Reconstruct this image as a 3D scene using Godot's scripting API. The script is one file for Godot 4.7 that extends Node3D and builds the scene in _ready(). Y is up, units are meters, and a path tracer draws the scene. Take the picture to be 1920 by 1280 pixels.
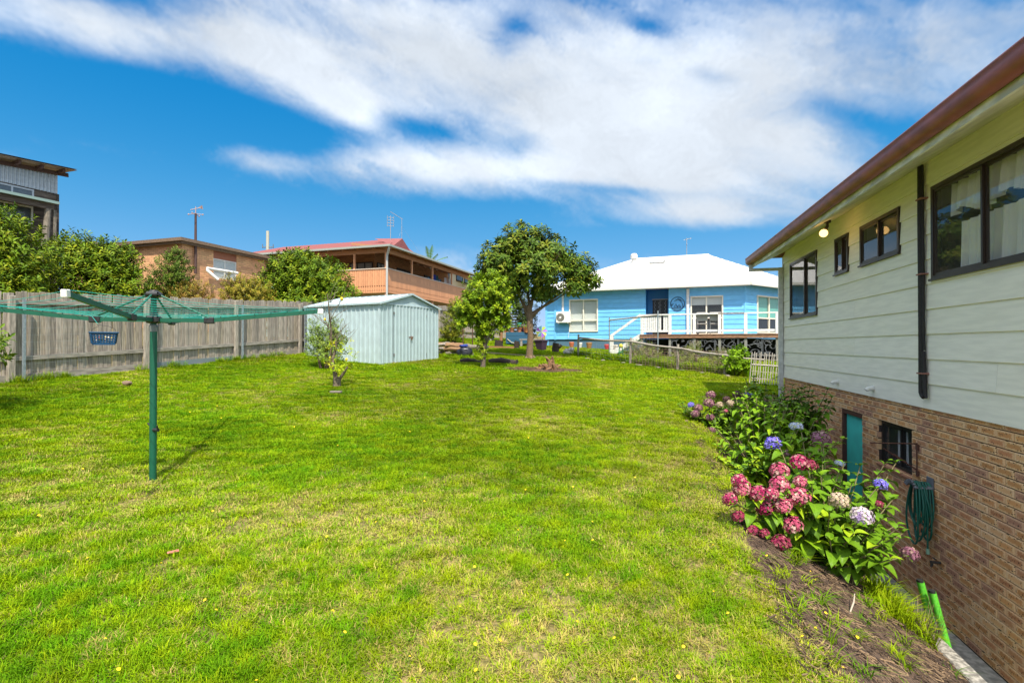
extends Node3D
# A sloping backyard seen from its lower end: lawn, clothes hoist, shed and trees, the owner's cream house at the right,
# neighbours' houses up the slope behind. x runs to the right, -z away from the camera, y is up; metres.

const EYE := 1.6                       # camera height; the lawn near the hoist is close to y = 0
const WALL_X := 3.43                   # the house wall crosses z = 0 here and runs away at WALL_TURN
const WALL_TURN := 0.24006             # radians to the right of straight ahead
const PATH_Y := -1.52                  # concrete path along the house

var rng := RandomNumberGenerator.new()
var used := {}
var mats := {}
var patch_noise := FastNoiseLite.new()
var fine_noise := FastNoiseLite.new()

# ------------------------------------------------------------------ mesh building
class MB:
	var v := PackedVector3Array()
	var n := PackedVector3Array()
	var uv := PackedVector2Array()
	var c := PackedColorArray()
	var idx := PackedInt32Array()
	var col := Color(1, 1, 1)

	func quad(a: Vector3, b: Vector3, d: Vector3, e: Vector3) -> void:   # counter-clockwise seen from outside
		var nn := (b - a).cross(d - a)
		if nn.length_squared() < 1e-14:
			nn = (d - a).cross(e - a)
		nn = nn.normalized()
		var k := v.size()
		v.append(a); v.append(b); v.append(d); v.append(e)
		for i in 4:
			n.append(nn); c.append(col)
		uv.append(Vector2(0, 1)); uv.append(Vector2(1, 1)); uv.append(Vector2(1, 0)); uv.append(Vector2(0, 0))
		idx.append_array(PackedInt32Array([k, k + 2, k + 1, k, k + 3, k + 2]))

	func tri(a: Vector3, b: Vector3, d: Vector3) -> void:
		var nn := (b - a).cross(d - a).normalized()
		var k := v.size()
		v.append(a); v.append(b); v.append(d)
		for i in 3:
			n.append(nn); c.append(col); uv.append(Vector2(0, 0))
		idx.append_array(PackedInt32Array([k, k + 2, k + 1]))

	func box(lo: Vector3, hi: Vector3, t := Transform3D()) -> void:
		var p := []
		for i in 8:
			p.append(t * Vector3(hi.x if i & 1 else lo.x, hi.y if i & 2 else lo.y, hi.z if i & 4 else lo.z))
		quad(p[4], p[5], p[7], p[6])
		quad(p[1], p[0], p[2], p[3])
		quad(p[5], p[1], p[3], p[7])
		quad(p[0], p[4], p[6], p[2])
		quad(p[6], p[7], p[3], p[2])
		quad(p[0], p[1], p[5], p[4])

	func cbox(at: Vector3, size: Vector3, basis := Basis()) -> void:
		box(-size / 2, size / 2, Transform3D(basis, at))

	# a box with every edge cut back by ch
	func soft_box(lo: Vector3, hi: Vector3, ch: float, t := Transform3D()) -> void:
		var m := (lo + hi) / 2
		var h := (hi - lo) / 2
		var g := [[0, 1, 2], [1, 2, 0], [2, 0, 1]]
		for ax in 3:
			for s in [-1.0, 1.0]:
				var a: int = g[ax][1]
				var b: int = g[ax][2]
				var q := []
				for w in [[-1, -1], [1, -1], [1, 1], [-1, 1]]:
					var o := Vector3()
					o[ax] = s * h[ax]
					o[a] = w[0] * (h[a] - ch)
					o[b] = w[1] * (h[b] - ch)
					q.append(t * (m + o))
				if s > 0: quad(q[0], q[1], q[2], q[3])
				else: quad(q[1], q[0], q[3], q[2])
		for ax in 3:                                   # the twelve cut edges run along ax
			var a2: int = g[ax][1]
			var b2: int = g[ax][2]
			for sa in [-1.0, 1.0]:
				for sb in [-1.0, 1.0]:
					var q2 := []
					for w2 in [[-1, 0], [1, 0], [1, 1], [-1, 1]]:
						var o2 := Vector3()
						o2[ax] = w2[0] * (h[ax] - ch)
						o2[a2] = sa * (h[a2] - (ch if w2[1] == 1 else 0.0))
						o2[b2] = sb * (h[b2] - (0.0 if w2[1] == 1 else ch))
						q2.append(t * (m + o2))
					if sa * sb < 0: quad(q2[0], q2[1], q2[2], q2[3])
					else: quad(q2[1], q2[0], q2[3], q2[2])

	func tube(pts: Array, radii: Array, sides := 8, caps := true) -> void:
		var start := v.size()
		var count := pts.size()
		var side := Vector3.UP
		var first: Vector3 = pts[1] - pts[0]
		if absf(first.normalized().y) > 0.9: side = Vector3.RIGHT
		for i in count:
			var d: Vector3 = (pts[mini(i + 1, count - 1)] - pts[maxi(i - 1, 0)]).normalized()
			side = (side - d * side.dot(d)).normalized()
			var up := d.cross(side)
			for k in sides:
				var a := TAU * k / sides
				var o := side * cos(a) + up * sin(a)
				v.append(pts[i] + o * radii[i]); n.append(o); c.append(col); uv.append(Vector2(float(k) / sides, float(i) / count))
		for i in count - 1:
			for k in sides:
				var a0 := start + i * sides + k
				var a1 := start + i * sides + (k + 1) % sides
				idx.append_array(PackedInt32Array([a0, a0 + sides, a1, a1, a0 + sides, a1 + sides]))
		if caps:
			for e in [0, count - 1]:
				var k0 := v.size()
				var d2: Vector3 = (pts[1] - pts[0]).normalized() * -1.0 if e == 0 else (pts[count - 1] - pts[count - 2]).normalized()
				v.append(pts[e]); n.append(d2); c.append(col); uv.append(Vector2())
				for k in sides:
					v.append(v[start + e * sides + k]); n.append(d2); c.append(col); uv.append(Vector2())
				for k in sides:
					var b0 := k0 + 1 + k
					var b1 := k0 + 1 + (k + 1) % sides
					idx.append_array(PackedInt32Array([k0, b0, b1] if e == 0 else [k0, b1, b0]))

	func bar(a: Vector3, b: Vector3, r: float, sides := 6) -> void:
		tube([a, b], [r, r], sides)

	# turned about the y axis: profile of (radius, height) from bottom to top
	func lathe(at: Vector3, prof: Array, sides := 14) -> void:
		for i in prof.size() - 1:
			for k in sides:
				var a := TAU * k / sides
				var b := TAU * (k + 1) / sides
				var p0: Vector2 = prof[i]
				var p1: Vector2 = prof[i + 1]
				var da := Vector3(cos(a), 0, -sin(a))
				var db := Vector3(cos(b), 0, -sin(b))
				if p0.x < 1e-5: tri(at + Vector3(0, p0.y, 0), at + db * p1.x + Vector3(0, p1.y, 0), at + da * p1.x + Vector3(0, p1.y, 0))
				elif p1.x < 1e-5: tri(at + da * p0.x + Vector3(0, p0.y, 0), at + db * p0.x + Vector3(0, p0.y, 0), at + Vector3(0, p1.y, 0))
				else: quad(at + da * p0.x + Vector3(0, p0.y, 0), at + db * p0.x + Vector3(0, p0.y, 0), at + db * p1.x + Vector3(0, p1.y, 0), at + da * p1.x + Vector3(0, p1.y, 0))

	func ball(at: Vector3, r: Vector3, rings := 8, sides := 12, rough := 0.0, noise: FastNoiseLite = null) -> void:
		var start := v.size()
		for i in rings + 1:
			for k in sides:
				var th := PI * i / rings
				var a := TAU * k / sides
				var d := Vector3(sin(th) * cos(a), cos(th), sin(th) * sin(a))
				var f := 1.0
				if noise: f += rough * noise.get_noise_3dv(d * 3.0 + at * 7.0)
				v.append(at + d * r * f); n.append((d / r).normalized()); c.append(col); uv.append(Vector2(float(k) / sides, float(i) / rings))
		for i in rings:
			for k in sides:
				var a0 := start + i * sides + k
				var a1 := start + i * sides + (k + 1) % sides
				idx.append_array(PackedInt32Array([a0, a0 + sides, a1, a1, a0 + sides, a1 + sides]))
		if noise:
			for i in range(1, rings):
				for k in sides:
					var q := start + i * sides
					var du := v[q + (k + 1) % sides] - v[q + (k + sides - 1) % sides]
					var dv := v[q + sides + k] - v[q - sides + k]
					n[q + k] = du.cross(dv).normalized()

	func smooth_sheet(p: Array, w: int) -> void:        # rows of w points, soft normals
		var start := v.size()
		var h := p.size() / w
		for j in h:
			for i in w:
				var du: Vector3 = p[j * w + mini(i + 1, w - 1)] - p[j * w + maxi(i - 1, 0)]
				var dv: Vector3 = p[mini(j + 1, h - 1) * w + i] - p[maxi(j - 1, 0) * w + i]
				v.append(p[j * w + i]); n.append(du.cross(dv).normalized()); c.append(col); uv.append(Vector2(float(i) / (w - 1), float(j) / (h - 1)))
		for j in h - 1:
			for i in w - 1:
				var k := start + j * w + i
				idx.append_array(PackedInt32Array([k, k + w + 1, k + 1, k, k + w, k + w + 1]))

	func mesh() -> ArrayMesh:
		var a := []
		a.resize(Mesh.ARRAY_MAX)
		a[Mesh.ARRAY_VERTEX] = v; a[Mesh.ARRAY_NORMAL] = n; a[Mesh.ARRAY_TEX_UV] = uv; a[Mesh.ARRAY_COLOR] = c; a[Mesh.ARRAY_INDEX] = idx
		var m := ArrayMesh.new()
		m.add_surface_from_arrays(Mesh.PRIMITIVE_TRIANGLES, a)
		return m

# ------------------------------------------------------------------ nodes
func numbered(called: String) -> String:
	var k: int = used.get(called, -1) + 1
	used[called] = k
	return called if k == 0 else "%s_%03d" % [called, k]

func thing(called: String, label: String, category: String, at := Vector3.ZERO, turn := 0.0, group := "") -> Node3D:
	var o := Node3D.new()
	o.name = numbered(called)
	add_child(o)
	o.position = at
	o.rotation.y = turn
	tag(o, label, category, group)
	return o

func tag(o: Node3D, label: String, category: String, group := "") -> void:
	o.set_meta("label", label)
	o.set_meta("category", category)
	if group: o.set_meta("group", group)

func part(parent: Node3D, called: String, shape, m: Material, t := Transform3D()) -> MeshInstance3D:
	var o := MeshInstance3D.new()
	o.name = called
	o.mesh = shape.mesh() if shape is MB else shape
	o.material_override = m
	o.transform = t
	parent.add_child(o, true)
	return o

func empty(parent: Node3D, called: String, at := Vector3.ZERO) -> Node3D:
	var o := Node3D.new()
	o.name = called
	o.position = at
	parent.add_child(o, true)
	return o

func single(called: String, shape, m: Material, label: String, category: String, at := Vector3.ZERO, turn := 0.0, group := "") -> MeshInstance3D:
	var o := part(self, numbered(called), shape, m, Transform3D(Basis(Vector3.UP, turn), at))
	tag(o, label, category, group)
	return o

func structure(called: String, shape, m: Material) -> MeshInstance3D:
	var o := part(self, numbered(called), shape, m)
	o.set_meta("kind", "structure")
	return o

func scatter(parent: Node3D, called: String, shape: Mesh, m: Material, places: Array, tints: Array) -> MultiMeshInstance3D:
	var mm := MultiMesh.new()
	mm.transform_format = MultiMesh.TRANSFORM_3D
	mm.use_colors = true
	mm.mesh = shape
	mm.instance_count = places.size()
	for i in places.size():
		mm.set_instance_transform(i, places[i])
		mm.set_instance_color(i, tints[i])
	var o := MultiMeshInstance3D.new()
	o.name = called
	o.multimesh = mm
	o.material_override = m
	o.set_meta("kind", "stuff")
	parent.add_child(o, true)
	return o

# ------------------------------------------------------------------ materials
func lin(r: float, g: float, b: float, a := 1.0) -> Color:
	var k := Color(r, g, b).linear_to_srgb()
	k.a = a
	return k

func noise_tex(sd: int, freq: float, stops: Array, octaves := 4, size := 256) -> NoiseTexture2D:
	var f := FastNoiseLite.new()
	f.seed = sd
	f.noise_type = FastNoiseLite.TYPE_SIMPLEX_SMOOTH
	f.frequency = freq
	f.fractal_octaves = octaves
	var g := Gradient.new()
	g.offsets = PackedFloat32Array()
	g.colors = PackedColorArray()
	var off := PackedFloat32Array()
	var cols := PackedColorArray()
	for s in stops:
		off.append(s[0]); cols.append(s[1])
	g.offsets = off
	g.colors = cols
	var t := NoiseTexture2D.new()
	t.width = size
	t.height = size
	t.seamless = true
	t.noise = f
	t.color_ramp = g
	return t

var tones := {}
var bumps := {}
func bump_tex(sd: int, freq: float) -> NoiseTexture2D:
	var key := "%d %f" % [sd, freq]
	if not bumps.has(key):
		bumps[key] = noise_tex(sd, freq, [[0.0, Color(0, 0, 0)], [1.0, Color(1, 1, 1)]], 4)
	return bumps[key]

# a plain surface; tone = [seed, frequency, darkest, lightest] lays uneven tone over it, scale = texture repeats per metre
func mat(called: String, base: Color, rough := 0.7, tone := [], scale := Vector3.ONE, bump := 0.0, metal := 0.0) -> StandardMaterial3D:
	if mats.has(called): return mats[called]
	var m := StandardMaterial3D.new()
	m.resource_name = called
	m.albedo_color = base
	m.roughness = rough
	m.metallic = metal
	if tone:
		var a: float = tone[2]
		var b: float = tone[3]
		var key := "%d %f %f %f" % [int(tone[0]) % 6, snappedf(tone[1], 0.01), snappedf(a, 0.1), b]
		if not tones.has(key):
			tones[key] = noise_tex(60 + int(tone[0]) % 6, snappedf(tone[1], 0.01), [[0.25, lin(a, a, a)], [0.75, lin(b, b, b)]])
		m.albedo_texture = tones[key]
		m.uv1_triplanar = true
		m.uv1_scale = scale
		if bump != 0.0:
			m.heightmap_enabled = true
			m.heightmap_texture = bump_tex(60 + int(tone[0]) % 3, snappedf(tone[1], 0.02))
			m.heightmap_scale = bump
	mats[called] = m
	return m

func leaf_mat(called: String, rough := 0.45, glow := 0.35) -> StandardMaterial3D:
	if mats.has(called): return mats[called]
	var m := StandardMaterial3D.new()
	m.resource_name = called
	m.roughness = rough
	m.metallic_specular = 0.22
	m.vertex_color_use_as_albedo = true
	m.cull_mode = BaseMaterial3D.CULL_DISABLED
	m.backlight_enabled = true
	m.backlight = Color(glow, glow, glow * 0.6)
	mats[called] = m
	return m

func glass(called: String, alpha: float, tint := Color(0.5, 0.55, 0.55)) -> StandardMaterial3D:
	if mats.has(called): return mats[called]
	var m := StandardMaterial3D.new()
	m.resource_name = called
	m.transparency = BaseMaterial3D.TRANSPARENCY_ALPHA
	m.albedo_color = Color(tint.r, tint.g, tint.b, alpha)
	m.roughness = 0.02
	m.metallic_specular = 0.6
	mats[called] = m
	return m

# ------------------------------------------------------------------ the lie of the land
func slope(x: float, d: float) -> float:
	var a := clampf(x, -30, 22) / 10.0
	var b := clampf(d, -6, 48) / 10.0
	return EYE - 2.01807 - 0.32699 * a + 0.76634 * b + 0.30518 * a * a + 0.0469 * a * b + 0.03969 * b * b - 0.01166 * b * b * b - 0.04108 * a * b * b - 0.091 * a * a * b

func from_wall(x: float, d: float) -> float:         # metres from the house wall, on the lawn's side
	return (WALL_X + tan(WALL_TURN) * d - x) * cos(WALL_TURN)

func ground(x: float, z: float) -> float:
	var d := -z
	var y := slope(x, d)
	var w := from_wall(x, d)
	var k := 1.0 - smoothstep(10.0, 12.6, d)
	if w >= 2.35 or k <= 0.0: return y
	var e := slope(WALL_X + tan(WALL_TURN) * d - 2.35 / cos(WALL_TURN), d)
	var t := clampf((2.35 - w) / 1.68, 0, 1)
	t *= 0.75 + 0.25 * t
	var yb := lerpf(e, -1.2, t)
	if w < 0.62: yb = -1.75
	return lerpf(y, yb, k)

func on_ground(x: float, z: float, lift := 0.0) -> Vector3:
	return Vector3(x, ground(x, z) + lift, z)

func rand(a: float, b: float) -> float:
	return rng.randf_range(a, b)

# what is left of a rectangle after the openings are cut out of it
func cut(r: Rect2, holes: Array) -> Array:
	var left := [r]
	for h in holes:
		var next := []
		for q in left:
			if not q.intersects(h):
				next.append(q)
				continue
			var i: Rect2 = q.intersection(h)
			if i.position.x > q.position.x + 1e-4: next.append(Rect2(q.position, Vector2(i.position.x - q.position.x, q.size.y)))
			if i.end.x < q.end.x - 1e-4: next.append(Rect2(Vector2(i.end.x, q.position.y), Vector2(q.end.x - i.end.x, q.size.y)))
			if i.position.y > q.position.y + 1e-4: next.append(Rect2(Vector2(i.position.x, q.position.y), Vector2(i.size.x, i.position.y - q.position.y)))
			if i.end.y < q.end.y - 1e-4: next.append(Rect2(Vector2(i.position.x, i.end.y), Vector2(i.size.x, q.end.y - i.end.y)))
		left = next
	return left

# rectangles that touch, gathered into pieces
func pieces(rects: Array) -> Array:
	var out := []
	for r in rects:
		var joined := [r]
		var rest := []
		for g in out:
			var touch := false
			for q in g:
				if q.grow(0.002).intersects(r): touch = true
			if touch: joined.append_array(g)
			else: rest.append(g)
		rest.append(joined)
		out = rest
	return out

func _ready() -> void:
	rng.seed = 11
	patch_noise.seed = 5
	patch_noise.frequency = 0.35
	patch_noise.fractal_octaves = 4
	fine_noise.seed = 9
	fine_noise.frequency = 1.6
	fine_noise.fractal_octaves = 3
	set_view()
	make_ground()
	make_house()
	make_fence()
	make_shed()
	make_hoist()
	make_blue_house()
	make_neighbours()
	make_garden_fences()
	make_trees()
	make_hydrangeas()
	make_far_garden()
	make_small_things()
	make_grass()

# ------------------------------------------------------------------ camera, sky, sun
func set_view() -> void:
	var cam := Camera3D.new()
	cam.name = "camera"
	add_child(cam)
	cam.position = Vector3(0, EYE, 0)
	cam.rotation_degrees = Vector3(0.42, 0, 0)
	cam.fov = 67.38
	cam.near = 0.05
	cam.far = 600
	cam.current = true
	var sun := DirectionalLight3D.new()
	sun.name = "sun"
	add_child(sun)
	var high := deg_to_rad(57.0)
	var to_sun := Vector3(0.17 * cos(high), sin(high), 0.985 * cos(high)).normalized()
	sun.look_at_from_position(to_sun * 50.0, Vector3.ZERO)
	sun.light_energy = 1.1
	sun.light_color = Color(1.0, 0.955, 0.88)
	sun.light_angular_distance = 0.5
	sun.shadow_enabled = true
	var env := Environment.new()
	env.tonemap_mode = Environment.TONE_MAPPER_LINEAR
	env.tonemap_exposure = 2.1
	env.background_energy_multiplier = 0.68
	env.background_mode = Environment.BG_SKY
	env.sdfgi_enabled = true
	env.ssao_enabled = true
	env.ssil_enabled = true
	var sky := Sky.new()
	var pan := PanoramaSkyMaterial.new()
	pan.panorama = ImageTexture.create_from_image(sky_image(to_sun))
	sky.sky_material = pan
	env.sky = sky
	var we := WorldEnvironment.new()
	we.name = "air"
	we.environment = env
	add_child(we)

# a soft stroke of cloud (or of clear air) in degrees of azimuth and height: [az, el, half width, half height, tilt, amount]
const STROKES := [
	[-36.5, 26.2, 12.7, 1.9, 6.3, 0.60], [-22.6, 26.4, 10.2, 2.9, -10.6, 0.60], [-18.4, 23.8, 3.8, 1.0, -18.0, 0.42], [-6.5, 29.1, 11.8, 3.6, -2.2, 0.50], [5.4, 23.4, 13.0, 2.8, 3.0, 0.36], [16.8, 21.1, 12.6, 3.7, -15.8, 0.50],
	[-3.6, 18.8, 11.9, 1.5, -1.9, 0.55], [14.0, 18.0, 14.6, 1.9, -9.2, 0.42], [-26.6, 17.9, 5.3, 1.2, 0.3, 0.38], [-29.4, 15.3, 1.8, 0.6, 33.2, 0.28], [21.1, 13.5, 10.4, 1.7, -5.0, 0.58], [29.4, 26.4, 15.9, 4.2, -12.6, 0.36],
	[29.4, 18.4, 6.8, 2.6, -29.6, 0.32], [-44.7, 14.8, 1.4, 0.6, 8.7, 0.25], [22.1, 23.8, 26.6, 8.8, -12.5, 0.34], [-14.0, 32.6, 18.5, 1.9, 2.5, 0.36], [8.3, 18.1, 24.5, 3.2, -2.5, 0.14], [-38.4, 20.5, 9.2, 2.1, 6.5, -0.90],
	[-26.6, 21.1, 9.5, 1.6, -2.5, -0.70], [-10.0, 22.7, 6.4, 1.5, -2.4, -0.55], [-36.5, 13.1, 13.5, 2.7, 9.2, -0.50], [-17.9, 12.7, 16.2, 2.6, 4.0, -0.55], [-3.6, 14.7, 5.9, 1.1, 0.9, -0.40], [11.2, 11.3, 14.9, 1.1, -2.2, -0.45],
	[0.0, 31.4, 2.7, 1.7, 30.0, -0.38], [16.3, 30.4, 5.0, 0.9, -22.3, -0.32], [0.9, 21.2, 2.7, 1.9, 19.7, -0.32], [21.1, 26.2, 2.6, 0.7, -18.7, -0.28], [33.7, 20.5, 5.0, 1.0, -27.4, -0.28], [9.5, 16.9, 8.7, 0.5, -7.7, -0.20],
]

func sky_image(to_sun: Vector3) -> Image:
	var w := 2048
	var h := 1024
	var im := Image.create(w, h, false, Image.FORMAT_RGBF)
	var wisps := FastNoiseLite.new()
	wisps.seed = 21
	wisps.noise_type = FastNoiseLite.TYPE_SIMPLEX_SMOOTH
	wisps.frequency = 1.0
	wisps.fractal_octaves = 6
	wisps.fractal_gain = 0.56
	wisps.domain_warp_enabled = true
	wisps.domain_warp_amplitude = 0.5
	wisps.domain_warp_frequency = 0.7
	var large := FastNoiseLite.new()
	large.seed = 4
	large.frequency = 1.5
	large.fractal_octaves = 3
	var tilt := []
	for s in STROKES:
		tilt.append([cos(deg_to_rad(s[4])), sin(deg_to_rad(s[4]))])
	var ax := Vector3(0.94, -0.34, 0.0)                  # the streaks run along ax
	var bx := Vector3(0.34, 0.94, 0.0)
	for j in h:
		var el := (0.5 - (j + 0.5) / h) * 180.0
		if el < -1.5:
			im.fill_rect(Rect2i(0, j, w, h - j), Color(0.16, 0.2, 0.14))
			break
		var sy := sin(deg_to_rad(el))
		var cy := cos(deg_to_rad(el))
		var t := pow(clampf(1.0 - sy, 0, 1), 3.4)
		var clear := Color(0.45 * pow(t, 2.2), lerpf(0.132, 0.54, pow(t, 1.15)), lerpf(0.40, 0.77, t))
		for i in w:
			var az := (i + 0.5) / w * 360.0
			if az > 180.0: az -= 360.0
			var ra := deg_to_rad(az)
			var v := Vector3(sin(ra) * cy, sy, -cos(ra) * cy)
			var d := 0.26 + 0.44 * maxf(smoothstep(34.0, 52.0, el), smoothstep(50.0, 80.0, absf(az))) + 0.3 * large.get_noise_3dv(v)  # extra unseen cloud overhead and to the sides, added to lift the shade
			if absf(az) < 75.0 and el < 50.0:
				for k in STROKES.size():
					var s: Array = STROKES[k]
					var ex: float = az - s[0]
					var ey: float = el - s[1]
					if absf(ex) > 42.0 or absf(ey) > 24.0: continue
					var q: Array = tilt[k]
					var e1: float = (ex * q[0] + ey * q[1]) / s[2]
					var e2: float = (ey * q[0] - ex * q[1]) / s[3]
					var r := e1 * e1 + e2 * e2
					if r < 6.0: d += s[5] * exp(-r)
			var a := v.dot(ax)
			var b := v.dot(bx)
			d += 0.42 * wisps.get_noise_3d(a * 2.2, b * 6.0, v.z * 3.0) + 0.12 * wisps.get_noise_3d(a * 9.0, b * 24.0, v.z * 9.0)
			d = smoothstep(0.12, 0.98, d)
			d *= smoothstep(-1.0, 6.0, el)
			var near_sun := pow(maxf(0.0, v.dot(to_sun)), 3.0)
			var body := 0.68 + 0.5 * smoothstep(26.0, 65.0, el) + 0.22 * wisps.get_noise_3d(a * 2.0 + 30.0, b * 4.0, v.z * 2.0) + 1.2 * near_sun  # clouds overhead and near the sun brightened to light the shaded wall
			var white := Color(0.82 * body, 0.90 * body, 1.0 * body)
			var k2 := clear.lerp(white, d)
			im.set_pixel(i, j, Color(k2.r, k2.g, k2.b))
	return im

# ------------------------------------------------------------------ ground
# how the lawn lies: 0 where no grass grows
func grass_cover(x: float, z: float) -> float:
	var d := -z
	var w := from_wall(x, d)
	var edge := 2.3 - 0.28 * smoothstep(5.5, 7.0, d) - 0.9 * smoothstep(8.8, 11.0, d) + 0.16 * sin(d * 1.9) + 0.22 * patch_noise.get_noise_2d(x * 2.0, z * 2.0 + 40.0)
	var k := 1.0
	if d < 12.3: k *= smoothstep(edge - 0.12, edge + 0.1, w)
	# bare earth round the old stump, under the loquat and along the back bed
	k *= smoothstep(0.7, 1.3, Vector2((x - 0.95) / 1.15, (d - 15.9) / 0.55).length() + 0.3 * fine_noise.get_noise_2d(x, z))
	k *= smoothstep(0.6, 1.2, Vector2((x - 0.1) / 2.3, (d - 20.6 + x * 0.28) / 0.55).length() + 0.3 * fine_noise.get_noise_2d(x, z))
	var along := clampf((x - 2.2) / 5.2, 0, 1)
	k *= smoothstep(0.1, 0.42, absf(d - lerpf(20.9, 14.7, along)) + 0.25 * fine_noise.get_noise_2d(x, z)) if x > 2.0 and x < 7.6 else 1.0
	return k

func make_ground() -> void:
	var soil := StandardMaterial3D.new()
	soil.resource_name = "soil and thatch"
	soil.albedo_texture = noise_tex(31, 0.035, [[0.2, lin(0.08, 0.07, 0.015)], [0.5, lin(0.15, 0.125, 0.035)], [0.8, lin(0.26, 0.19, 0.085)]], 5, 512)
	soil.uv1_triplanar = true
	soil.uv1_scale = Vector3(0.7, 0.7, 0.7)
	soil.roughness = 1.0
	soil.heightmap_enabled = true
	soil.heightmap_texture = bump_tex(31, 0.035)
	soil.heightmap_scale = 3.0
	var mulch := StandardMaterial3D.new()
	mulch.resource_name = "mulch"
	mulch.albedo_texture = noise_tex(32, 0.06, [[0.2, lin(0.03, 0.019, 0.013)], [0.5, lin(0.085, 0.052, 0.033)], [0.8, lin(0.19, 0.125, 0.08)]], 5, 512)
	mulch.uv1_triplanar = true
	mulch.uv1_scale = Vector3(1.3, 1.3, 1.3)
	mulch.roughness = 1.0
	mulch.heightmap_enabled = true
	mulch.heightmap_texture = bump_tex(32, 0.06)
	mulch.heightmap_scale = 4.0
	# a grid along and across the house wall
	var ws := [-60.0, -30.0, -14.0, -8.0, -3.0, 0.3, 0.6, 0.64, 0.8, 1.0, 1.2, 1.4, 1.6, 1.8, 2.0, 2.2]
	var w := 2.4
	while w < 16.0:
		ws.append(w)
		w += 0.3
	while w < 46.0:
		ws.append(w)
		w += 1.5
	ws.append_array([56.0, 80.0, 120.0, 200.0])
	var ss := [-60.0, -20.0, -8.0, -4.0, -2.0]
	var s := -1.0
	while s < 26.0:
		ss.append(s)
		s += 0.3
	while s < 62.0:
		ss.append(s)
		s += 1.5
	ss.append_array([75.0, 110.0, 180.0, 300.0])
	var lawn := MB.new()
	var bed := MB.new()
	var place := []
	for a in ss:
		for b in ws:
			var x: float = WALL_X + sin(WALL_TURN) * a - cos(WALL_TURN) * b
			var d: float = cos(WALL_TURN) * a + sin(WALL_TURN) * b
			var y := ground(x, -d)
			if b > 0.7 and b < 30.0 and a < 40.0: y += 0.018 * fine_noise.get_noise_2d(x * 1.3, d * 1.3) + 0.03 * patch_noise.get_noise_2d(x, d)
			place.append(Vector3(x, y, -d))
	var n := ws.size()
	for k in 2:
		var mb: MB = [lawn, bed][k]
		var start := 0
		for j in ss.size():
			for i in n:
				mb.v.append(place[j * n + i])
				var du: Vector3 = place[j * n + mini(i + 1, n - 1)] - place[j * n + maxi(i - 1, 0)]
				var dv: Vector3 = place[mini(j + 1, ss.size() - 1) * n + i] - place[maxi(j - 1, 0) * n + i]
				var nn := du.cross(dv).normalized()
				mb.n.append(nn if nn.y > 0 else -nn)
				mb.uv.append(Vector2.ZERO)
				mb.c.append(Color(1, 1, 1))
		for j in ss.size() - 1:
			for i in n - 1:
				var in_bed: bool = ws[i] < 2.35 and ws[i] >= -0.1 and ss[j] < 12.4
				if in_bed != (k == 1): continue
				var q := j * n + i
				# w grows to the left, s away: clockwise from above is left, away
				mb.idx.append_array(PackedInt32Array([q, q + 1, q + n + 1, q, q + n + 1, q + n]))
	structure("lawn_ground", lawn, soil)
	structure("garden_bed_ground", bed, mulch)
	# concrete path and its kerb along the wall
	var concrete := mat("concrete", lin(0.36, 0.34, 0.30), 0.9, [41, 0.03, 0.55, 1.0], Vector3(1.4, 1.4, 1.4), 0.4)
	var path := MB.new()
	var t := Transform3D(Basis(Vector3.UP, -WALL_TURN), Vector3(WALL_X, 0, 0))
	path.box(Vector3(-0.545, PATH_Y - 0.2, -12.3), Vector3(-0.012, PATH_Y, 1.0), t)
	path.box(Vector3(-0.012, PATH_Y - 0.2, -3.84), Vector3(6.0, PATH_Y - 0.004, 1.0), t)
	structure("path", path, concrete)
	var kerb := MB.new()
	var z := -11.0
	while z < 0.8:
		kerb.soft_box(Vector3(-0.69 - 0.006 * sin(z * 3.0), PATH_Y - 0.25, z), Vector3(-0.55, -1.15 + 0.008 * sin(z * 5.0), z + 0.995), 0.012, t)
		z += 1.0
	structure("kerb", kerb, mat("old concrete", lin(0.38, 0.36, 0.32), 0.95, [42, 0.04, 0.4, 1.0], Vector3(1.8, 1.8, 1.8), 0.5))

func blade_clump(blades: int, reach: float, tall: float, wide: float, sd: int) -> ArrayMesh:
	var r := RandomNumberGenerator.new()
	r.seed = sd
	var mb := MB.new()
	for i in blades:
		var a := r.randf() * TAU
		var q := sqrt(r.randf()) * reach
		var base := Vector3(cos(a) * q, -0.01, sin(a) * q)
		var lean := r.randf_range(0.25, 1.15)
		var da := r.randf() * TAU
		var dir := Vector3(cos(da), 0, sin(da))
		var h := tall * r.randf_range(0.55, 1.2)
		var side := Vector3(-dir.z, 0, dir.x) * wide * r.randf_range(0.7, 1.3) * 0.5
		var mid := base + Vector3.UP * h * 0.6 + dir * h * lean * 0.35
		var tip := base + Vector3.UP * h * (1.0 - lean * 0.25) + dir * h * lean
		var f := r.randf_range(0.75, 1.25)
		mb.col = Color(f * r.randf_range(0.9, 1.15), f, f * r.randf_range(0.8, 1.2))
		mb.quad(base - side, base + side, mid + side * 0.8, mid - side * 0.8)
		mb.tri(mid - side * 0.8, mid + side * 0.8, tip)
	return mb.mesh()

# keep grass off what stands on it
func built_on(x: float, d: float) -> bool:
	var p := Vector2(x, d)
	var q := (p - Vector2(-4.0, 15.48)).rotated(deg_to_rad(-61.0))       # the shed: q.x along its door side, q.y along its long side
	if q.x > -0.05 and q.x < 2.95 and q.y > -0.05 and q.y < 3.25: return true
	var b := (p - Vector2(1.77, 26.2)).rotated(atan2(0.362, 0.932))      # the blue house
	if b.y > -0.1 and b.x > -0.2: return true
	return false

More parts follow.
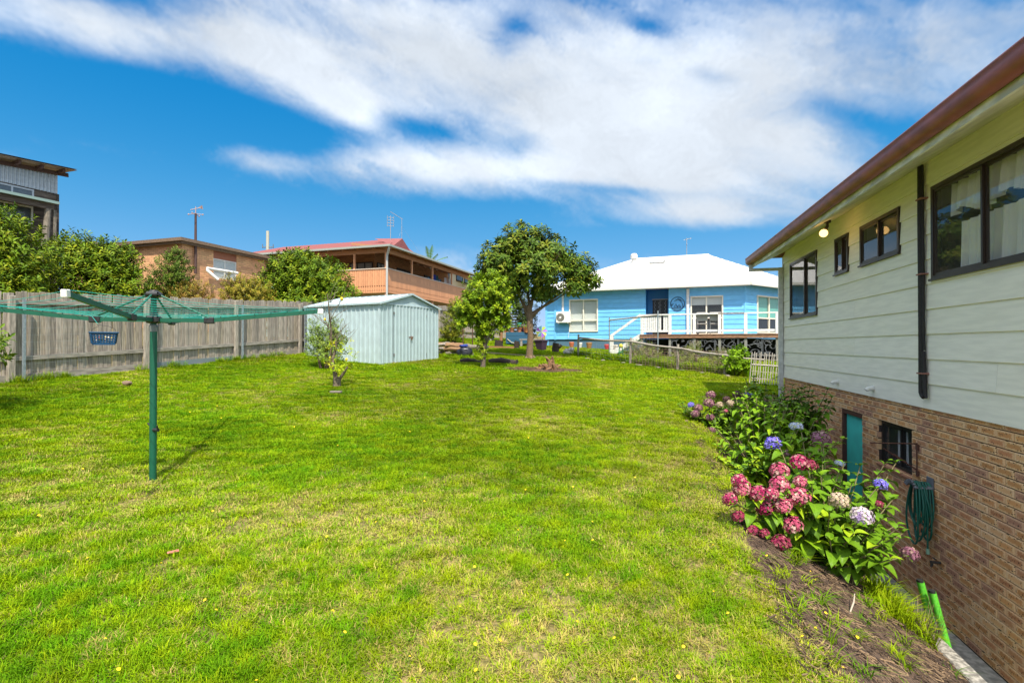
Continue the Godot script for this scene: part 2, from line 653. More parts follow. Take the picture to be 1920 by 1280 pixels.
func make_grass() -> void:
	var m := leaf_mat("grass blades", 0.6, 0.5)
	m.metallic_specular = 0.15
	var near := blade_clump(18, 0.05, 0.052, 0.0048, 1)
	var near_b := blade_clump(14, 0.05, 0.075, 0.0052, 2)
	var mid := blade_clump(26, 0.085, 0.058, 0.0062, 3)
	var far := blade_clump(34, 0.15, 0.075, 0.011, 4)
	var bands := [[1.1, 4.2, 950.0, near], [1.1, 4.2, 450.0, near_b], [4.2, 8.5, 620.0, mid], [8.5, 14.5, 360.0, mid], [14.5, 30.0, 120.0, far]]
	var places := [[], [], [], [], []]
	var tints := [[], [], [], [], []]
	var lush := Color(0.098, 0.245, 0.004)
	var yellow := Color(0.275, 0.36, 0.005)
	var straw := Color(0.44, 0.335, 0.12)
	for bi in bands.size():
		var bd: Array = bands[bi]
		var d0: float = bd[0]
		var d1: float = bd[1]
		var half := 1.08 * d1 + 0.8
		var count := int(2.0 * half * (d1 - d0) * float(bd[2]))
		for i in count:
			var x := rand(-half, half)
			var d := rand(d0, d1)
			if absf(x) > 1.08 * d + 0.8: continue
			if x < -9.73 + 0.331 * (d - 9.94) + 0.12: continue                   # the paling fence
			var cover := grass_cover(x, -d)
			if rng.randf() > cover: continue
			if d < 12.4 and from_wall(x, d) < 0.2: continue
			if d > 14.5 and built_on(x, d): continue
			var p := patch_noise.get_noise_2d(x * 0.8, d * 0.8)
			var f := fine_noise.get_noise_2d(x * 1.5, d * 1.5)
			var f2 := fine_noise.get_noise_2d(x * 2.6 + 50.0, d * 2.6)
			# drier and thinner in the near lawn and towards the bed, lush up the slope and by the fence
			var dry := 0.42 * smoothstep(9.0, 2.0, d) + 0.26 * smoothstep(-4.0, 2.5, x) * smoothstep(12.0, 6.0, d) + 1.1 * p + 0.75 * f - 0.08
			dry = clampf(dry, 0, 1)
			if dry > 0.5 and rng.randf() < (dry - 0.42) * 1.1: continue
			var tint := lush.lerp(yellow, clampf(0.46 + 1.0 * f2 + 0.5 * p + (0.14 if d > 6 else 0.0) + 0.2 * smoothstep(-5.0, 2.0, x) - 0.1, 0, 1))  # greener to the left: lusher grass, partly a lens vignette put in
			if rng.randf() < dry * 0.55: tint = tint.lerp(straw, rand(0.35, 1.0))
			var k := rand(0.75, 1.2) * (1.0 - 0.35 * dry)
			var y := ground(x, -d) + (0.018 * fine_noise.get_noise_2d(x * 1.3, d * 1.3) + 0.03 * patch_noise.get_noise_2d(x, d) if from_wall(x, d) > 0.7 else 0.0)
			var basis := Basis(Vector3.UP, rng.randf() * TAU).scaled(Vector3(1.0, k, 1.0))
			places[bi].append(Transform3D(basis, Vector3(x, y, -d)))
			var deep := 1.0 + 0.42 * patch_noise.get_noise_2d(x * 0.45 + 90.0, d * 0.45) + 0.3 * fine_noise.get_noise_2d(x * 0.9, d * 0.9 + 70.0)
			tints[bi].append(tint * rand(0.8, 1.2) * clampf(deep, 0.7, 1.2))
	for bi in bands.size():
		var o := scatter(self, numbered("lawn_grass"), bands[bi][3], m, places[bi], tints[bi])
		tag(o, ["short patchy lawn grass in the foreground", "taller tufts among the foreground lawn", "lawn grass round the clothes hoist", "bright lawn grass before the shed", "lawn grass beyond the shed and trees"][bi], "grass")
	# ragged tufts in the bed, along the fence and under the rails
	var tuft := blade_clump(26, 0.05, 0.2, 0.007, 6)
	var tp := []
	var tt := []
	for i in 150:
		var d := rand(2.6, 7.0)
		var w := rand(0.75, 2.3)
		if rng.randf() > smoothstep(0.9, 2.2, w) + 0.25: continue
		var x := WALL_X + tan(WALL_TURN) * d - w / cos(WALL_TURN)
		tp.append(Transform3D(Basis(Vector3.UP, rng.randf() * TAU).scaled(Vector3(1, rand(0.2, 0.6), 1)), on_ground(x, -d)))
		tt.append(lush.lerp(yellow, rng.randf()) * rand(0.6, 1.1))
	for i in 240:
		var d := rand(9.0, 18.5)
		var x := -9.73 + 0.331 * (d - 9.94) + rand(0.14, 0.3)
		if patch_noise.get_noise_2d(d * 3.0, 7.0) < -0.05: continue
		tp.append(Transform3D(Basis(Vector3.UP, rng.randf() * TAU).scaled(Vector3(1, rand(0.4, 1.25), 1)), on_ground(x, -d)))
		tt.append(lush.lerp(yellow, rng.randf()) * rand(0.8, 1.1))
	for i in 420:
		var k := rng.randf()
		var x := lerpf(2.6, 7.2, k) + rand(-0.2, 0.2)
		var d := lerpf(20.9, 15.2, k) + rand(-0.1, 0.9)
		tp.append(Transform3D(Basis(Vector3.UP, rng.randf() * TAU).scaled(Vector3(1.6, rand(0.6, 1.9), 1.6)), on_ground(x, -d)))
		tt.append(lush.lerp(yellow, rng.randf()) * rand(0.7, 1.1))
	for i in 60:
		var a := rng.randf() * TAU
		tp.append(Transform3D(Basis(Vector3.UP, a).scaled(Vector3(1.3, rand(0.5, 1.2), 1.3)), on_ground(-2.1 + cos(a) * rand(0.2, 0.9), -18.4 + sin(a) * 0.4)))
		tt.append(lush.lerp(yellow, rng.randf()))
	for i in 34:                                                    # strappy weeds by the kerb
		var d := rand(4.55, 5.25)
		var w := rand(0.82, 1.15)
		tp.append(Transform3D(Basis(Vector3.UP, rng.randf() * TAU).scaled(Vector3(1.5, rand(0.8, 1.5), 1.5)), on_ground(WALL_X + tan(WALL_TURN) * d - w / cos(WALL_TURN), -d)))
		tt.append(yellow.lerp(lush, rng.randf() * 0.7))
	var weeds := scatter(self, "weed_grass", tuft, m, tp, tt)
	tag(weeds, "ragged grass tufts along the fences and garden bed", "grass")
	# dry twigs and leaf litter on the bed
	var bits := MB.new()
	for i in 5:
		bits.cbox(Vector3(rand(-0.05, 0.05), 0.006 + 0.004 * i, rand(-0.05, 0.05)), Vector3(0.09, 0.004, 0.006), Basis(Vector3.UP, rng.randf() * TAU).rotated(Vector3.RIGHT, rand(-0.3, 0.3)))
	var lp := []
	var lt := []
	for i in 1700:
		var d := rand(2.4, 9.0)
		var w := rand(0.7, 2.45)
		var x := WALL_X + tan(WALL_TURN) * d - w / cos(WALL_TURN)
		lp.append(Transform3D(Basis(Vector3.UP, rng.randf() * TAU).rotated(Vector3(0, 0, 1), -0.4).scaled(Vector3.ONE * rand(0.5, 1.3)), on_ground(x, -d, 0.004)))
		lt.append(Color(0.05, 0.03, 0.02).lerp(Color(0.30, 0.2, 0.11), pow(rng.randf(), 2.0)))
	for i in 700:
		var a := rng.randf() * TAU
		var q := sqrt(rng.randf())
		lp.append(Transform3D(Basis(Vector3.UP, rng.randf() * TAU).scaled(Vector3.ONE * rand(0.6, 1.5)), on_ground(0.95 + cos(a) * q * 1.2, -15.9 + sin(a) * q * 0.6, 0.01)))
		lt.append(Color(0.07, 0.04, 0.025).lerp(Color(0.30, 0.19, 0.11), pow(rng.randf(), 1.6)))
	var litter_m := StandardMaterial3D.new()
	litter_m.resource_name = "leaf litter"
	litter_m.vertex_color_use_as_albedo = true
	litter_m.roughness = 0.9
	var litter := scatter(self, "leaf_litter", bits.mesh(), litter_m, lp, lt)
	tag(litter, "brown twigs and dead leaves lying on the bare earth", "litter")

# ------------------------------------------------------------------ the cream house at the right
# local axes: -z runs away along the wall, -x points out over the lawn, y from the path up
const BOARD := 0.292
const CLAD_Y := 2.375                  # underside of the boards
const WALL_TOP := 5.29
const FAR := 12.3                      # the far corner

func brick_face(sd: int, mid: Color, rim: Color) -> ImageTexture:
	var r := RandomNumberGenerator.new()
	r.seed = sd
	var f := FastNoiseLite.new()
	f.seed = sd
	f.frequency = 0.06
	f.fractal_octaves = 4
	var w := 160
	var h := 56
	var im := Image.create(w, h, false, Image.FORMAT_RGB8)
	var spots := []
	for i in r.randi_range(5, 12):
		spots.append([r.randf_range(4, w - 4), r.randf_range(4, h - 4), r.randf_range(2.2, 6.5), r.randf_range(0.45, 0.95), r.randf_range(0.6, 1.6)])
	for y in h:
		for x in w:
			var n := f.get_noise_2d(x, y)
			var e := minf(minf(x, w - 1 - x) / 22.0, minf(y, h - 1 - y) / 14.0) + n * 0.9
			var k := mid.lerp(rim, 1.0 - smoothstep(0.3, 1.0, e))
			k = k * (1.0 + 0.28 * f.get_noise_2d(x * 3.0 + 90.0, y * 3.0))
			for s in spots:
				var q := Vector2((x - s[0]) * s[4], y - s[1]).length() + n * 1.5
				if q < s[2]: k = k.lerp(Color(0.035, 0.025, 0.022), s[3])
			k.a = 1.0
			im.set_pixel(x, y, k.linear_to_srgb())
	return ImageTexture.create_from_image(im)

func brick_mesh(z0: float, z1: float, y0: float, y1: float, u0 := 0.0, u1 := 1.0, deep := 0.1) -> ArrayMesh:
	var mb := MB.new()
	var c := 0.004
	var a := [Vector3(0, y0 + c, z0 + c), Vector3(0, y0 + c, z1 - c), Vector3(0, y1 - c, z1 - c), Vector3(0, y1 - c, z0 + c)]
	var b := [Vector3(c, y0, z0), Vector3(c, y0, z1), Vector3(c, y1, z1), Vector3(c, y1, z0)]
	var e := [Vector3(deep, y0, z0), Vector3(deep, y0, z1), Vector3(deep, y1, z1), Vector3(deep, y1, z0)]
	mb.quad(a[0], a[1], a[2], a[3])
	for i in 4:
		mb.uv[i] = Vector2(lerpf(u0, u1, mb.uv[i].x), mb.uv[i].y)
	for i in 4:
		var j := (i + 1) % 4
		mb.quad(b[i], b[j], a[j], a[i])
		mb.quad(e[i], e[j], b[j], b[i])
	for i in range(4, mb.uv.size()):
		mb.uv[i] = Vector2(0.03 + 0.5 * mb.uv[i].x, 0.05)
	return mb.mesh()

func make_house() -> void:
	var h := thing("weatherboard_house", "cream weatherboard house with a brick lower storey and maroon gutter", "house", Vector3(WALL_X, PATH_Y, 0), -WALL_TURN)
	# [near end, far end, bottom, top] along the wall, heights over the path
	var up := [[9.97, 11.71, 3.70, 4.93], [8.48, 9.05, 4.315, 4.935], [6.82, 8.02, 4.315, 4.92], [4.02, 6.07, 3.87, 4.945]]
	var door := [8.05, 8.85, 0.0, 2.06]
	var low := [6.59, 7.53, 1.47, 2.06]
	var holes := []
	for o in up: holes.append(Rect2(o[0] - 0.01, o[2] - 0.01, o[1] - o[0] + 0.02, o[3] - o[2] + 0.02))
	# ---- boards
	var paints := []
	for i in 3:
		var pm := mat("cream board paint %d" % i, lin([0.88, 0.89, 0.885][i], [0.835, 0.84, 0.84][i], [0.73, 0.74, 0.75][i]), 0.55, [60 + i, 0.02, 0.9, 1.0], Vector3(0.7, 2.6, 0.3), 0.0)
		pm.heightmap_enabled = true
		pm.heightmap_texture = bump_tex(63, 0.03)
		pm.heightmap_scale = 0.05
		paints.append(pm)
	var near := 3.85
	var joints := [[6.28], [9.9, 5.0], [8.27], [3.6], [8.27], [5.65], [10.6], [7.2], [4.4], [8.3]]
	for row in 10:
		var y0 := CLAD_Y + row * BOARD
		var y1 := minf(y0 + BOARD, WALL_TOP)
		var cuts: Array = [near] + joints[row] + [FAR]
		cuts = cuts.filter(func(q): return q >= near)
		cuts.sort()
		for k in cuts.size() - 1:
			var a: float = cuts[k] + 0.0015
			var b: float = cuts[k + 1] - 0.0015
			for piece in pieces(cut(Rect2(a, y0, b - a, y1 - y0), holes)):
				var mb := MB.new()
				for r in piece:
					var out0: float = -(0.007 + 0.017 * (y1 - r.position.y) / BOARD)
					var out1: float = -(0.007 + 0.017 * (y1 - r.end.y) / BOARD)
					var p := [Vector3(out0, r.position.y, -r.end.x), Vector3(out0, r.position.y, -r.position.x), Vector3(out1, r.end.y, -r.position.x), Vector3(out1, r.end.y, -r.end.x)]
					var q := [Vector3(0.02, r.position.y, -r.end.x), Vector3(0.02, r.position.y, -r.position.x), Vector3(0.02, r.end.y, -r.position.x), Vector3(0.02, r.end.y, -r.end.x)]
					mb.quad(p[0], p[1], p[2], p[3])
					for i in 4:
						var j := (i + 1) % 4
						mb.quad(q[i], q[j], p[j], p[i])
				part(h, "weatherboard", mb, paints[(row + k) % 3])
	# ---- brickwork: raked grey-brown mortar behind bricks that stand proud of it
	var low_holes := [Rect2(door[0], -0.1, door[1] - door[0], door[3] + 0.1), Rect2(low[0], low[2], low[1] - low[0], low[3] - low[2])]
	var bw := empty(h, "brick_wall")
	var mortar := MB.new()
	for r in cut(Rect2(near, -0.2, FAR - near, CLAD_Y + 0.2), low_holes):
		mortar.box(Vector3(0.018, r.position.y, -r.end.x), Vector3(0.1, r.end.y, -r.position.x))
	part(bw, "mortar", mortar, mat("mortar", lin(0.055, 0.042, 0.036), 1.0, [45, 0.1, 0.6, 1.0], Vector3(3, 3, 3)))
	var mids := [Color(0.50, 0.235, 0.095), Color(0.55, 0.27, 0.11), Color(0.46, 0.205, 0.10), Color(0.40, 0.195, 0.10), Color(0.58, 0.33, 0.16), Color(0.34, 0.17, 0.11)]
	var rims := [Color(0.66, 0.42, 0.23), Color(0.66, 0.43, 0.23), Color(0.62, 0.38, 0.21), Color(0.56, 0.34, 0.20), Color(0.68, 0.46, 0.27), Color(0.52, 0.31, 0.19)]
	var clays := []
	for i in 9:
		var bm := StandardMaterial3D.new()
		bm.resource_name = "fired clay %d" % i
		bm.albedo_texture = brick_face(70 + i, mids[i % 6] * (1.15 if i < 6 else 0.95), rims[i % 6] * 1.08)
		bm.roughness = 0.85
		bm.metallic_specular = 0.2
		bm.heightmap_enabled = true
		bm.heightmap_texture = bm.albedo_texture
		bm.heightmap_scale = 0.2
		clays.append(bm)
	var whole := brick_mesh(-0.115, 0.115, 0.0, 0.076)
	var rest := []
	for i in 9: rest.append([])
	var singles := 0
	for course in 28:
		var y0 := course * 0.0862
		var y1 := minf(y0 + 0.076, CLAD_Y - 0.003)
		if y1 - y0 < 0.02: continue
		var s := near + (0.12 if course % 2 else 0.0)
		while s < FAR - 0.02:
			var e := minf(s + 0.23, FAR - 0.005)
			var pieces := cut(Rect2(s, y0, e - s, y1 - y0), low_holes)
			var mi := rng.randi_range(0, 8)
			for r in pieces:
				if r.size.x < 0.025: continue
				var off := rand(-0.0015, 0.0015)
				var t := Transform3D(Basis(Vector3.UP, rand(-0.006, 0.006)), Vector3(off, r.position.y, -(r.position.x + r.size.x / 2)))
				var same: bool = absf(r.size.x - 0.23) < 1e-3 and absf(r.size.y - 0.076) < 1e-3
				if s > 4.4 and s < 7.35 and y0 > 0.2 and singles < 300:
					singles += 1
					part(bw, "brick", whole if same else brick_mesh(-r.size.x / 2, r.size.x / 2, 0.0, r.size.y, 0.0, r.size.x / 0.23), clays[mi], t)
				elif same: rest[mi].append(t)
				else: part_join(rest[mi], r, t)
			s += 0.24
	for i in 9:
		var mb := MB.new()
		for t in rest[i]:
			if t is Array:
				append_mesh(mb, brick_mesh(-t[0].size.x / 2, t[0].size.x / 2, 0.0, t[0].size.y, 0.0, t[0].size.x / 0.23), t[1])
			else: append_mesh(mb, whole, t)
		part(bw, "bricks", mb, clays[i]).set_meta("kind", "stuff")
	# ---- sloping sill bricks of the cellar window
	var k2 := 0
	var s2: float = low[0]
	while s2 < low[1] - 0.02:
		var sb := MB.new()
		sb.soft_box(Vector3(-0.03, -0.05, -0.105), Vector3(0.12, 0.0, 0.105), 0.005)
		part(bw, "sill_brick", sb, mat("sill clay", lin(0.44, 0.20, 0.11), 0.85, [46, 0.05, 0.75, 1.0], Vector3(2, 2, 2)), Transform3D(Basis(Vector3(0, 0, 1), 0.22), Vector3(0.0, low[2] - 0.005, -(s2 + 0.115))))
		s2 += 0.235
		k2 += 1
	# ---- windows
	var brown := mat("brown window aluminium", lin(0.045, 0.028, 0.022), 0.4, [47, 0.05, 0.8, 1.0], Vector3(1, 1, 1))
	wall_window(h, up[0], [10.72], brown, 0.0, 0)
	wall_window(h, up[1], [8.74], brown, 0.0, 0)
	wall_window(h, up[2], [7.42], brown, 0.0, 0)
	wall_window(h, up[3], [5.18], brown, 0.0, 1)
	wall_window(h, low, [7.0], mat("black window aluminium", lin(0.018, 0.017, 0.016), 0.4), 0.085, 2)
	# ---- cellar door
	var dn := empty(h, "cellar_door")
	var fr := MB.new()
	fr.box(Vector3(0.005, 0.0, -door[1]), Vector3(0.1, door[3] - 0.06, -door[1] + 0.06))
	fr.box(Vector3(0.005, door[3] - 0.06, -door[1]), Vector3(0.1, door[3], -door[0] - 0.012))
	part(dn, "door_frame", fr, mat("maroon trim paint", lin(0.085, 0.03, 0.025), 0.5))
	var leaf := MB.new()
	leaf.box(Vector3(0.055, 0.01, -door[1] + 0.063), Vector3(0.095, door[3] - 0.064, -door[0] - 0.004))
	part(dn, "door_leaf", leaf, mat("turquoise door paint", lin(0.08, 0.72, 0.62), 0.5, [48, 0.02, 0.9, 1.0], Vector3(0.6, 0.6, 0.6)))
	var knob := MB.new()
	knob.bar(Vector3(0.055, 1.15, -door[0] - 0.06), Vector3(0.0, 1.15, -door[0] - 0.06), 0.012, 10)
	knob.ball(Vector3(-0.005, 1.15, -door[0] - 0.06), Vector3(0.028, 0.028, 0.028))
	part(dn, "door_knob", knob, mat("worn steel", lin(0.5, 0.5, 0.5), 0.3, [], Vector3.ONE, 0.0, 1.0))
	# ---- eaves: raked soffit, fascia, gutter, roof
	var cream := mat("cream eave paint", lin(0.82, 0.80, 0.62), 0.5, [49, 0.015, 0.72, 1.0], Vector3(0.8, 0.8, 0.5))
	var so := MB.new()
	var e0 := FAR + 0.06
	var e1 := near - 0.68
	so.quad(Vector3(-0.66, 4.98, -e1), Vector3(0.02, 5.29, -e1), Vector3(0.02, 5.29, -e0), Vector3(-0.66, 4.98, -e0))
	so.quad(Vector3(-0.66, 4.99, -e0), Vector3(0.02, 5.30, -e0), Vector3(0.02, 5.30, -e1), Vector3(-0.66, 4.99, -e1))
	part(h, "soffit", so, cream)
	var fa := MB.new()
	fa.box(Vector3(-0.685, 4.955, -e0), Vector3(-0.66, 5.15, -e1))
	part(h, "fascia", fa, mat("pale fascia paint", lin(0.84, 0.83, 0.72), 0.5, [50, 0.02, 0.6, 1.0], Vector3(0.9, 0.9, 0.35)))
	var gprof := [Vector2(-0.687, 5.19), Vector2(-0.687, 5.03), Vector2(-0.73, 5.015), Vector2(-0.785, 5.035), Vector2(-0.812, 5.075), Vector2(-0.815, 5.12), Vector2(-0.812, 5.15), Vector2(-0.824, 5.162), Vector2(-0.824, 5.178), Vector2(-0.808, 5.184)]
	var gu := MB.new()
	var pts := []
	for z in [-e0 - 0.02, -e1]:
		for q in gprof: pts.append(Vector3(q.x, q.y, z))
	gu.smooth_sheet(pts, gprof.size())
	var maroon := mat("maroon gutter paint", lin(0.30, 0.085, 0.07), 0.45, [51, 0.02, 0.6, 1.0], Vector3(0.8, 1.2, 0.5))
	var gutter := part(h, "gutter", gu, maroon)
	var cap := MB.new()
	for i in range(1, gprof.size() - 1):
		cap.tri(Vector3(gprof[0].x, gprof[0].y, -e0 - 0.02), Vector3(gprof[i].x, gprof[i].y, -e0 - 0.02), Vector3(gprof[i + 1].x, gprof[i + 1].y, -e0 - 0.02))
	part(gutter, "end_cap", cap, maroon)
	var rf := MB.new()
	var ridge_x := 4.2
	rf.quad(Vector3(-0.72, 5.17, -e1), Vector3(ridge_x, 7.2, -e1), Vector3(ridge_x, 7.2, -e0 + 4.6), Vector3(-0.72, 5.17, -e0))
	rf.quad(Vector3(ridge_x, 7.2, -e1), Vector3(9.1, 5.17, -e1), Vector3(9.1, 5.17, -e0), Vector3(ridge_x, 7.2, -e0 + 4.6))
	rf.tri(Vector3(9.1, 5.17, -e0), Vector3(-0.72, 5.17, -e0), Vector3(ridge_x, 7.2, -e0 + 4.6))  # unseen far hip, shaped to shorten the shadow past the corner
	part(h, "roof", rf, mat("maroon roof sheet", lin(0.16, 0.05, 0.045), 0.5))
	var ends := MB.new()
	for z in [-FAR + 0.05, -near - 0.05]:
		ends.box(Vector3(0.1, -0.2, z - 0.05), Vector3(8.4, 5.3, z + 0.05))
	ends.box(Vector3(8.3, -0.2, -FAR), Vector3(8.4, 5.3, -near))
	part(h, "end_wall", ends, paints[0])
	var inner := MB.new()
	inner.box(Vector3(0.12, CLAD_Y - 0.1, -FAR + 0.06), Vector3(8.2, CLAD_Y, -near - 0.12))
	inner.box(Vector3(0.12, 5.18, -FAR + 0.06), Vector3(8.2, 5.28, -near - 0.12))
	part(h, "floor_slab", inner, mat("inside boards", lin(0.3, 0.26, 0.2), 0.8))
	# ---- downpipe: from the gutter back to the corner and down
	var white := mat("white pipe paint", lin(0.62, 0.63, 0.62), 0.45, [52, 0.03, 0.8, 1.0], Vector3(1, 1, 1))
	var dp := MB.new()
	dp.box(Vector3(-0.76, 4.86, -FAR - 0.02), Vector3(-0.68, 5.02, -FAR + 0.06))
	dp.box(Vector3(-0.68, 4.865, -FAR - 0.018), Vector3(-0.12, 4.93, -FAR + 0.058))
	dp.box(Vector3(-0.12, 0.9, -FAR - 0.02), Vector3(-0.028, 4.935, -FAR + 0.06))
	var pipe := part(h, "downpipe", dp, white)
	var cl := MB.new()
	for y in [2.9, 4.3]: cl.box(Vector3(-0.126, y, -FAR - 0.026), Vector3(-0.02, y + 0.025, -FAR + 0.066))
	part(pipe, "bracket", cl, white)
	var stop := MB.new()
	stop.box(Vector3(-0.03, CLAD_Y - 0.02, -FAR - 0.012), Vector3(0.03, WALL_TOP, -FAR))
	part(h, "corner_stop", stop, cream)
	# ---- black lagged pipe between the windows, its end doubled back
	var black := mat("black pipe lagging", lin(0.02, 0.017, 0.018), 0.7, [53, 0.06, 0.6, 1.0], Vector3(2, 2, 2), 0.3)
	var bp := MB.new()
	var z0 := -6.235
	bp.tube([Vector3(-0.06, 5.27, z0), Vector3(-0.062, 4.6, z0 + 0.004), Vector3(-0.058, 3.9, z0 - 0.003), Vector3(-0.06, 3.1, z0), Vector3(-0.06, 2.56, z0 - 0.005), Vector3(-0.06, 2.52, z0 + 0.02), Vector3(-0.06, 2.505, z0 + 0.045)], [0.027, 0.03, 0.028, 0.027, 0.026, 0.024, 0.022], 9)
	bp.tube([Vector3(-0.05, 5.25, z0 + 0.03), Vector3(-0.05, 4.4, z0 + 0.034), Vector3(-0.05, 3.4, z0 + 0.03), Vector3(-0.045, 3.06, z0 + 0.036)], [0.014, 0.017, 0.018, 0.015], 8)
	bp.tube([Vector3(-0.055, 3.05, z0 + 0.04), Vector3(-0.055, 2.75, z0 + 0.055), Vector3(-0.055, 2.54, z0 + 0.078), Vector3(-0.055, 2.505, z0 + 0.1)], [0.022, 0.025, 0.022, 0.012], 9)
	var lag := part(h, "waste_pipe", bp, black)
	for y in [2.78, 3.95, 4.84]:
		var st := MB.new()
		st.box(Vector3(-0.094, y, z0 - 0.036), Vector3(-0.012, y + 0.016, z0 + 0.085))
		part(lag, "pipe_strap", st, mat("rusty strap", lin(0.28, 0.12, 0.09), 0.7))
	# ---- two white overflow spouts
	for s3 in [8.95, 7.6]:
		var sp := MB.new()
		sp.tube([Vector3(-0.01, 2.5, -s3), Vector3(-0.085, 2.495, -s3), Vector3(-0.115, 2.47, -s3)], [0.034, 0.034, 0.03], 12, false)
		sp.tube([Vector3(-0.02, 2.5, -s3), Vector3(-0.03, 2.5, -s3)], [0.045, 0.045], 12)
		part(h, "overflow_spout", sp, mat("white spout plastic", lin(0.72, 0.72, 0.68), 0.4))
	# ---- lamp under the eave, lit
	var lamp := empty(h, "eave_lamp", Vector3(-0.34, 5.11, -8.42))
	var lb := MB.new()
	lb.lathe(Vector3(0, -0.012, 0), [Vector2(0.0, 0.0), Vector2(0.05, 0.0), Vector2(0.05, 0.035), Vector2(0.0, 0.035)])
	lb.tube([Vector3(0, 0.0, 0), Vector3(0, -0.07, 0.0), Vector3(-0.02, -0.09, 0.015), Vector3(-0.035, -0.125, 0.03)], [0.02, 0.022, 0.026, 0.03], 10)
	part(lamp, "lamp_holder", lb, black)
	var bulb := MB.new()
	bulb.ball(Vector3(-0.075, -0.19, 0.06), Vector3(0.062, 0.062, 0.062), 10, 16)
	var bm2 := StandardMaterial3D.new()
	bm2.resource_name = "lit bulb"
	bm2.albedo_color = Color(1, 0.9, 0.7)
	bm2.emission_enabled = true
	bm2.emission = Color(1.0, 0.8, 0.5)
	bm2.emission_energy_multiplier = 1.6
	part(lamp, "bulb", bulb, bm2)
	var ol := OmniLight3D.new()
	ol.name = "bulb_light"
	ol.position = Vector3(-0.075, -0.19, 0.06)
	ol.light_color = Color(1.0, 0.72, 0.38)
	ol.light_energy = 0.005
	ol.light_size = 0.06
	ol.omni_range = 12
	ol.omni_attenuation = 2
	ol.shadow_enabled = true
	lamp.add_child(ol)
	# ---- rusty folding bracket beside the cellar window
	var rb := MB.new()
	var rz := -6.43
	rb.bar(Vector3(-0.02, 1.52, rz), Vector3(-0.02, 1.93, rz), 0.009)
	rb.bar(Vector3(-0.02, 1.92, rz), Vector3(-0.50, 1.90, rz - 0.05), 0.008)
	rb.bar(Vector3(-0.02, 1.6, rz), Vector3(-0.36, 1.84, rz - 0.04), 0.008)
	rb.bar(Vector3(-0.13, 1.68, rz - 0.012), Vector3(-0.26, 1.77, rz - 0.026), 0.015)
	for y in [1.56, 1.88]: rb.box(Vector3(-0.026, y - 0.03, rz - 0.02), Vector3(-0.001, y + 0.03, rz + 0.02))
	part(h, "folding_bracket", rb, mat("rusty iron", lin(0.13, 0.055, 0.035), 0.85, [54, 0.08, 0.5, 1.0], Vector3(4, 4, 4)))

func part_join(list: Array, r: Rect2, t: Transform3D) -> void:
	list.append([r, t])

func append_mesh(mb: MB, m: ArrayMesh, t: Transform3D) -> void:
	var a := m.surface_get_arrays(0)
	var k := mb.v.size()
	for p in a[Mesh.ARRAY_VERTEX]: mb.v.append(t * p)
	for p in a[Mesh.ARRAY_NORMAL]: mb.n.append(t.basis * p)
	mb.uv.append_array(a[Mesh.ARRAY_TEX_UV])
	for p in a[Mesh.ARRAY_COLOR]: mb.c.append(p * mb.col)
	for i in a[Mesh.ARRAY_INDEX]: mb.idx.append(i + k)

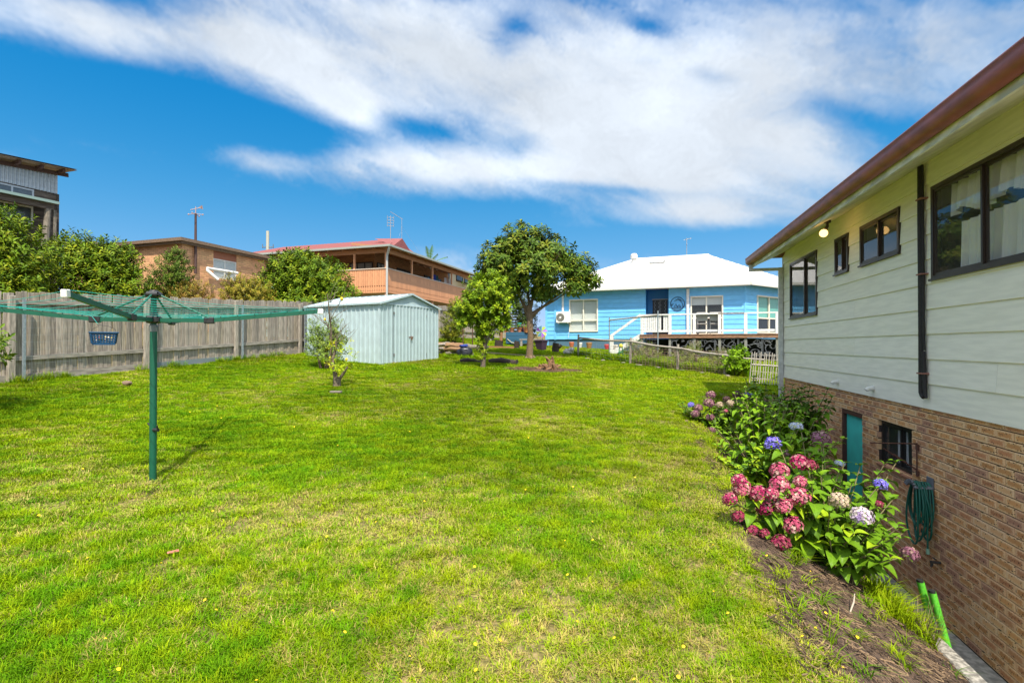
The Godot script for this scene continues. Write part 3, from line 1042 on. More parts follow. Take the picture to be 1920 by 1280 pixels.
# a sliding window in the house wall; what = 0 plain room behind, 1 lace curtains, 2 cellar window with a side curtain
func wall_window(h: Node3D, o: Array, bars: Array, m: Material, deep: float, what: int) -> void:
	var w := empty(h, "window")
	var f := MB.new()
	var g := 0.045
	var x0 := deep - 0.035
	var x1 := deep + 0.05
	f.box(Vector3(x0, o[2], -o[1]), Vector3(x1, o[2] + g, -o[0]))
	f.box(Vector3(x0, o[3] - g, -o[1]), Vector3(x1, o[3], -o[0]))
	f.box(Vector3(x0, o[2] + g, -o[1]), Vector3(x1, o[3] - g, -o[1] + g))
	f.box(Vector3(x0, o[2] + g, -o[0] - g), Vector3(x1, o[3] - g, -o[0]))
	if deep < 0.01: f.box(Vector3(x0 - 0.02, o[2] - 0.012, -o[1] - 0.02), Vector3(x0, o[2] + 0.012, -o[0] + 0.02))
	part(w, "frame", f, m)
	var edges := [o[0] + g] + bars + [o[1] - g]
	for i in edges.size() - 1:
		var a: float = edges[i]
		var b: float = edges[i + 1]
		var xs := deep + (0.012 if i % 2 == 0 else -0.012)
		var s := MB.new()
		var q := 0.028
		s.box(Vector3(xs - 0.011, o[2] + g, -b - (q if i < edges.size() - 2 else 0.0)), Vector3(xs + 0.011, o[3] - g, -b + q))
		s.box(Vector3(xs - 0.011, o[2] + g, -a - q), Vector3(xs + 0.011, o[3] - g, -a + 0.0))
		s.box(Vector3(xs - 0.0105, o[2] + g, -b + q), Vector3(xs + 0.0105, o[2] + g + q, -a - q))
		s.box(Vector3(xs - 0.0105, o[3] - g - q, -b + q), Vector3(xs + 0.0105, o[3] - g, -a - q))
		part(w, "sash", s, m)
		var p := MB.new()
		p.quad(Vector3(xs, o[2] + g + q, -b + q), Vector3(xs, o[2] + g + q, -a - q), Vector3(xs, o[3] - g - q, -a - q), Vector3(xs, o[3] - g - q, -b + q))
		part(w, "pane", p, glass("window glass", 0.08))
	# the room behind: five dim faces
	var r := MB.new()
	var back := deep + (2.6 if what < 2 else 1.4)
	var lo := Vector3(deep + 0.09, o[2] - 0.3, -o[1] - 0.3)
	var hi := Vector3(back, o[3] + 0.15, -o[0] + 0.3)
	r.quad(Vector3(hi.x, lo.y, lo.z), Vector3(hi.x, lo.y, hi.z), Vector3(hi.x, hi.y, hi.z), Vector3(hi.x, hi.y, lo.z))
	r.quad(Vector3(lo.x, lo.y, hi.z), Vector3(lo.x, hi.y, hi.z), Vector3(hi.x, hi.y, hi.z), Vector3(hi.x, lo.y, hi.z))
	r.quad(Vector3(lo.x, lo.y, lo.z), Vector3(hi.x, lo.y, lo.z), Vector3(hi.x, hi.y, lo.z), Vector3(lo.x, hi.y, lo.z))
	r.quad(Vector3(lo.x, lo.y, lo.z), Vector3(lo.x, lo.y, hi.z), Vector3(hi.x, lo.y, hi.z), Vector3(hi.x, lo.y, lo.z))
	r.quad(Vector3(lo.x, hi.y, hi.z), Vector3(lo.x, hi.y, lo.z), Vector3(hi.x, hi.y, lo.z), Vector3(hi.x, hi.y, hi.z))
	part(w, "room_lining", r, mat("room lining", lin(0.20, 0.17, 0.14), 0.9))
	var lace := leaf_mat("lace", 0.9, 0.6)
	var drops := []
	if what == 1: drops = [[4.55, 4.93, 4.1, 5.95, 0.05, true], [3.92, 4.47, 4.1, 5.78, 0.035, false]]
	elif what == 2: drops = [[1.5, 2.03, 7.2, 7.42, 0.02, false]]
	for c in drops:
		var n := int((c[3] - c[2]) / 0.012)
		var pts := []
		for j in 7:
			for i in n + 1:
				var s := lerpf(c[2], c[3], float(i) / n)
				var k := float(j) / 6.0
				var low_y: float = c[0] + (0.05 * sin(s * 9.0) + 0.03 * absf(sin(s * 21.0)) if c[5] else 0.0)
				var x: float = deep + 0.13 + c[4] * (0.5 + 0.5 * k) * (sin(s * 42.0 + sin(s * 7.0) * 2.0) + 0.4 * sin(s * 97.0))
				pts.append(Vector3(x, lerpf(c[1], low_y, k), -s))
		var sh := MB.new()
		sh.col = Color(0.78, 0.78, 0.76)
		sh.smooth_sheet(pts, n + 1)
		part(w, "curtain", sh, lace)

func beam(mb: MB, a: Vector3, b: Vector3, thick: float, tall: float) -> void:
	var z := (b - a).normalized()
	var x := Vector3.UP.cross(z)
	if x.length() < 0.01: x = Vector3.RIGHT
	x = x.normalized()
	mb.cbox((a + b) / 2, Vector3(thick, tall, a.distance_to(b)), Basis(x, z.cross(x), z))

# ------------------------------------------------------------------ paling fence up the left side
func make_fence() -> void:
	var start := Vector3(-11.03, 0, -6.0)
	var turn := -atan(0.331)
	start.y = ground(start.x, start.z)
	var f := thing("paling_fence", "weathered grey timber paling fence along the uphill side of the lawn", "fence", start, turn)
	var basis := Basis(Vector3.UP, turn)
	var woods := []
	for i in 5:
		var k: Array = [[0.36, 0.315, 0.265], [0.31, 0.27, 0.23], [0.42, 0.37, 0.315], [0.27, 0.235, 0.20], [0.38, 0.325, 0.255]][i]
		woods.append(mat("weathered paling %d" % i, lin(k[0], k[1], k[2]), 0.95, [80 + i, 0.03, 0.6, 1.0], Vector3(2.6, 0.3, 2.6), 0.15))
	var frames := mat("weathered rail timber", lin(0.34, 0.31, 0.27), 0.95, [86, 0.03, 0.55, 1.0], Vector3(2.0, 2.0, 0.35), 0.3)
	var posts := mat("weathered post timber", lin(0.36, 0.32, 0.27), 0.95, [87, 0.03, 0.55, 1.0], Vector3(2.4, 0.4, 2.4), 0.4)
	var steel := mat("galvanised steel", lin(0.30, 0.36, 0.40), 0.5, [88, 0.05, 0.75, 1.0], Vector3(1, 1, 1), 0.0, 0.3)
	var shapes := []
	for i in 4:
		var mb := MB.new()
		mb.soft_box(Vector3(-0.008, 0, -0.0485), Vector3(0.008, 1.615 + 0.012 * i, 0.0485), 0.004)
		shapes.append(mb.mesh())
	var t := 0.05
	while t < 27.5:
		var p := basis * Vector3(0, 0, -t)
		var y := ground(start.x + p.x, start.z + p.z) - start.y
		var up := Transform3D(Basis(Vector3(1, 0, 0), rand(-0.008, 0.008)) * Basis(Vector3.UP, rand(-0.03, 0.03)), Vector3(rand(-0.012, 0.012), y + 0.125 + rand(-0.015, 0.015), -t))
		part(f, "paling", shapes[rng.randi_range(0, 3)], woods[rng.randi_range(0, 4)], up)
		t += 0.1
	var bay := 2.63
	var first := 1.48
	var base := func_ground(f, first)
	for k in 11:
		var a := first + (k - 1) * bay
		var ya := func_ground(f, a)
		var yb := func_ground(f, a + bay)
		var po := MB.new()
		po.soft_box(Vector3(0.03, -0.3, -0.06), Vector3(0.105, 1.7 + 0.03 * sin(k * 2.0), 0.06), 0.01)
		if a > 0: part(f, "timber_post", po, posts, Transform3D(Basis(Vector3(0, 0, 1), rand(-0.01, 0.01)), Vector3(0, ya, -a)))
		if a > 0 and k < 8:
			var sp := MB.new()
			sp.box(Vector3(0.11, -0.3, -0.022), Vector3(0.15, 1.62, 0.022))
			part(f, "steel_post", sp, steel, Transform3D(Basis(), Vector3(0, ya, -a - 0.17)))
		for r in [[1.55, 0.075], [0.45, 0.085]]:
			var mb := MB.new()
			beam(mb, Vector3(0.04, ya + r[0], -maxf(a, 0.0)), Vector3(0.04, yb + r[0], -a - bay), 0.04, r[1])
			part(f, "rail", mb, frames)
		var kick := MB.new()
		beam(kick, Vector3(0.022, ya + 0.05, -maxf(a, 0.0)), Vector3(0.022, yb + 0.05, -a - bay), 0.025, 0.17)
		if k != 3: part(f, "kick_board", kick, frames)
		else: part(f, "kick_board", kick, mat("blue grey sheet", lin(0.16, 0.20, 0.22), 0.6)).set_meta("label", "blue grey metal sheet closing the foot of one bay")
	# square wire netting tied to the second and third bays
	var net := MB.new()
	for i in 9: net.bar(Vector3(0.17, func_ground(f, 4.3) + 0.2 + i * 0.14, -4.25), Vector3(0.17, func_ground(f, 5.4) + 0.2 + i * 0.14, -5.35), 0.0013, 3)
	for i in 9: net.bar(Vector3(0.17, func_ground(f, 4.3) + 0.2, -4.25 - i * 0.137), Vector3(0.17, func_ground(f, 4.3) + 1.36, -4.25 - i * 0.137), 0.0013, 3)
	part(f, "wire_netting", net, steel)

func func_ground(f: Node3D, t: float) -> float:        # height of the ground along a fence, in the fence's axes
	var p := f.transform * Vector3(0, 0, -t)
	return ground(p.x, p.z) - f.position.y

# ------------------------------------------------------------------ the steel garden shed
# ribbed sheet: along +x, up +y, ribs towards +z
func ribbed(length: float, tall: float, pitch: float, rib: float, deep: float, top0 := 0.0, top1 := 0.0) -> MB:
	var mb := MB.new()
	var xs := [[0.0, 0.0]]
	var x := pitch * 0.5
	while x + rib < length:
		xs.append_array([[x, 0.0], [x + rib * 0.25, deep], [x + rib * 0.75, deep], [x + rib, 0.0]])
		x += pitch
	xs.append([length, 0.0])
	for i in xs.size() - 1:
		var a: Array = xs[i]
		var b: Array = xs[i + 1]
		var ta: float = tall + lerpf(top0, top1, a[0] / length)
		var tb: float = tall + lerpf(top0, top1, b[0] / length)
		mb.quad(Vector3(a[0], 0, a[1]), Vector3(b[0], 0, b[1]), Vector3(b[0], tb, b[1]), Vector3(a[0], ta, a[1]))
	return mb

func make_shed() -> void:
	var turn := -deg_to_rad(29.0)
	var s := thing("garden_shed", "pale blue ribbed steel garden shed with double doors", "shed", Vector3(-4.0, 0.98, -15.48), turn)
	var paint := mat("pale blue shed steel", lin(0.50, 0.62, 0.655), 0.35, [90, 0.015, 0.92, 1.0], Vector3(0.8, 0.5, 0.8), 0.0, 0.2)
	var dark := mat("shaded side steel", lin(0.44, 0.56, 0.59), 0.35, [91, 0.015, 0.92, 1.0], Vector3(0.8, 0.5, 0.8), 0.0, 0.2)  # same steel, darker: the door side's lesser sun put into its colour
	var long := 3.2
	var wide := 2.85
	var tall := 1.92
	# long wall facing the hoist (z = 0), door wall facing right (x = 0), and the two behind
	part(s, "wall_panel", ribbed(long, tall, 0.19, 0.05, 0.03), paint, Transform3D(Basis(), Vector3(-long, 0, 0)))
	part(s, "wall_panel", ribbed(0.58, tall, 0.19, 0.05, 0.03), dark, Transform3D(Basis(Vector3.UP, PI / 2), Vector3(0, 0, 0)))
	part(s, "wall_panel", ribbed(0.62, tall, 0.19, 0.05, 0.03), dark, Transform3D(Basis(Vector3.UP, PI / 2), Vector3(0, 0, -wide + 0.62)))
	part(s, "wall_panel", ribbed(long, tall, 0.19, 0.05, 0.03), paint, Transform3D(Basis(Vector3.UP, PI), Vector3(0, 0, -wide)))
	part(s, "wall_panel", ribbed(wide, tall, 0.19, 0.055, 0.018), paint, Transform3D(Basis(Vector3.UP, -PI / 2), Vector3(-long, 0, -wide)))
	for k in 2:
		var dn := part(s, "door", ribbed(0.815, tall - 0.06, 0.165, 0.05, 0.028), dark, Transform3D(Basis(Vector3.UP, PI / 2), Vector3(0.012, 0.03, -0.585 - k * 0.82)))
		dn.set_meta("label", "ribbed steel shed door")
		var hinge := MB.new()
		for y in [0.25, 1.55]:
			hinge.box(Vector3(0.0 if k == 0 else 0.775, y, 0.005), Vector3(0.04 if k == 0 else 0.815, y + 0.08, 0.024))
		part(dn, "hinge", hinge, mat("dull steel", lin(0.3, 0.3, 0.3), 0.5, [], Vector3.ONE, 0.0, 0.6))
	var latch := MB.new()
	latch.box(Vector3(0.03, 0.86, -1.5), Vector3(0.045, 0.9, -1.3))
	latch.bar(Vector3(0.05, 0.78, -1.41), Vector3(0.05, 0.95, -1.41), 0.008)
	latch.box(Vector3(0.035, 0.8, -1.44), Vector3(0.06, 0.85, -1.39))
	part(s, "latch", latch, mat("rusty latch", lin(0.22, 0.13, 0.09), 0.6, [], Vector3.ONE, 0.0, 0.3))
	# gable over the doors, lintel rail, corner trims
	for x in [[0.006, 1.0], [-long - 0.006, -1.0]]:
		var g := MB.new()
		var a := Vector3(x[0], tall - 0.02, 0.02)
		var b := Vector3(x[0], tall - 0.02, -wide - 0.02)
		var c := Vector3(x[0], tall + 0.35, -wide / 2)
		if x[1] > 0: g.tri(a, b, c)
		else: g.tri(b, a, c)
		part(s, "gable_panel", g, mat("pale blue flat steel", lin(0.42, 0.54, 0.585), 0.4, [90, 0.015, 0.85, 1.0], Vector3(0.8, 0.5, 0.8)))
	var trim := MB.new()
	trim.box(Vector3(-0.03, 0, -0.03), Vector3(0.025, tall, 0.026))
	trim.box(Vector3(-0.03, 0, -wide - 0.02), Vector3(0.025, tall, -wide + 0.03))
	trim.box(Vector3(-long - 0.024, 0, -0.03), Vector3(-long + 0.03, tall, 0.026))
	trim.box(Vector3(0.0, tall - 0.045, -wide + 0.03), Vector3(0.034, tall - 0.005, -0.03))
	part(s, "corner_trim", trim, paint)
	# two roof sheets with a shallow rib
	var rise := 0.36
	var half := wide / 2 + 0.09
	var ang := atan2(rise, wide / 2)
	for k in 2:
		var sheet := ribbed(long + 0.16, half / cos(ang), 0.3, 0.05, 0.012)
		var bs := Basis(Vector3(1, 0, 0), -(PI / 2 - ang))
		var at := Vector3(-long - 0.08, tall - 0.09 * tan(ang) + 0.012, 0.09)
		if k == 1:
			bs = Basis(Vector3.UP, PI) * bs
			at = Vector3(0.08, tall - 0.09 * tan(ang) + 0.012, -wide - 0.09)
		part(s, "roof_sheet", sheet, paint, Transform3D(bs, at))
	var ridge := MB.new()
	beam(ridge, Vector3(-long - 0.09, tall + rise + 0.016, -wide / 2), Vector3(0.09, tall + rise + 0.016, -wide / 2), 0.12, 0.012)
	for k in [0.0, 1.0]:
		for x in [0.085, -long - 0.085]:
			beam(ridge, Vector3(x, tall - 0.045, 0.1 - k * (wide + 0.2)), Vector3(x, tall + rise - 0.002, -wide / 2), 0.014, 0.055)
	ridge.box(Vector3(-long - 0.08, tall - 0.055, 0.088), Vector3(0.08, tall - 0.005, 0.098))
	part(s, "roof_trim", ridge, paint)
	var slab := MB.new()
	slab.soft_box(Vector3(-long - 0.03, -0.45, -wide - 0.1), Vector3(0.07, -0.004, 0.07), 0.015)
	part(s, "slab", slab, mats["concrete"])

# ------------------------------------------------------------------ rotary clothes hoist
func make_hoist() -> void:
	var at := on_ground(-3.84, -5.48)
	var h := thing("clothes_hoist", "green rotary clothes hoist standing on the lawn", "clothes hoist", at)
	var green := mat("dark green hoist paint", lin(0.004, 0.092, 0.052), 0.45, [95, 0.04, 0.9, 1.0], Vector3(1, 1, 1))
	var black := mat("black hoist plastic", lin(0.018, 0.019, 0.02), 0.5)
	var mast := MB.new()
	mast.tube([Vector3(0, -0.3, 0), Vector3(0, 1.6, 0)], [0.034, 0.034], 16)
	part(h, "mast", mast, green)
	var inner := MB.new()
	inner.tube([Vector3(0, 1.55, 0), Vector3(0, 2.0, 0)], [0.027, 0.027], 14)
	part(h, "inner_mast", inner, green)
	var collar := MB.new()
	collar.lathe(Vector3(0, 1.575, 0), [Vector2(0.0, 0.0), Vector2(0.038, 0.0), Vector2(0.04, 0.06), Vector2(0.03, 0.075), Vector2(0.0, 0.075)], 16)
	part(h, "collar", collar, mat("grey collar plastic", lin(0.12, 0.14, 0.14), 0.4))
	var hub := MB.new()
	hub.soft_box(Vector3(-0.062, 1.665, -0.062), Vector3(0.062, 1.745, 0.062), 0.016, Transform3D(Basis(Vector3.UP, 0.28), Vector3.ZERO))
	hub.lathe(Vector3(0, 1.745, 0), [Vector2(0.04, 0.0), Vector2(0.034, 0.035), Vector2(0.0, 0.035)], 14)
	part(h, "hub", hub, black)
	var crown := MB.new()
	crown.soft_box(Vector3(-0.07, 1.945, -0.07), Vector3(0.07, 2.0, 0.07), 0.02, Transform3D(Basis(Vector3.UP, 0.28), Vector3.ZERO))
	crown.lathe(Vector3(0, 2.0, 0), [Vector2(0.05, 0.0), Vector2(0.035, 0.018), Vector2(0.0, 0.022)], 14)
	part(h, "crown_cap", crown, black)
	var crank := MB.new()
	crank.bar(Vector3(0.02, 0.53, 0.02), Vector3(0.075, 0.53, 0.03), 0.02, 10)
	crank.bar(Vector3(0.07, 0.53, 0.03), Vector3(0.075, 0.58, 0.05), 0.009)
	crank.bar(Vector3(-0.03, 0.575, 0.01), Vector3(-0.05, 0.6, 0.01), 0.01)
	part(h, "winding_gear", crank, black)
	var joint := 0.53
	var reach := 1.66
	var tips := []
	var knees := []
	for k in 4:
		var a := deg_to_rad(16.0) + k * PI / 2
		var dir := Vector3(cos(a), 0, -sin(a))
		var j := dir * joint + Vector3(0, 1.7, 0)
		var tip := dir * reach + Vector3(0, 1.82, 0)
		tips.append(tip)
		knees.append(j)
		var arm := MB.new()
		beam(arm, dir * 0.05 + Vector3(0, 1.7, 0), j, 0.028, 0.04)
		beam(arm, j - dir * 0.01, tip, 0.028, 0.042)
		var an := part(h, "arm", arm, green)
		var kn := MB.new()
		kn.soft_box(Vector3(-0.026, -0.034, -0.05), Vector3(0.026, 0.036, 0.05), 0.008, Transform3D(Basis(Vector3.UP, a + PI / 2), j))
		part(an, "knuckle", kn, black)
		var cap := MB.new()
		cap.soft_box(Vector3(-0.021, -0.03, -0.03), Vector3(0.021, 0.032, 0.03), 0.006, Transform3D(Basis(Vector3.UP, a + PI / 2) * Basis(Vector3(1, 0, 0), 0.1), tip + dir * 0.02))
		part(an, "end_cap", cap, mat("white cap plastic", lin(0.75, 0.75, 0.72), 0.4))
		var st := MB.new()
		st.tube([dir * 0.06 + Vector3(0, 1.965, 0), j + Vector3(0, 0.03, 0)], [0.0105, 0.0105], 8)
		part(h, "strut", st, green)
		var nub := MB.new()
		for q in 6:
			nub.bar(j.lerp(tip, 0.1 + q * 0.15) + Vector3(0, 0.02, 0), j.lerp(tip, 0.1 + q * 0.15) + Vector3(0, 0.034, 0), 0.006)
		part(an, "line_guide", nub, black)
	var wire := mat("turquoise line plastic", lin(0.01, 0.36, 0.30), 0.4)
	for loop in 8:
		var f := 0.02 + loop * 0.138
		var mb := MB.new()
		for k in 4:
			var a: Vector3 = knees[k].lerp(tips[k], f) + Vector3(0, 0.032, 0)
			var b: Vector3 = knees[(k + 1) % 4].lerp(tips[(k + 1) % 4], f) + Vector3(0, 0.032, 0)
			var pts := []
			for q in 9:
				var s := q / 8.0
				var sag := 4.0 * s * (1.0 - s) * (0.012 + 0.018 * f)
				if k == 2 and loop == 1: sag += 0.1 * exp(-pow((s - 0.52) * 9.0, 2.0))       # pulled down where the basket hangs
				pts.append(a.lerp(b, s) - Vector3(0, sag, 0))
			var rr := []
			rr.resize(9)
			rr.fill(0.0022)
			mb.tube(pts, rr, 4, false)
		part(h, "line", mb, wire)
	# peg basket hanging from an inner line
	var c0: Vector3 = knees[2].lerp(tips[2], 0.158)
	var c1: Vector3 = knees[3].lerp(tips[3], 0.158)
	var hang: Vector3 = at + c0.lerp(c1, 0.52) + Vector3(0, 0.032 - 0.13, 0)
	var top := hang - Vector3(-0.05, 0.075, 0)
	var b2 := thing("peg_basket", "blue plastic peg basket hanging from the hoist", "basket", top, 0.67)
	var blue := mat("blue basket plastic", lin(0.005, 0.055, 0.14), 0.4)
	var bb := MB.new()
	var hx := 0.1
	var hz := 0.062
	var deep := 0.1
	for side in 4:
		var along := Vector3(1, 0, 0) if side % 2 == 0 else Vector3(0, 0, 1)
		var out := (Vector3(0, 0, 1) if side % 2 == 0 else Vector3(1, 0, 0)) * (1.0 if side < 2 else -1.0)
		var la := hx if side % 2 == 0 else hz
		var lo := hz if side % 2 == 0 else hx
		for row in 5:                                      # bands left between the slots
			var y := -deep * (row / 4.0)
			var taper := 1.0 - 0.13 * row / 4.0
			var tall2 := 0.026 if row == 0 or row == 4 else 0.010
			var p0 := along * -la * taper + out * lo * taper + Vector3(0, y, 0)
			var p1 := along * la * taper + out * lo * taper + Vector3(0, y, 0)
			beam(bb, p0, p1, 0.005, tall2)
		for q in (9 if side % 2 == 0 else 6):
			var u := -1.0 + 2.0 * q / ((9 if side % 2 == 0 else 6) - 1)
			bb.bar(along * la * u + out * lo, along * la * 0.87 * u + out * lo * 0.87 + Vector3(0, -deep, 0), 0.006 if q > 0 else 0.012, 4)
	bb.box(Vector3(-hx * 0.87, -deep - 0.006, -hz * 0.87), Vector3(hx * 0.87, -deep, hz * 0.87))
	part(b2, "basket_body", bb, blue)
	var rim := MB.new()
	for q in [-1.0, 1.0]:
		rim.soft_box(Vector3(-hx - 0.018, 0.0, q * hz - 0.014), Vector3(hx + 0.018, 0.014, q * hz + 0.014), 0.004)
		rim.soft_box(Vector3(q * hx - 0.014, 0.001, -hz), Vector3(q * hx + 0.014, 0.013, hz), 0.004)
	part(b2, "rim", rim, blue)
	var hook := MB.new()
	for q in [-1.0, 1.0]:
		hook.tube([Vector3(q * hx * 0.95, 0.01, 0), Vector3(q * hx * 0.9, 0.04, 0), Vector3(q * hx * 0.4, 0.07, 0), Vector3(-0.05, 0.085, 0)], [0.002, 0.002, 0.002, 0.002], 5, false)
	part(b2, "wire_handle", hook, mat("dark wire", lin(0.03, 0.03, 0.035), 0.5))
	var pegs := [Color(0.8, 0.8, 0.78), Color(0.6, 0.42, 0.2), Color(0.05, 0.35, 0.4), Color(0.75, 0.15, 0.12), Color(0.8, 0.65, 0.1)]
	for i in 22:
		var pg := MB.new()
		pg.cbox(Vector3.ZERO, Vector3(0.06, 0.009, 0.008))
		var kk: Color = pegs[rng.randi_range(0, 4)]
		var o := single("clothes_peg", pg, mat("peg plastic %d" % pegs.find(kk), kk.linear_to_srgb(), 0.5), "small clothes peg heaped inside the blue peg basket", "peg", Vector3.ZERO, 0.0, "pegs in the basket")
		o.transform = Transform3D(Basis.from_euler(Vector3(rand(-0.4, 0.4), rng.randf() * TAU, rand(-0.4, 0.4))), top + Basis(Vector3.UP, 0.67) * Vector3(rand(-0.05, 0.05), rand(-0.085, -0.03), rand(-0.02, 0.02)))

# ------------------------------------------------------------------ the blue house behind
# local axes: x along its front, z out towards us; heights are the world's
func make_blue_house() -> void:
	var base := 1.35
	var h := thing("blue_house", "sky blue weatherboard house with a white hipped roof and timber deck", "house", Vector3(1.77, base, -26.2), -atan2(0.362, 0.932))
	var long := 9.28
	var top := 4.3 - base
	var foot := 1.9 - base
	var blue := mat("sky blue board paint", lin(0.15, 0.50, 0.88), 0.5, [100, 0.02, 0.9, 1.0], Vector3(0.4, 1, 0.4))
	var blue_b := mat("sky blue board paint lighter", lin(0.165, 0.53, 0.90), 0.5, [101, 0.02, 0.9, 1.0], Vector3(0.4, 1, 0.4))
	var deep_blue := mat("deep blue porch paint", lin(0.02, 0.22, 0.55), 0.5)  # recess walls a deeper blue than the boards
	var cream := mat("cream window paint", lin(0.74, 0.70, 0.58), 0.5)
	var white := mat("white deck paint", lin(0.78, 0.78, 0.76), 0.5, [102, 0.03, 0.8, 1.0], Vector3(1, 1, 1))
	# openings: [x0, x1, y0, y1]
	var w1 := [1.24, 2.62, 2.31 - base, 3.85 - base]
	var w2 := [7.01, 8.33, 2.13 - base, 3.82 - base]
	var porch := [4.95, 6.0, foot, 4.25 - base]
	var holes := []
	for o in [w1, w2, porch]: holes.append(Rect2(o[0], o[2], o[1] - o[0], o[3] - o[2]))
	var wing := Vector3(0.9475, 0, -0.3198)                 # direction of the angled wing past the corner, in local axes
	wing = Vector3(0.82 * 0.932 - 0.57 * 0.362, 0, -(0.82 * 0.362 + 0.57 * 0.932)).normalized()
	var wt := Transform3D(Basis(wing, Vector3.UP, wing.cross(Vector3.UP)), Vector3(long, 0, 0))
	var w3 := [0.95, 3.0, 2.2 - base, 3.85 - base]
	var wing_holes := [Rect2(w3[0], w3[2], w3[1] - w3[0], w3[3] - w3[2])]
	var rows := 11
	var exp2 := (top - foot) / rows
	for r in rows:
		var y0 := foot + r * exp2
		for face in 2:
			var length := long if face == 0 else 6.0
			for piece in pieces(cut(Rect2(0, y0, length, exp2), holes if face == 0 else wing_holes)):
				var mb := MB.new()
				for q in piece:
					var z0: float = 0.006 + 0.018 * (y0 + exp2 - q.position.y) / exp2
					var z1: float = 0.006 + 0.018 * (y0 + exp2 - q.end.y) / exp2
					var a := Vector3(q.position.x, q.position.y, z0)
					var b := Vector3(q.end.x, q.position.y, z0)
					var c := Vector3(q.end.x, q.end.y, z1)
					var d := Vector3(q.position.x, q.end.y, z1)
					mb.quad(a, b, c, d)
					mb.quad(Vector3(a.x, a.y, 0), Vector3(b.x, b.y, 0), b, a)
					mb.quad(Vector3(a.x, a.y, 0), a, d, Vector3(d.x, d.y, 0))
					mb.quad(b, Vector3(b.x, b.y, 0), Vector3(c.x, c.y, 0), c)
				part(h, "weatherboard", mb, blue if r % 2 else blue_b, Transform3D() if face == 0 else wt)
	var trim := MB.new()
	for x in [0.0, 0.42]: trim.box(Vector3(x - 0.05 if x == 0.0 else x, foot - 0.02, 0.0), Vector3(x + 0.05 if x == 0.0 else x + 0.1, top, 0.045))
	trim.box(Vector3(long - 0.04, foot, -0.03), Vector3(long + 0.03, top, 0.04))
	part(h, "corner_board", trim, blue_b)
	var skirt := MB.new()
	skirt.box(Vector3(0.0, -0.5, -0.2), Vector3(long, foot, -0.04))
	skirt.box(Vector3(0.0, -0.5, -0.2), Vector3(6.0, foot, -0.04), wt)
	part(h, "base_wall", skirt, mat("blue grey base", lin(0.07, 0.15, 0.22), 0.8))
	var side := MB.new()
	side.box(Vector3(-0.02, -0.5, -9.0), Vector3(0.1, top, 0.0))
	side.box(Vector3(0.0, -0.5, -9.1), Vector3(long + 5.0, top, -9.0))
	part(h, "side_wall", side, blue)
	# porch recess with the door
	var pr := MB.new()
	pr.quad(Vector3(porch[0], foot, 0.0), Vector3(porch[0], foot, -0.9), Vector3(porch[0], top, -0.9), Vector3(porch[0], top, 0.0))
	pr.quad(Vector3(porch[1], foot, -0.9), Vector3(porch[1], foot, 0.0), Vector3(porch[1], top, 0.0), Vector3(porch[1], top, -0.9))
	pr.quad(Vector3(porch[0], foot, -0.9), Vector3(porch[1], foot, -0.9), Vector3(porch[1], top, -0.9), Vector3(porch[0], top, -0.9))
	pr.quad(Vector3(porch[0], top - 0.02, 0.0), Vector3(porch[0], top - 0.02, -0.9), Vector3(porch[1], top - 0.02, -0.9), Vector3(porch[1], top - 0.02, 0.0))
	part(h, "porch", pr, deep_blue)
	var dn := empty(h, "front_door", Vector3(5.22, 2.06 - base, -0.89))
	var df := MB.new()
	df.box(Vector3(-0.04, 0, 0), Vector3(0.66, 1.76, 0.03))
	part(dn, "door_leaf", df, mat("black screen door", lin(0.012, 0.014, 0.018), 0.4))
	var dt := MB.new()
	dt.box(Vector3(-0.07, 1.76, 0), Vector3(0.69, 1.8, 0.045))
	part(dn, "door_head", dt, mat("grey trim", lin(0.4, 0.42, 0.42), 0.5))
	var dg := MB.new()
	for x in [0.06, 0.27, 0.33, 0.56]:
		for q in 16:
			beam(dg, Vector3(x, 0.2 + q * 0.095, 0.034), Vector3(x + (0.03 if q % 2 else -0.03), 0.29 + q * 0.095, 0.034), 0.008, 0.008)
	part(dn, "door_grille", dg, mat("pale grille", lin(0.5, 0.52, 0.54), 0.4, [], Vector3.ONE, 0.0, 0.4))
	var dk := MB.new()
	dk.bar(Vector3(0.62, 0.95, 0.03), Vector3(0.62, 1.1, 0.05), 0.015)
	part(dn, "door_handle", dk, mat("pale grille", lin(0.5, 0.52, 0.54)))
	# windows
	blue_window(h, w1, Transform3D(), cream, [1.93], 2.85 - base, mat("pale blind", lin(0.55, 0.6, 0.58), 0.8), 1.0)
	blue_window(h, w2, Transform3D(), cream, [7.66], 2.85 - base, mat("pale blind", lin(0.5, 0.5, 0.48), 0.8), 0.22)
	blue_window(h, w3, wt, cream, [1.95], 2.85 - base, mat("green blind", lin(0.12, 0.42, 0.36), 0.8), 0.62)
	# wall ornament: a ring with a beach scene of bars
	var orn := MB.new()
	var oc := Vector3(6.4, 3.53 - base, 0.04)
	var ring := []
	var rr := []
	for i in 33:
		ring.append(oc + Vector3(cos(TAU * i / 32), sin(TAU * i / 32), 0) * 0.31)
		rr.append(0.014)
	orn.tube(ring, rr, 6, false)
	for s in [[-0.08, 0.0], [0.06, -0.02]]:                 # two little gables
		orn.tri(oc + Vector3(s[0] - 0.08, -0.14 + s[1], 0), oc + Vector3(s[0] - 0.03, -0.14 + s[1], 0), oc + Vector3(s[0] + 0.01, 0.03 + s[1], 0))
		orn.tri(oc + Vector3(s[0] + 0.04, -0.14 + s[1], 0), oc + Vector3(s[0] + 0.09, -0.14 + s[1], 0), oc + Vector3(s[0] + 0.01, 0.03 + s[1], 0))
	for i in 7: orn.bar(oc + Vector3(0.0, 0.2, 0), oc + Vector3(-0.14 + 0.06 * i, 0.24 - 0.035 * absf(i - 3.0) + 0.02 * (i % 2), 0), 0.012, 4)
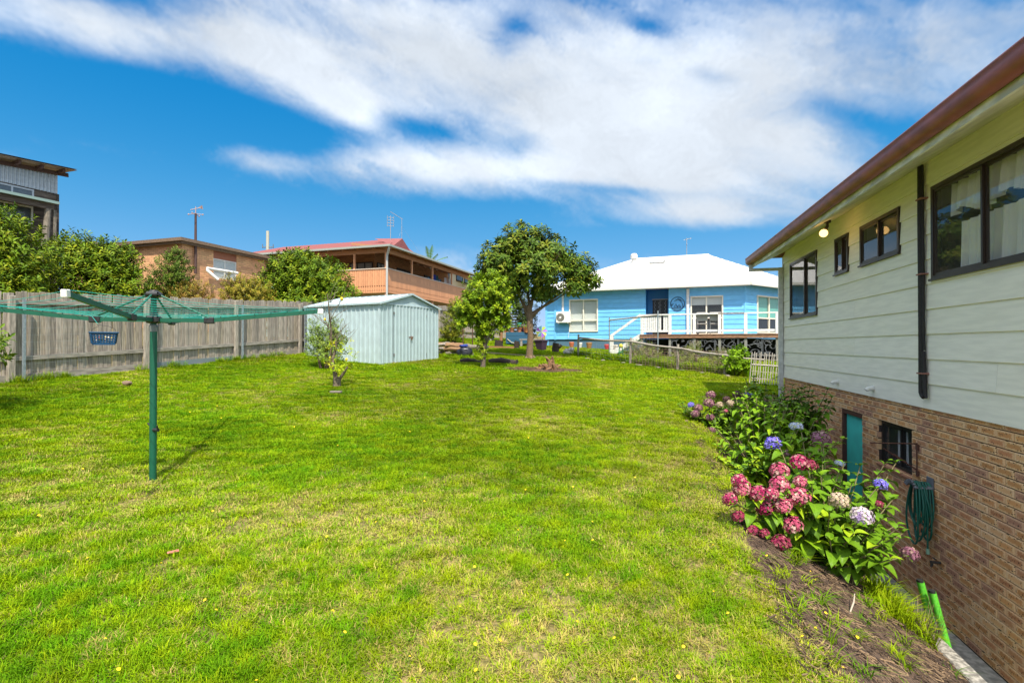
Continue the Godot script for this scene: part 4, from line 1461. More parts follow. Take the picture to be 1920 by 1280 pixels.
	orn.tube([oc + Vector3(0.25, -0.18, 0), oc + Vector3(0.21, 0.02, 0), oc + Vector3(0.08, 0.17, 0), oc + Vector3(0.0, 0.2, 0)], [0.014, 0.012, 0.01, 0.01], 5)
	for i in 3: orn.bar(oc + Vector3(-0.24 + 0.03 * i, -0.17 - i * 0.04, 0), oc + Vector3(0.24 - 0.03 * i, -0.17 - i * 0.04, 0), 0.009, 4)
	for i in 6: orn.bar(oc + Vector3(-0.26, -0.1, 0), oc + Vector3(-0.3 + 0.03 * i, 0.02, 0), 0.005, 3)
	single("wall_ornament", orn, mat("dark metal art", lin(0.01, 0.05, 0.11), 0.5), "round dark metal beach scene hung on the blue wall beside the front door", "wall ornament", h.position, h.rotation.y)
	# pipes on the wall
	for q in [[6.8, 6.92, 2.06, 4.2], [0.84, 0.93, 3.25, 4.25]]:
		var pp := MB.new()
		pp.box(Vector3(q[0], q[2] - base, 0.03), Vector3(q[1], q[3] - base, 0.11))
		part(h, "wall_pipe", pp, white)
	# air conditioner outdoor unit
	var ac := thing("air_conditioner", "white air conditioner unit fixed on the blue wall", "air conditioner", h.transform * Vector3(0.95, 2.72 - base, 0.18), h.rotation.y)
	var acb := MB.new()
	acb.soft_box(Vector3(-0.36, 0, -0.13), Vector3(0.36, 0.54, 0.13), 0.02)
	part(ac, "casing", acb, mat("white appliance paint", lin(0.78, 0.78, 0.74), 0.4))
	var fan := MB.new()
	for i in 7:
		var pr2 := []
		var ra := []
		for q in 21:
			pr2.append(Vector3(-0.13 + cos(TAU * q / 20) * (0.04 + 0.026 * i), 0.27 + sin(TAU * q / 20) * (0.04 + 0.026 * i), 0.137))
			ra.append(0.006)
		fan.tube(pr2, ra, 4, false)
	part(ac, "fan_grille", fan, mat("grille grey", lin(0.3, 0.3, 0.26), 0.5))
	var fd := MB.new()
	fd.tube([Vector3(-0.13, 0.27, 0.13), Vector3(-0.13, 0.27, 0.134)], [0.21, 0.21], 24)
	part(ac, "fan_opening", fd, mat("fan dark", lin(0.09, 0.09, 0.08), 0.7))
	var fh := MB.new()
	fh.tube([Vector3(-0.13, 0.27, 0.134), Vector3(-0.13, 0.27, 0.143)], [0.055, 0.05], 14)
	part(ac, "fan_hub", fh, mat("white appliance paint", lin(0.78, 0.78, 0.74), 0.4))
	var abk := MB.new()
	for x in [-0.25, 0.25]: beam(abk, Vector3(x, -0.02, -0.17), Vector3(x, -0.02, 0.12), 0.03, 0.03)
	part(ac, "bracket", abk, white)
	var ab := MB.new()
	ab.tube([Vector3(0.3, 0.1, -0.1), Vector3(0.34, -0.2, -0.13), Vector3(0.25, -0.5, -0.13), Vector3(0.22, -0.75, -0.1)], [0.015, 0.015, 0.01, 0.01], 6)
	part(ac, "hose", ab, white)
	# roof: eaves all round, ribs running down each slope
	var eave := 0.46
	var ey := 4.36 - base
	var ry := 6.45 - base
	var rl := Vector3(3.85, ry, -4.4)
	var rr2 := Vector3(7.76, ry, -4.4)
	var el := Vector3(-eave, ey, eave)
	var er := Vector3(long + 0.17, ey, eave)
	var wn := wing.cross(Vector3.UP)
	var ew := er + wing * 7.0
	var ebl := Vector3(-eave, ey, -9.4)
	var ebr := Vector3(long + 4.0, ey, -9.4)
	var rm := mat("white roof sheet", lin(0.62, 0.61, 0.58), 0.45, [105, 0.02, 0.92, 1.0], Vector3(0.5, 0.5, 0.5))
	roof_face(h, [el, er, rr2, rl], rm, 0.19)
	roof_face(h, [er, ew, rr2], rm, 0.19)
	roof_face(h, [ebl, el, rl], rm, 0.19)
	roof_face(h, [ew, ebr, rr2], rm, 0.19)
	roof_face(h, [ebr, ebl, rl, rr2], rm, 0.19)
	var caps := MB.new()
	caps.bar(rl, rr2, 0.07)
	caps.bar(er, rr2, 0.045)
	caps.bar(el, rl, 0.045)
	part(h, "ridge_cap", caps, rm)
	var gt := MB.new()
	beam(gt, el + Vector3(0, -0.06, 0.02), er + Vector3(0, -0.06, 0.02), 0.1, 0.11)
	beam(gt, er + Vector3(0.02, -0.06, 0.0), ew + Vector3(0.02, -0.06, 0), 0.1, 0.11)
	beam(gt, ebl + Vector3(-0.02, -0.06, 0), el + Vector3(-0.02, -0.06, 0), 0.1, 0.11)
	part(h, "gutter", gt, mat("off white gutter paint", lin(0.66, 0.66, 0.60), 0.45))
	var sf := MB.new()
	sf.quad(Vector3(-eave, ey - 0.11, 0.0), Vector3(long + 0.2, ey - 0.11, 0.0), Vector3(long + 0.2, ey - 0.11, eave), Vector3(-eave, ey - 0.11, eave))
	part(h, "soffit", sf, mat("soffit paint", lin(0.6, 0.6, 0.56), 0.6))
	# vent, skylight, antenna on the roof
	var vn := MB.new()
	vn.lathe(Vector3(3.9, 6.05 - base, -3.7), [Vector2(0.13, 0), Vector2(0.13, 0.3), Vector2(0.19, 0.33), Vector2(0.2, 0.5), Vector2(0.13, 0.6), Vector2(0.0, 0.63)], 16)
	part(h, "roof_vent", vn, rm)
	var sk := empty(h, "skylight", Vector3(5.15, 6.0 - base, -3.55))
	var slope2 := atan2(ry - ey, 5.0)
	var skm := MB.new()
	skm.soft_box(Vector3(-0.4, -0.05, -0.28), Vector3(0.4, 0.12, 0.28), 0.02, Transform3D(Basis(Vector3(1, 0, 0), slope2), Vector3.ZERO))
	part(sk, "skylight_frame", skm, mat("grey flashing", lin(0.2, 0.2, 0.19), 0.5))
	var skg := MB.new()
	skg.soft_box(Vector3(-0.33, 0.12, -0.22), Vector3(0.33, 0.17, 0.22), 0.02, Transform3D(Basis(Vector3(1, 0, 0), slope2), Vector3.ZERO))
	part(sk, "skylight_dome", skg, mat("milky dome", lin(0.7, 0.75, 0.8), 0.15))
	antenna("tv_antenna", "thin grey aerial on the white roof of the blue house", h.transform * Vector3(6.63, ry, -4.4), 1.0, 0.0, 0)
	# ---- deck
	var d := thing("timber_deck", "brown edged timber deck with white railing in front of the blue house", "deck", h.position, h.rotation.y)
	var dy := 2.06 - base
	var brown := mat("brown deck timber", lin(0.30, 0.155, 0.085), 0.7, [106, 0.03, 0.6, 1.0], Vector3(0.6, 2, 0.6))
	var dx0 := 5.0
	var dx1 := 12.4
	var dv := 2.4
	var k := 0
	var z := 0.05
	while z < dv - 0.05:
		var bd := MB.new()
		bd.box(Vector3(dx0, dy - 0.03, z), Vector3(dx1, dy, z + 0.132))
		part(d, "deck_board", bd, brown)
		z += 0.14
	var fs := MB.new()
	fs.box(Vector3(dx0, dy - 0.16, dv - 0.04), Vector3(dx1, dy + 0.004, dv))
	fs.box(Vector3(dx0 - 0.03, dy - 0.16, 0.0), Vector3(dx0 - 0.001, dy + 0.004, dv))
	part(d, "deck_fascia", fs, brown)
	var posts := [5.06, 6.22, 7.2, 8.18, 9.16, 10.3, 11.4]
	for x in posts:
		var po := MB.new()
		po.box(Vector3(x - 0.06, dy, dv - 0.16), Vector3(x + 0.06, dy + 0.82, dv - 0.045))
		part(d, "railing_post", po, white)
		var st := MB.new()
		st.box(Vector3(x - 0.05, -0.6, dv - 0.14), Vector3(x + 0.05, dy - 0.16, dv - 0.05))
		part(d, "stump_post", st, mat("old white post", lin(0.40, 0.40, 0.36), 0.9, [107, 0.08, 0.2, 1.0], Vector3(3, 3, 3)))
	for i in posts.size() - 1:
		var rl2 := MB.new()
		rl2.box(Vector3(posts[i] - 0.05, dy + 0.82, dv - 0.17), Vector3(posts[i + 1] - 0.052, dy + 0.87, dv - 0.04))
		part(d, "hand_rail", rl2, white if i != 3 else mat("bare rail timber", lin(0.5, 0.42, 0.36), 0.8, [108, 0.03, 0.3, 1.0], Vector3(1.2, 3, 3)))
		var bt := MB.new()
		bt.box(Vector3(posts[i] + 0.06, dy + 0.1, dv - 0.13), Vector3(posts[i + 1] - 0.06, dy + 0.19, dv - 0.09))
		part(d, "bottom_rail", bt, white)
	for i in 13:                                            # white boards beside the stairs
		if i == 9: continue
		var wb := MB.new()
		wb.box(Vector3(5.13 + i * 0.082, dy + 0.19, dv - 0.125), Vector3(5.2 + i * 0.082, dy + 0.82, dv - 0.095))
		part(d, "railing_board", wb, white)
	# stair going down to the left
	var sy := 1.26 - base
	for i in 5:
		var tr := MB.new()
		var xs := 4.95 - i * 0.25
		tr.box(Vector3(xs - 0.26, dy - 0.16 * (i + 1) - 0.03, 1.3), Vector3(xs, dy - 0.16 * (i + 1), dv - 0.1))
		part(d, "stair_tread", tr, brown)
	var sr := MB.new()
	beam(sr, Vector3(5.0, dy + 0.86, dv - 0.1), Vector3(3.75, dy - 0.02, dv - 0.1), 0.06, 0.1)
	beam(sr, Vector3(5.0, dy - 0.06, dv - 0.06), Vector3(3.72, dy - 0.86, dv - 0.06), 0.05, 0.2)
	sr.box(Vector3(3.68, sy - 0.3, dv - 0.16), Vector3(3.82, dy + 0.0, dv - 0.02))
	part(d, "stair_rail", sr, white)
	# dark screens with a broken cut-out pattern under the deck
	var scr := mat("charcoal screen", lin(0.12, 0.13, 0.145), 0.5)
	var under := MB.new()
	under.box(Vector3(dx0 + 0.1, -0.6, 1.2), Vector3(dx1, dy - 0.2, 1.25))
	part(d, "under_deck_shade", under, mat("under deck dark", lin(0.02, 0.02, 0.022), 0.9))  # near-black sheet standing for the shade behind the screens
	for i in 7:
		var x0 := 6.25 + i * 0.88
		var pn := MB.new()
		var y0 := 1.22 - base - 0.05
		var y1 := dy - 0.18
		var zz := dv - 0.06
		for e in [[x0, y0, x0 + 0.86, y0], [x0, y1, x0 + 0.86, y1], [x0 + 0.01, y0, x0 + 0.01, y1], [x0 + 0.85, y0, x0 + 0.85, y1]]:
			pn.bar(Vector3(e[0], e[1], zz), Vector3(e[2], e[3], zz), 0.014, 4)
		var seeds := []
		for q in 64: seeds.append(Vector2(rand(x0, x0 + 0.86), rand(y0, y1)))
		for q in 64:                                        # webs between near neighbours
			var near := []
			for q2 in 64:
				if q2 != q: near.append([seeds[q].distance_to(seeds[q2]), q2])
			near.sort()
			for q3 in 3:
				var o: Vector2 = seeds[near[q3][1]]
				pn.bar(Vector3(seeds[q].x, seeds[q].y, zz), Vector3(o.x, o.y, zz), 0.011, 4)
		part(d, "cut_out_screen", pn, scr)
	# outdoor table and two chairs on the deck
	var tb := thing("outdoor_table", "white topped table on the deck behind the railing", "table", h.transform * Vector3(7.75, dy, 1.35), h.rotation.y)
	var tt := MB.new()
	tt.soft_box(Vector3(-0.5, 0.68, -0.4), Vector3(0.5, 0.72, 0.4), 0.01)
	part(tb, "tabletop", tt, mat("table white", lin(0.6, 0.6, 0.57), 0.5))
	for sx in [-1, 1]:
		for sz in [-1, 1]:
			var lg := MB.new()
			lg.bar(Vector3(0.42 * sx, 0, 0.32 * sz), Vector3(0.44 * sx, 0.68, 0.34 * sz), 0.02)
			part(tb, "leg", lg, mat("dull steel", lin(0.3, 0.3, 0.3)))
	for i in 2:
		var ch := thing("outdoor_chair", ["grey chair at the left end of the deck table", "grey chair at the right end of the deck table"][i], "chair", h.transform * Vector3(7.5 + i * 0.52, dy, 1.95), h.rotation.y + PI, "chairs on the blue house's deck")
		var seat := MB.new()
		seat.soft_box(Vector3(-0.22, 0.42, -0.22), Vector3(0.22, 0.46, 0.22), 0.01)
		part(ch, "seat", seat, mat("chair mesh", lin(0.33, 0.32, 0.31), 0.8))
		var bk := MB.new()
		bk.soft_box(Vector3(-0.22, 0.55, -0.26), Vector3(0.22, 0.92, -0.22), 0.01)
		part(ch, "backrest", bk, mat("chair mesh", lin(0.33, 0.32, 0.31)))
		for sx in [-1, 1]:
			for sz in [-1, 1]:
				var lg2 := MB.new()
				lg2.bar(Vector3(0.2 * sx, 0, 0.22 * sz), Vector3(0.2 * sx, 0.92 if sz < 0 else 0.44, 0.23 * sz), 0.014)
				part(ch, "leg", lg2, mat("dull steel", lin(0.3, 0.3, 0.3)))

func blue_window(h: Node3D, o: Array, t: Transform3D, m: Material, bars: Array, rail_y: float, blind: Material, drop: float) -> void:
	var w := empty(h, "window")
	w.transform = t
	var f := MB.new()
	var g := 0.06
	f.box(Vector3(o[0] - 0.04, o[2] - 0.04, -0.03), Vector3(o[1] + 0.04, o[2] + g - 0.04, 0.06))
	f.box(Vector3(o[0] - 0.04, o[3] - g + 0.04, -0.03), Vector3(o[1] + 0.04, o[3] + 0.04, 0.06))
	f.box(Vector3(o[0] - 0.04, o[2] + 0.02, -0.03), Vector3(o[0] + 0.02, o[3] - 0.02, 0.058))
	f.box(Vector3(o[1] - 0.02, o[2] + 0.02, -0.03), Vector3(o[1] + 0.04, o[3] - 0.02, 0.058))
	part(w, "frame", f, m)
	var mu := MB.new()
	for x in bars: mu.box(Vector3(x - 0.03, o[2] + 0.02, -0.02), Vector3(x + 0.03, o[3] - 0.02, 0.045))
	mu.box(Vector3(o[0] + 0.02, rail_y - 0.03, -0.018), Vector3(o[1] - 0.02, rail_y + 0.03, 0.043))
	part(w, "mullion", mu, m)
	var xs := [o[0] + 0.02] + bars + [o[1] - 0.02]
	for i in xs.size() - 1:
		for q in [[o[2] + 0.02, rail_y], [rail_y, o[3] - 0.02]]:
			var p := MB.new()
			p.quad(Vector3(xs[i], q[0], 0.0), Vector3(xs[i + 1], q[0], 0.0), Vector3(xs[i + 1], q[1], 0.0), Vector3(xs[i], q[1], 0.0))
			part(w, "pane", p, glass("window glass", 0.08))
	var b := MB.new()
	b.quad(Vector3(o[0], lerpf(o[3], o[2], drop), -0.07), Vector3(o[1], lerpf(o[3], o[2], drop), -0.07), Vector3(o[1], o[3], -0.07), Vector3(o[0], o[3], -0.07))
	part(w, "blind", b, blind)
	var r := MB.new()
	r.box(Vector3(o[0] - 0.05, o[2] - 0.05, -1.05), Vector3(o[1] + 0.05, o[3] + 0.05, -1.0))
	r.box(Vector3(o[0] - 0.05, o[2] - 0.05, -1.0), Vector3(o[0] - 0.03, o[3] + 0.05, -0.04))
	r.box(Vector3(o[1] + 0.03, o[2] - 0.05, -1.0), Vector3(o[1] + 0.05, o[3] + 0.05, -0.04))
	r.box(Vector3(o[0] - 0.03, o[2] - 0.06, -1.0), Vector3(o[1] + 0.03, o[2] - 0.045, -0.04))
	r.box(Vector3(o[0] - 0.03, o[3] + 0.045, -1.0), Vector3(o[1] + 0.03, o[3] + 0.06, -0.04))
	part(w, "room_lining", r, mat("dark room lining", lin(0.08, 0.075, 0.07), 0.9))

# one slope of a roof, given by its eave (first two points) and the ridge; low ribs run up it
func roof_face(h: Node3D, p: Array, m: Material, pitch: float) -> void:
	var mb := MB.new()
	if p.size() == 4: mb.quad(p[0], p[1], p[2], p[3])
	else: mb.tri(p[0], p[1], p[2])
	var along: Vector3 = p[1] - p[0]
	var length := along.length()
	along /= length
	var n := along.cross(p[2] - p[0]).normalized()
	if n.y < 0: n = -n
	var up := n.cross(along).normalized()
	if up.y < 0: up = -up
	var q2 := []
	for q in p: q2.append(Vector2((q - p[0]).dot(along), (q - p[0]).dot(up)))
	var x := pitch / 2
	while x < length:
		var hi := 0.0
		for i in range(1, q2.size()):
			var a: Vector2 = q2[i]
			var b: Vector2 = q2[(i + 1) % q2.size()]
			if (a.x - x) * (b.x - x) < 0: hi = maxf(hi, lerpf(a.y, b.y, (x - a.x) / (b.x - a.x)))
		if hi > 0.1:
			var a3: Vector3 = p[0] + along * x
			var b3: Vector3 = a3 + up * hi
			mb.quad(a3 - along * 0.025, a3 + n * 0.02, b3 + n * 0.02, b3 - along * 0.025)
			mb.quad(a3 + n * 0.02, a3 + along * 0.025, b3 + along * 0.025, b3 + n * 0.02)
		x += pitch
	part(h, "roof_slope", mb, m)

func antenna(called: String, label: String, at: Vector3, tall: float, turn: float, style: int) -> void:
	var a := thing(called, label, "antenna", at, turn, "television antennas")
	var g := mat("aerial metal", lin(0.35, 0.36, 0.38), 0.4, [], Vector3.ONE, 0.0, 0.5) if style != 2 else mat("brown aerial pole", lin(0.07, 0.035, 0.03), 0.6)
	var pole := MB.new()
	pole.tube([Vector3(0, -0.3, 0), Vector3(0, tall, 0)], [0.02, 0.016] if style != 2 else [0.06, 0.045], 8)
	part(a, "pole", pole, g)
	var el := MB.new()
	if style == 0:
		el.bar(Vector3(-0.15, tall - 0.1, 0), Vector3(0.25, tall - 0.02, 0), 0.012)
		for i in 5: el.bar(Vector3(-0.1 + 0.08 * i, tall - 0.09 + 0.016 * i, -0.16), Vector3(-0.1 + 0.08 * i, tall - 0.09 + 0.016 * i, 0.16), 0.008, 4)
		el.bar(Vector3(0, tall - 0.35, -0.12), Vector3(0, tall - 0.35, 0.12), 0.01)
	elif style == 1:
		for i in 4: el.bar(Vector3(-0.17, tall - 0.1 - 0.15 * i, 0), Vector3(0.17, tall - 0.1 - 0.15 * i, 0), 0.014, 4)
		for x in [-0.17, 0.0, 0.17]: el.bar(Vector3(x, tall, 0), Vector3(x, tall - 0.6, 0), 0.012, 4)
	elif style == 2:
		for i in 4: el.bar(Vector3(0, tall - 0.02, 0), Vector3(cos(i * PI / 2 + 0.4) * 0.3, tall - 0.05, sin(i * PI / 2 + 0.4) * 0.3), 0.014, 5)
		for i in 4: el.ball(Vector3(cos(i * PI / 2 + 0.4) * 0.3, tall - 0.05, sin(i * PI / 2 + 0.4) * 0.3), Vector3(0.035, 0.035, 0.035), 5, 7)
		el.bar(Vector3(0, tall - 0.1, 0), Vector3(0, tall + 0.3, 0), 0.018, 5)
		el.bar(Vector3(-0.2, tall + 0.13, 0), Vector3(0.2, tall + 0.28, 0), 0.016, 5)
		el.tri(Vector3(0.08, tall + 0.25, 0), Vector3(0.28, tall + 0.22, 0), Vector3(0.24, tall + 0.4, 0))
		el.tri(Vector3(0.08, tall + 0.25, 0), Vector3(0.24, tall + 0.4, 0), Vector3(0.28, tall + 0.22, 0))
	else:
		el.bar(Vector3(-0.9, tall + 0.45, 0), Vector3(0.1, tall - 0.1, 0), 0.016)
		for i in 7: el.bar(Vector3(-0.85 + 0.13 * i, tall + 0.42 - 0.07 * i, -0.22), Vector3(-0.85 + 0.13 * i, tall + 0.42 - 0.07 * i, 0.22), 0.01, 4)
		el.bar(Vector3(0, tall * 0.75, 0), Vector3(1.5, 0, -0.6), 0.005, 3)
		el.bar(Vector3(0, tall * 0.75, 0), Vector3(-0.5, 0, 0.5), 0.005, 3)
	part(a, "aerial", el, g if style != 2 else mat("rusty vane", lin(0.4, 0.28, 0.25), 0.6))

# ------------------------------------------------------------------ neighbours up the slope
func brick_cloth(called: String, k: Color) -> StandardMaterial3D:      # far brickwork, courses too small to tell apart
	if mats.has(called): return mats[called]
	var im := Image.create(256, 256, false, Image.FORMAT_RGB8)
	var r := RandomNumberGenerator.new()
	r.seed = 77
	im.fill((k * 0.62).linear_to_srgb())
	for row in 16:
		for c in 9:
			var f := r.randf_range(0.75, 1.15)
			var kk := Color(k.r * f, k.g * f * r.randf_range(0.93, 1.03), k.b * f).linear_to_srgb()
			var x := c * 32 - (16 if row % 2 else 0)
			im.fill_rect(Rect2i(maxi(x, 0), row * 16 + 1, 30 if x >= 0 else 14, 13), kk)
	var m := StandardMaterial3D.new()
	m.resource_name = called
	m.albedo_texture = ImageTexture.create_from_image(im)
	m.uv1_triplanar = true
	m.uv1_triplanar_sharpness = 8.0
	m.uv1_scale = Vector3(0.52, 0.727, 0.52)
	m.roughness = 0.9
	mats[called] = m
	return m

func plain_window(h: Node3D, t: Transform3D, w: float, tall: float, split: int, frame: Material, behind: Material) -> void:   # x along, z out
	var n := empty(h, "window")
	n.transform = t
	var f := MB.new()
	var g := 0.05
	f.box(Vector3(0, 0, -0.02), Vector3(w, g, 0.04))
	f.box(Vector3(0, tall - g, -0.02), Vector3(w, tall, 0.04))
	for i in split + 1:
		var x := lerpf(0.0, w - g, float(i) / split)
		f.box(Vector3(x, g, -0.02), Vector3(x + g, tall - g, 0.038))
	part(n, "frame", f, frame)
	for i in split:
		var p := MB.new()
		var x0 := lerpf(0.0, w - g, float(i) / split) + g
		var x1 := lerpf(0.0, w - g, float(i + 1) / split)
		p.quad(Vector3(x0, g, 0.015), Vector3(x1, g, 0.015), Vector3(x1, tall - g, 0.015), Vector3(x0, tall - g, 0.015))
		part(n, "pane", p, glass("window glass", 0.08))
	var b := MB.new()
	b.quad(Vector3(0, 0, 0.005), Vector3(w, 0, 0.005), Vector3(w, tall, 0.005), Vector3(0, tall, 0.005))
	part(n, "blind", b, behind)  # flat sheet behind the panes; the dark ones stand for unlit rooms

func make_neighbours() -> void:
	deck_house()
	flat_house()
	timber_house()
	far_house()
	# leaning power pole far behind
	var pl := thing("power_pole", "pale timber power pole rising behind the dense trees", "pole", Vector3(-28.7, 1.5, -60.0))
	var p := MB.new()
	p.tube([Vector3(0, 0, 0), Vector3(0, 13.5, 0)], [0.22, 0.17], 10)
	part(pl, "pole_shaft", p, mat("bleached pole", lin(0.42, 0.42, 0.36), 0.9))
	var arm := MB.new()
	arm.bar(Vector3(-0.6, 11.6, 0), Vector3(0.7, 11.6, 0), 0.06)
	for x in [-0.6, 0.65]: arm.bar(Vector3(x, 11.5, 0), Vector3(x, 11.95, 0), 0.05)
	part(pl, "cross_arm", arm, mat("insulator dark", lin(0.12, 0.13, 0.15), 0.6))
	var st := MB.new()
	st.tube([Vector3.ZERO, Vector3(0, 13.2, 0)], [0.06, 0.05], 8)
	single("mast_pole", st, mat("aerial metal", lin(0.35, 0.36, 0.38)), "thin distant pole standing just beside the power pole", "pole", Vector3(-26.3, 0, -60.0))
	# wooded hill far off to the right
	var hill := MB.new()
	var pts := []
	for j in 7:
		for i in 41:
			var x := 30.0 + i * 7.0
			var f := sin(PI * clampf(i / 40.0, 0, 1))
			pts.append(Vector3(x, -3.0 + (j / 6.0) * (27.0 * f + 2.0 * patch_noise.get_noise_2d(x * 0.3, 3.0)), -170.0 - j * 9.0))
	hill.smooth_sheet(pts, 41)
	structure("wooded_hill", hill, mat("hill bush", lin(0.035, 0.055, 0.03), 1.0, [115, 0.05, 0.4, 1.0], Vector3(0.1, 0.1, 0.1)))

func deck_house() -> void:
	var y0 := 1.3
	var turn := -atan2(0.31, 0.95)
	var h := thing("brick_veranda_house", "two storey brick house with a salmon boarded veranda and red roof", "house", Vector3(-6.39, y0, -26.0), turn)
	var brick := brick_cloth("far brown brick", Color(0.40, 0.20, 0.09))
	var salmon := mat("salmon board paint", lin(0.68, 0.33, 0.165), 0.6, [120, 0.03, 0.85, 1.0], Vector3(1, 0.5, 1))
	var salmon_b := mat("salmon board paint darker", lin(0.63, 0.30, 0.15), 0.6, [121, 0.03, 0.85, 1.0], Vector3(1, 0.5, 1))
	var dark := mat("dark frame", lin(0.02, 0.016, 0.014), 0.5)
	var floor_y := 4.6 - y0
	var top := 5.5 - y0
	var eave := 6.55 - y0
	var body_in := 2.0
	var len_l := 9.0
	var len_r := 11.5
	# brick body, both storeys, set back behind the veranda
	var wl := MB.new()
	wl.box(Vector3(-len_l, -1.2, -body_in - 0.1), Vector3(-body_in, eave + 0.3, -body_in))
	wl.box(Vector3(-body_in - 0.1, -1.2, -len_r), Vector3(-body_in, eave + 0.3, -body_in - 0.1))
	wl.box(Vector3(-len_l, -1.2, -len_r - 0.1), Vector3(-body_in, eave + 0.3, -len_r))
	part(h, "brick_wall", wl, brick)
	var blind := mat("pale curtain", lin(0.36, 0.35, 0.32), 0.9)
	var dark_sheet := mat("dark room", lin(0.02, 0.02, 0.02), 0.6)  # near-black colour put in for an unlit room
	plain_window(h, Transform3D(Basis(), Vector3(-3.1 - body_in + 1.5, floor_y + 0.4, -body_in + 0.03)), 1.5, 1.25, 3, dark, blind)
	plain_window(h, Transform3D(Basis(), Vector3(-6.0, floor_y + 0.02, -body_in + 0.03)), 1.0, 1.65, 1, dark, mat("door brown", lin(0.14, 0.06, 0.03), 0.6))
	for z in [[-2.6, 1.1, 3], [-4.7, 1.9, 2], [-8.2, 0.8, 1], [-9.6, 1.1, 1]]:
		plain_window(h, Transform3D(Basis(Vector3.UP, PI / 2), Vector3(-body_in + 0.03, floor_y + 0.25 if z[2] > 1 else floor_y + 0.02, z[0] + 0.4)), z[1], 1.4 if z[2] > 1 else 1.65, z[2], dark, blind if z[0] > -3 else dark_sheet)
	plain_window(h, Transform3D(Basis(), Vector3(-3.5, 1.2, -body_in + 0.03)), 1.4, 0.9, 2, dark, dark_sheet)
	plain_window(h, Transform3D(Basis(Vector3.UP, PI / 2), Vector3(-body_in + 0.03, 1.0, -6.0)), 1.2, 1.0, 2, dark, dark_sheet)
	# veranda floor
	var fl := MB.new()
	fl.box(Vector3(-len_l, floor_y - 0.25, -body_in), Vector3(-0.02, floor_y - 0.1, -0.02))
	fl.box(Vector3(-body_in, floor_y - 0.25, -len_r), Vector3(-0.02, floor_y - 0.1, -body_in))
	part(h, "veranda_floor", fl, mat("cream underside", lin(0.55, 0.45, 0.32), 0.7))
	# boarded balustrade: each board has two rows of round-looking notches near its foot
	var bd := MB.new()
	var drop := 0.32
	for q in [[-drop, -0.22, 0.06], [-0.22, -0.18, 0.034], [-0.18, 0.0, 0.06], [0.0, 0.045, 0.03], [0.045, top - floor_y, 0.06]]:
		bd.box(Vector3(-q[2], q[0], -0.012), Vector3(q[2], q[1], 0.012))
	var bdm := bd.mesh()
	var bal := empty(h, "balustrade")
	var x := -0.07
	while x > -6.5:
		part(bal, "board", bdm, salmon if rng.randf() < 0.6 else salmon_b, Transform3D(Basis(), Vector3(x, floor_y, 0.0)))
		x -= 0.135
	var z2 := -0.09
	while z2 > -len_r:
		part(bal, "board", bdm, salmon if rng.randf() < 0.6 else salmon_b, Transform3D(Basis(Vector3.UP, PI / 2), Vector3(0.0, floor_y, z2)))
		z2 -= 0.135
	var rl := MB.new()
	rl.box(Vector3(-6.6, top - y0 * 0.0, -0.05), Vector3(0.04, top + 0.04, 0.05))
	rl.box(Vector3(-0.05, top + 0.001, -len_r), Vector3(0.05, top + 0.041, -0.05))
	part(bal, "top_rail", rl, mat("pale rail", lin(0.62, 0.52, 0.42), 0.6))
	# posts
	for p in [[-0.02, -0.02], [-1.9, -0.02], [-4.3, -0.02], [-0.02, -2.68], [-0.02, -5.2], [-0.02, -7.95], [-0.02, -11.2]]:
		var po := MB.new()
		po.box(Vector3(p[0] - 0.1, -1.0, p[1] - 0.1), Vector3(p[0] - 0.015, eave - 0.02, p[1] - 0.015))
		part(h, "post", po, salmon)
	# beam, gutter, veranda roof and main roof with a small gable at the corner
	var bm := MB.new()
	bm.box(Vector3(-len_l, eave - 0.22, -0.12), Vector3(0.0, eave - 0.02, -0.03))
	bm.box(Vector3(-0.12, eave - 0.22, -len_r), Vector3(-0.03, eave - 0.02, -0.121))
	part(h, "veranda_beam", bm, mat("brown beam", lin(0.42, 0.20, 0.10), 0.7))
	var sf := MB.new()
	sf.quad(Vector3(-len_l, eave, 0.4), Vector3(-len_l, eave + 0.35, -body_in), Vector3(-body_in, eave + 0.35, -body_in), Vector3(0.4, eave, 0.4))
	sf.quad(Vector3(0.4, eave, 0.4), Vector3(-body_in, eave + 0.35, -body_in), Vector3(-body_in, eave + 0.35, -len_r), Vector3(0.4, eave, -len_r))
	part(h, "veranda_ceiling", sf, mat("ochre ceiling", lin(0.50, 0.30, 0.12), 0.7, [122, 0.02, 0.5, 1.0], Vector3(2, 1, 0.3)))
	var raft := MB.new()
	for i in 13:
		var zz := 0.1 - i * 0.9
		if zz > -len_r: beam(raft, Vector3(0.36, eave - 0.03, zz), Vector3(-body_in, eave + 0.3, zz), 0.05, 0.1)
	for i in 9: beam(raft, Vector3(-0.6 - i * 0.9, eave - 0.03, 0.36), Vector3(-0.6 - i * 0.9, eave + 0.3, -body_in), 0.05, 0.1)
	part(h, "rafter", raft, mat("brown beam", lin(0.42, 0.2, 0.1))).set_meta("kind", "stuff")
	var red := mat("red roof sheet", lin(0.25, 0.075, 0.07), 0.6, [123, 0.03, 0.85, 1.0], Vector3(0.5, 0.5, 0.5))
	var rz := -3.2
	var ry := 7.72 - y0
	roof_face(h, [Vector3(-len_l - 0.4, eave + 0.06, 0.42), Vector3(0.42, eave + 0.06, 0.42), Vector3(-1.3, ry, rz), Vector3(-len_l - 0.4, ry, rz)], red, 0.22)
	roof_face(h, [Vector3(0.42, eave + 0.06, 0.42), Vector3(0.42, eave + 0.06, -len_r), Vector3(-3.6, ry, -len_r), Vector3(-1.3, ry - 0.05, rz)], red, 0.22)
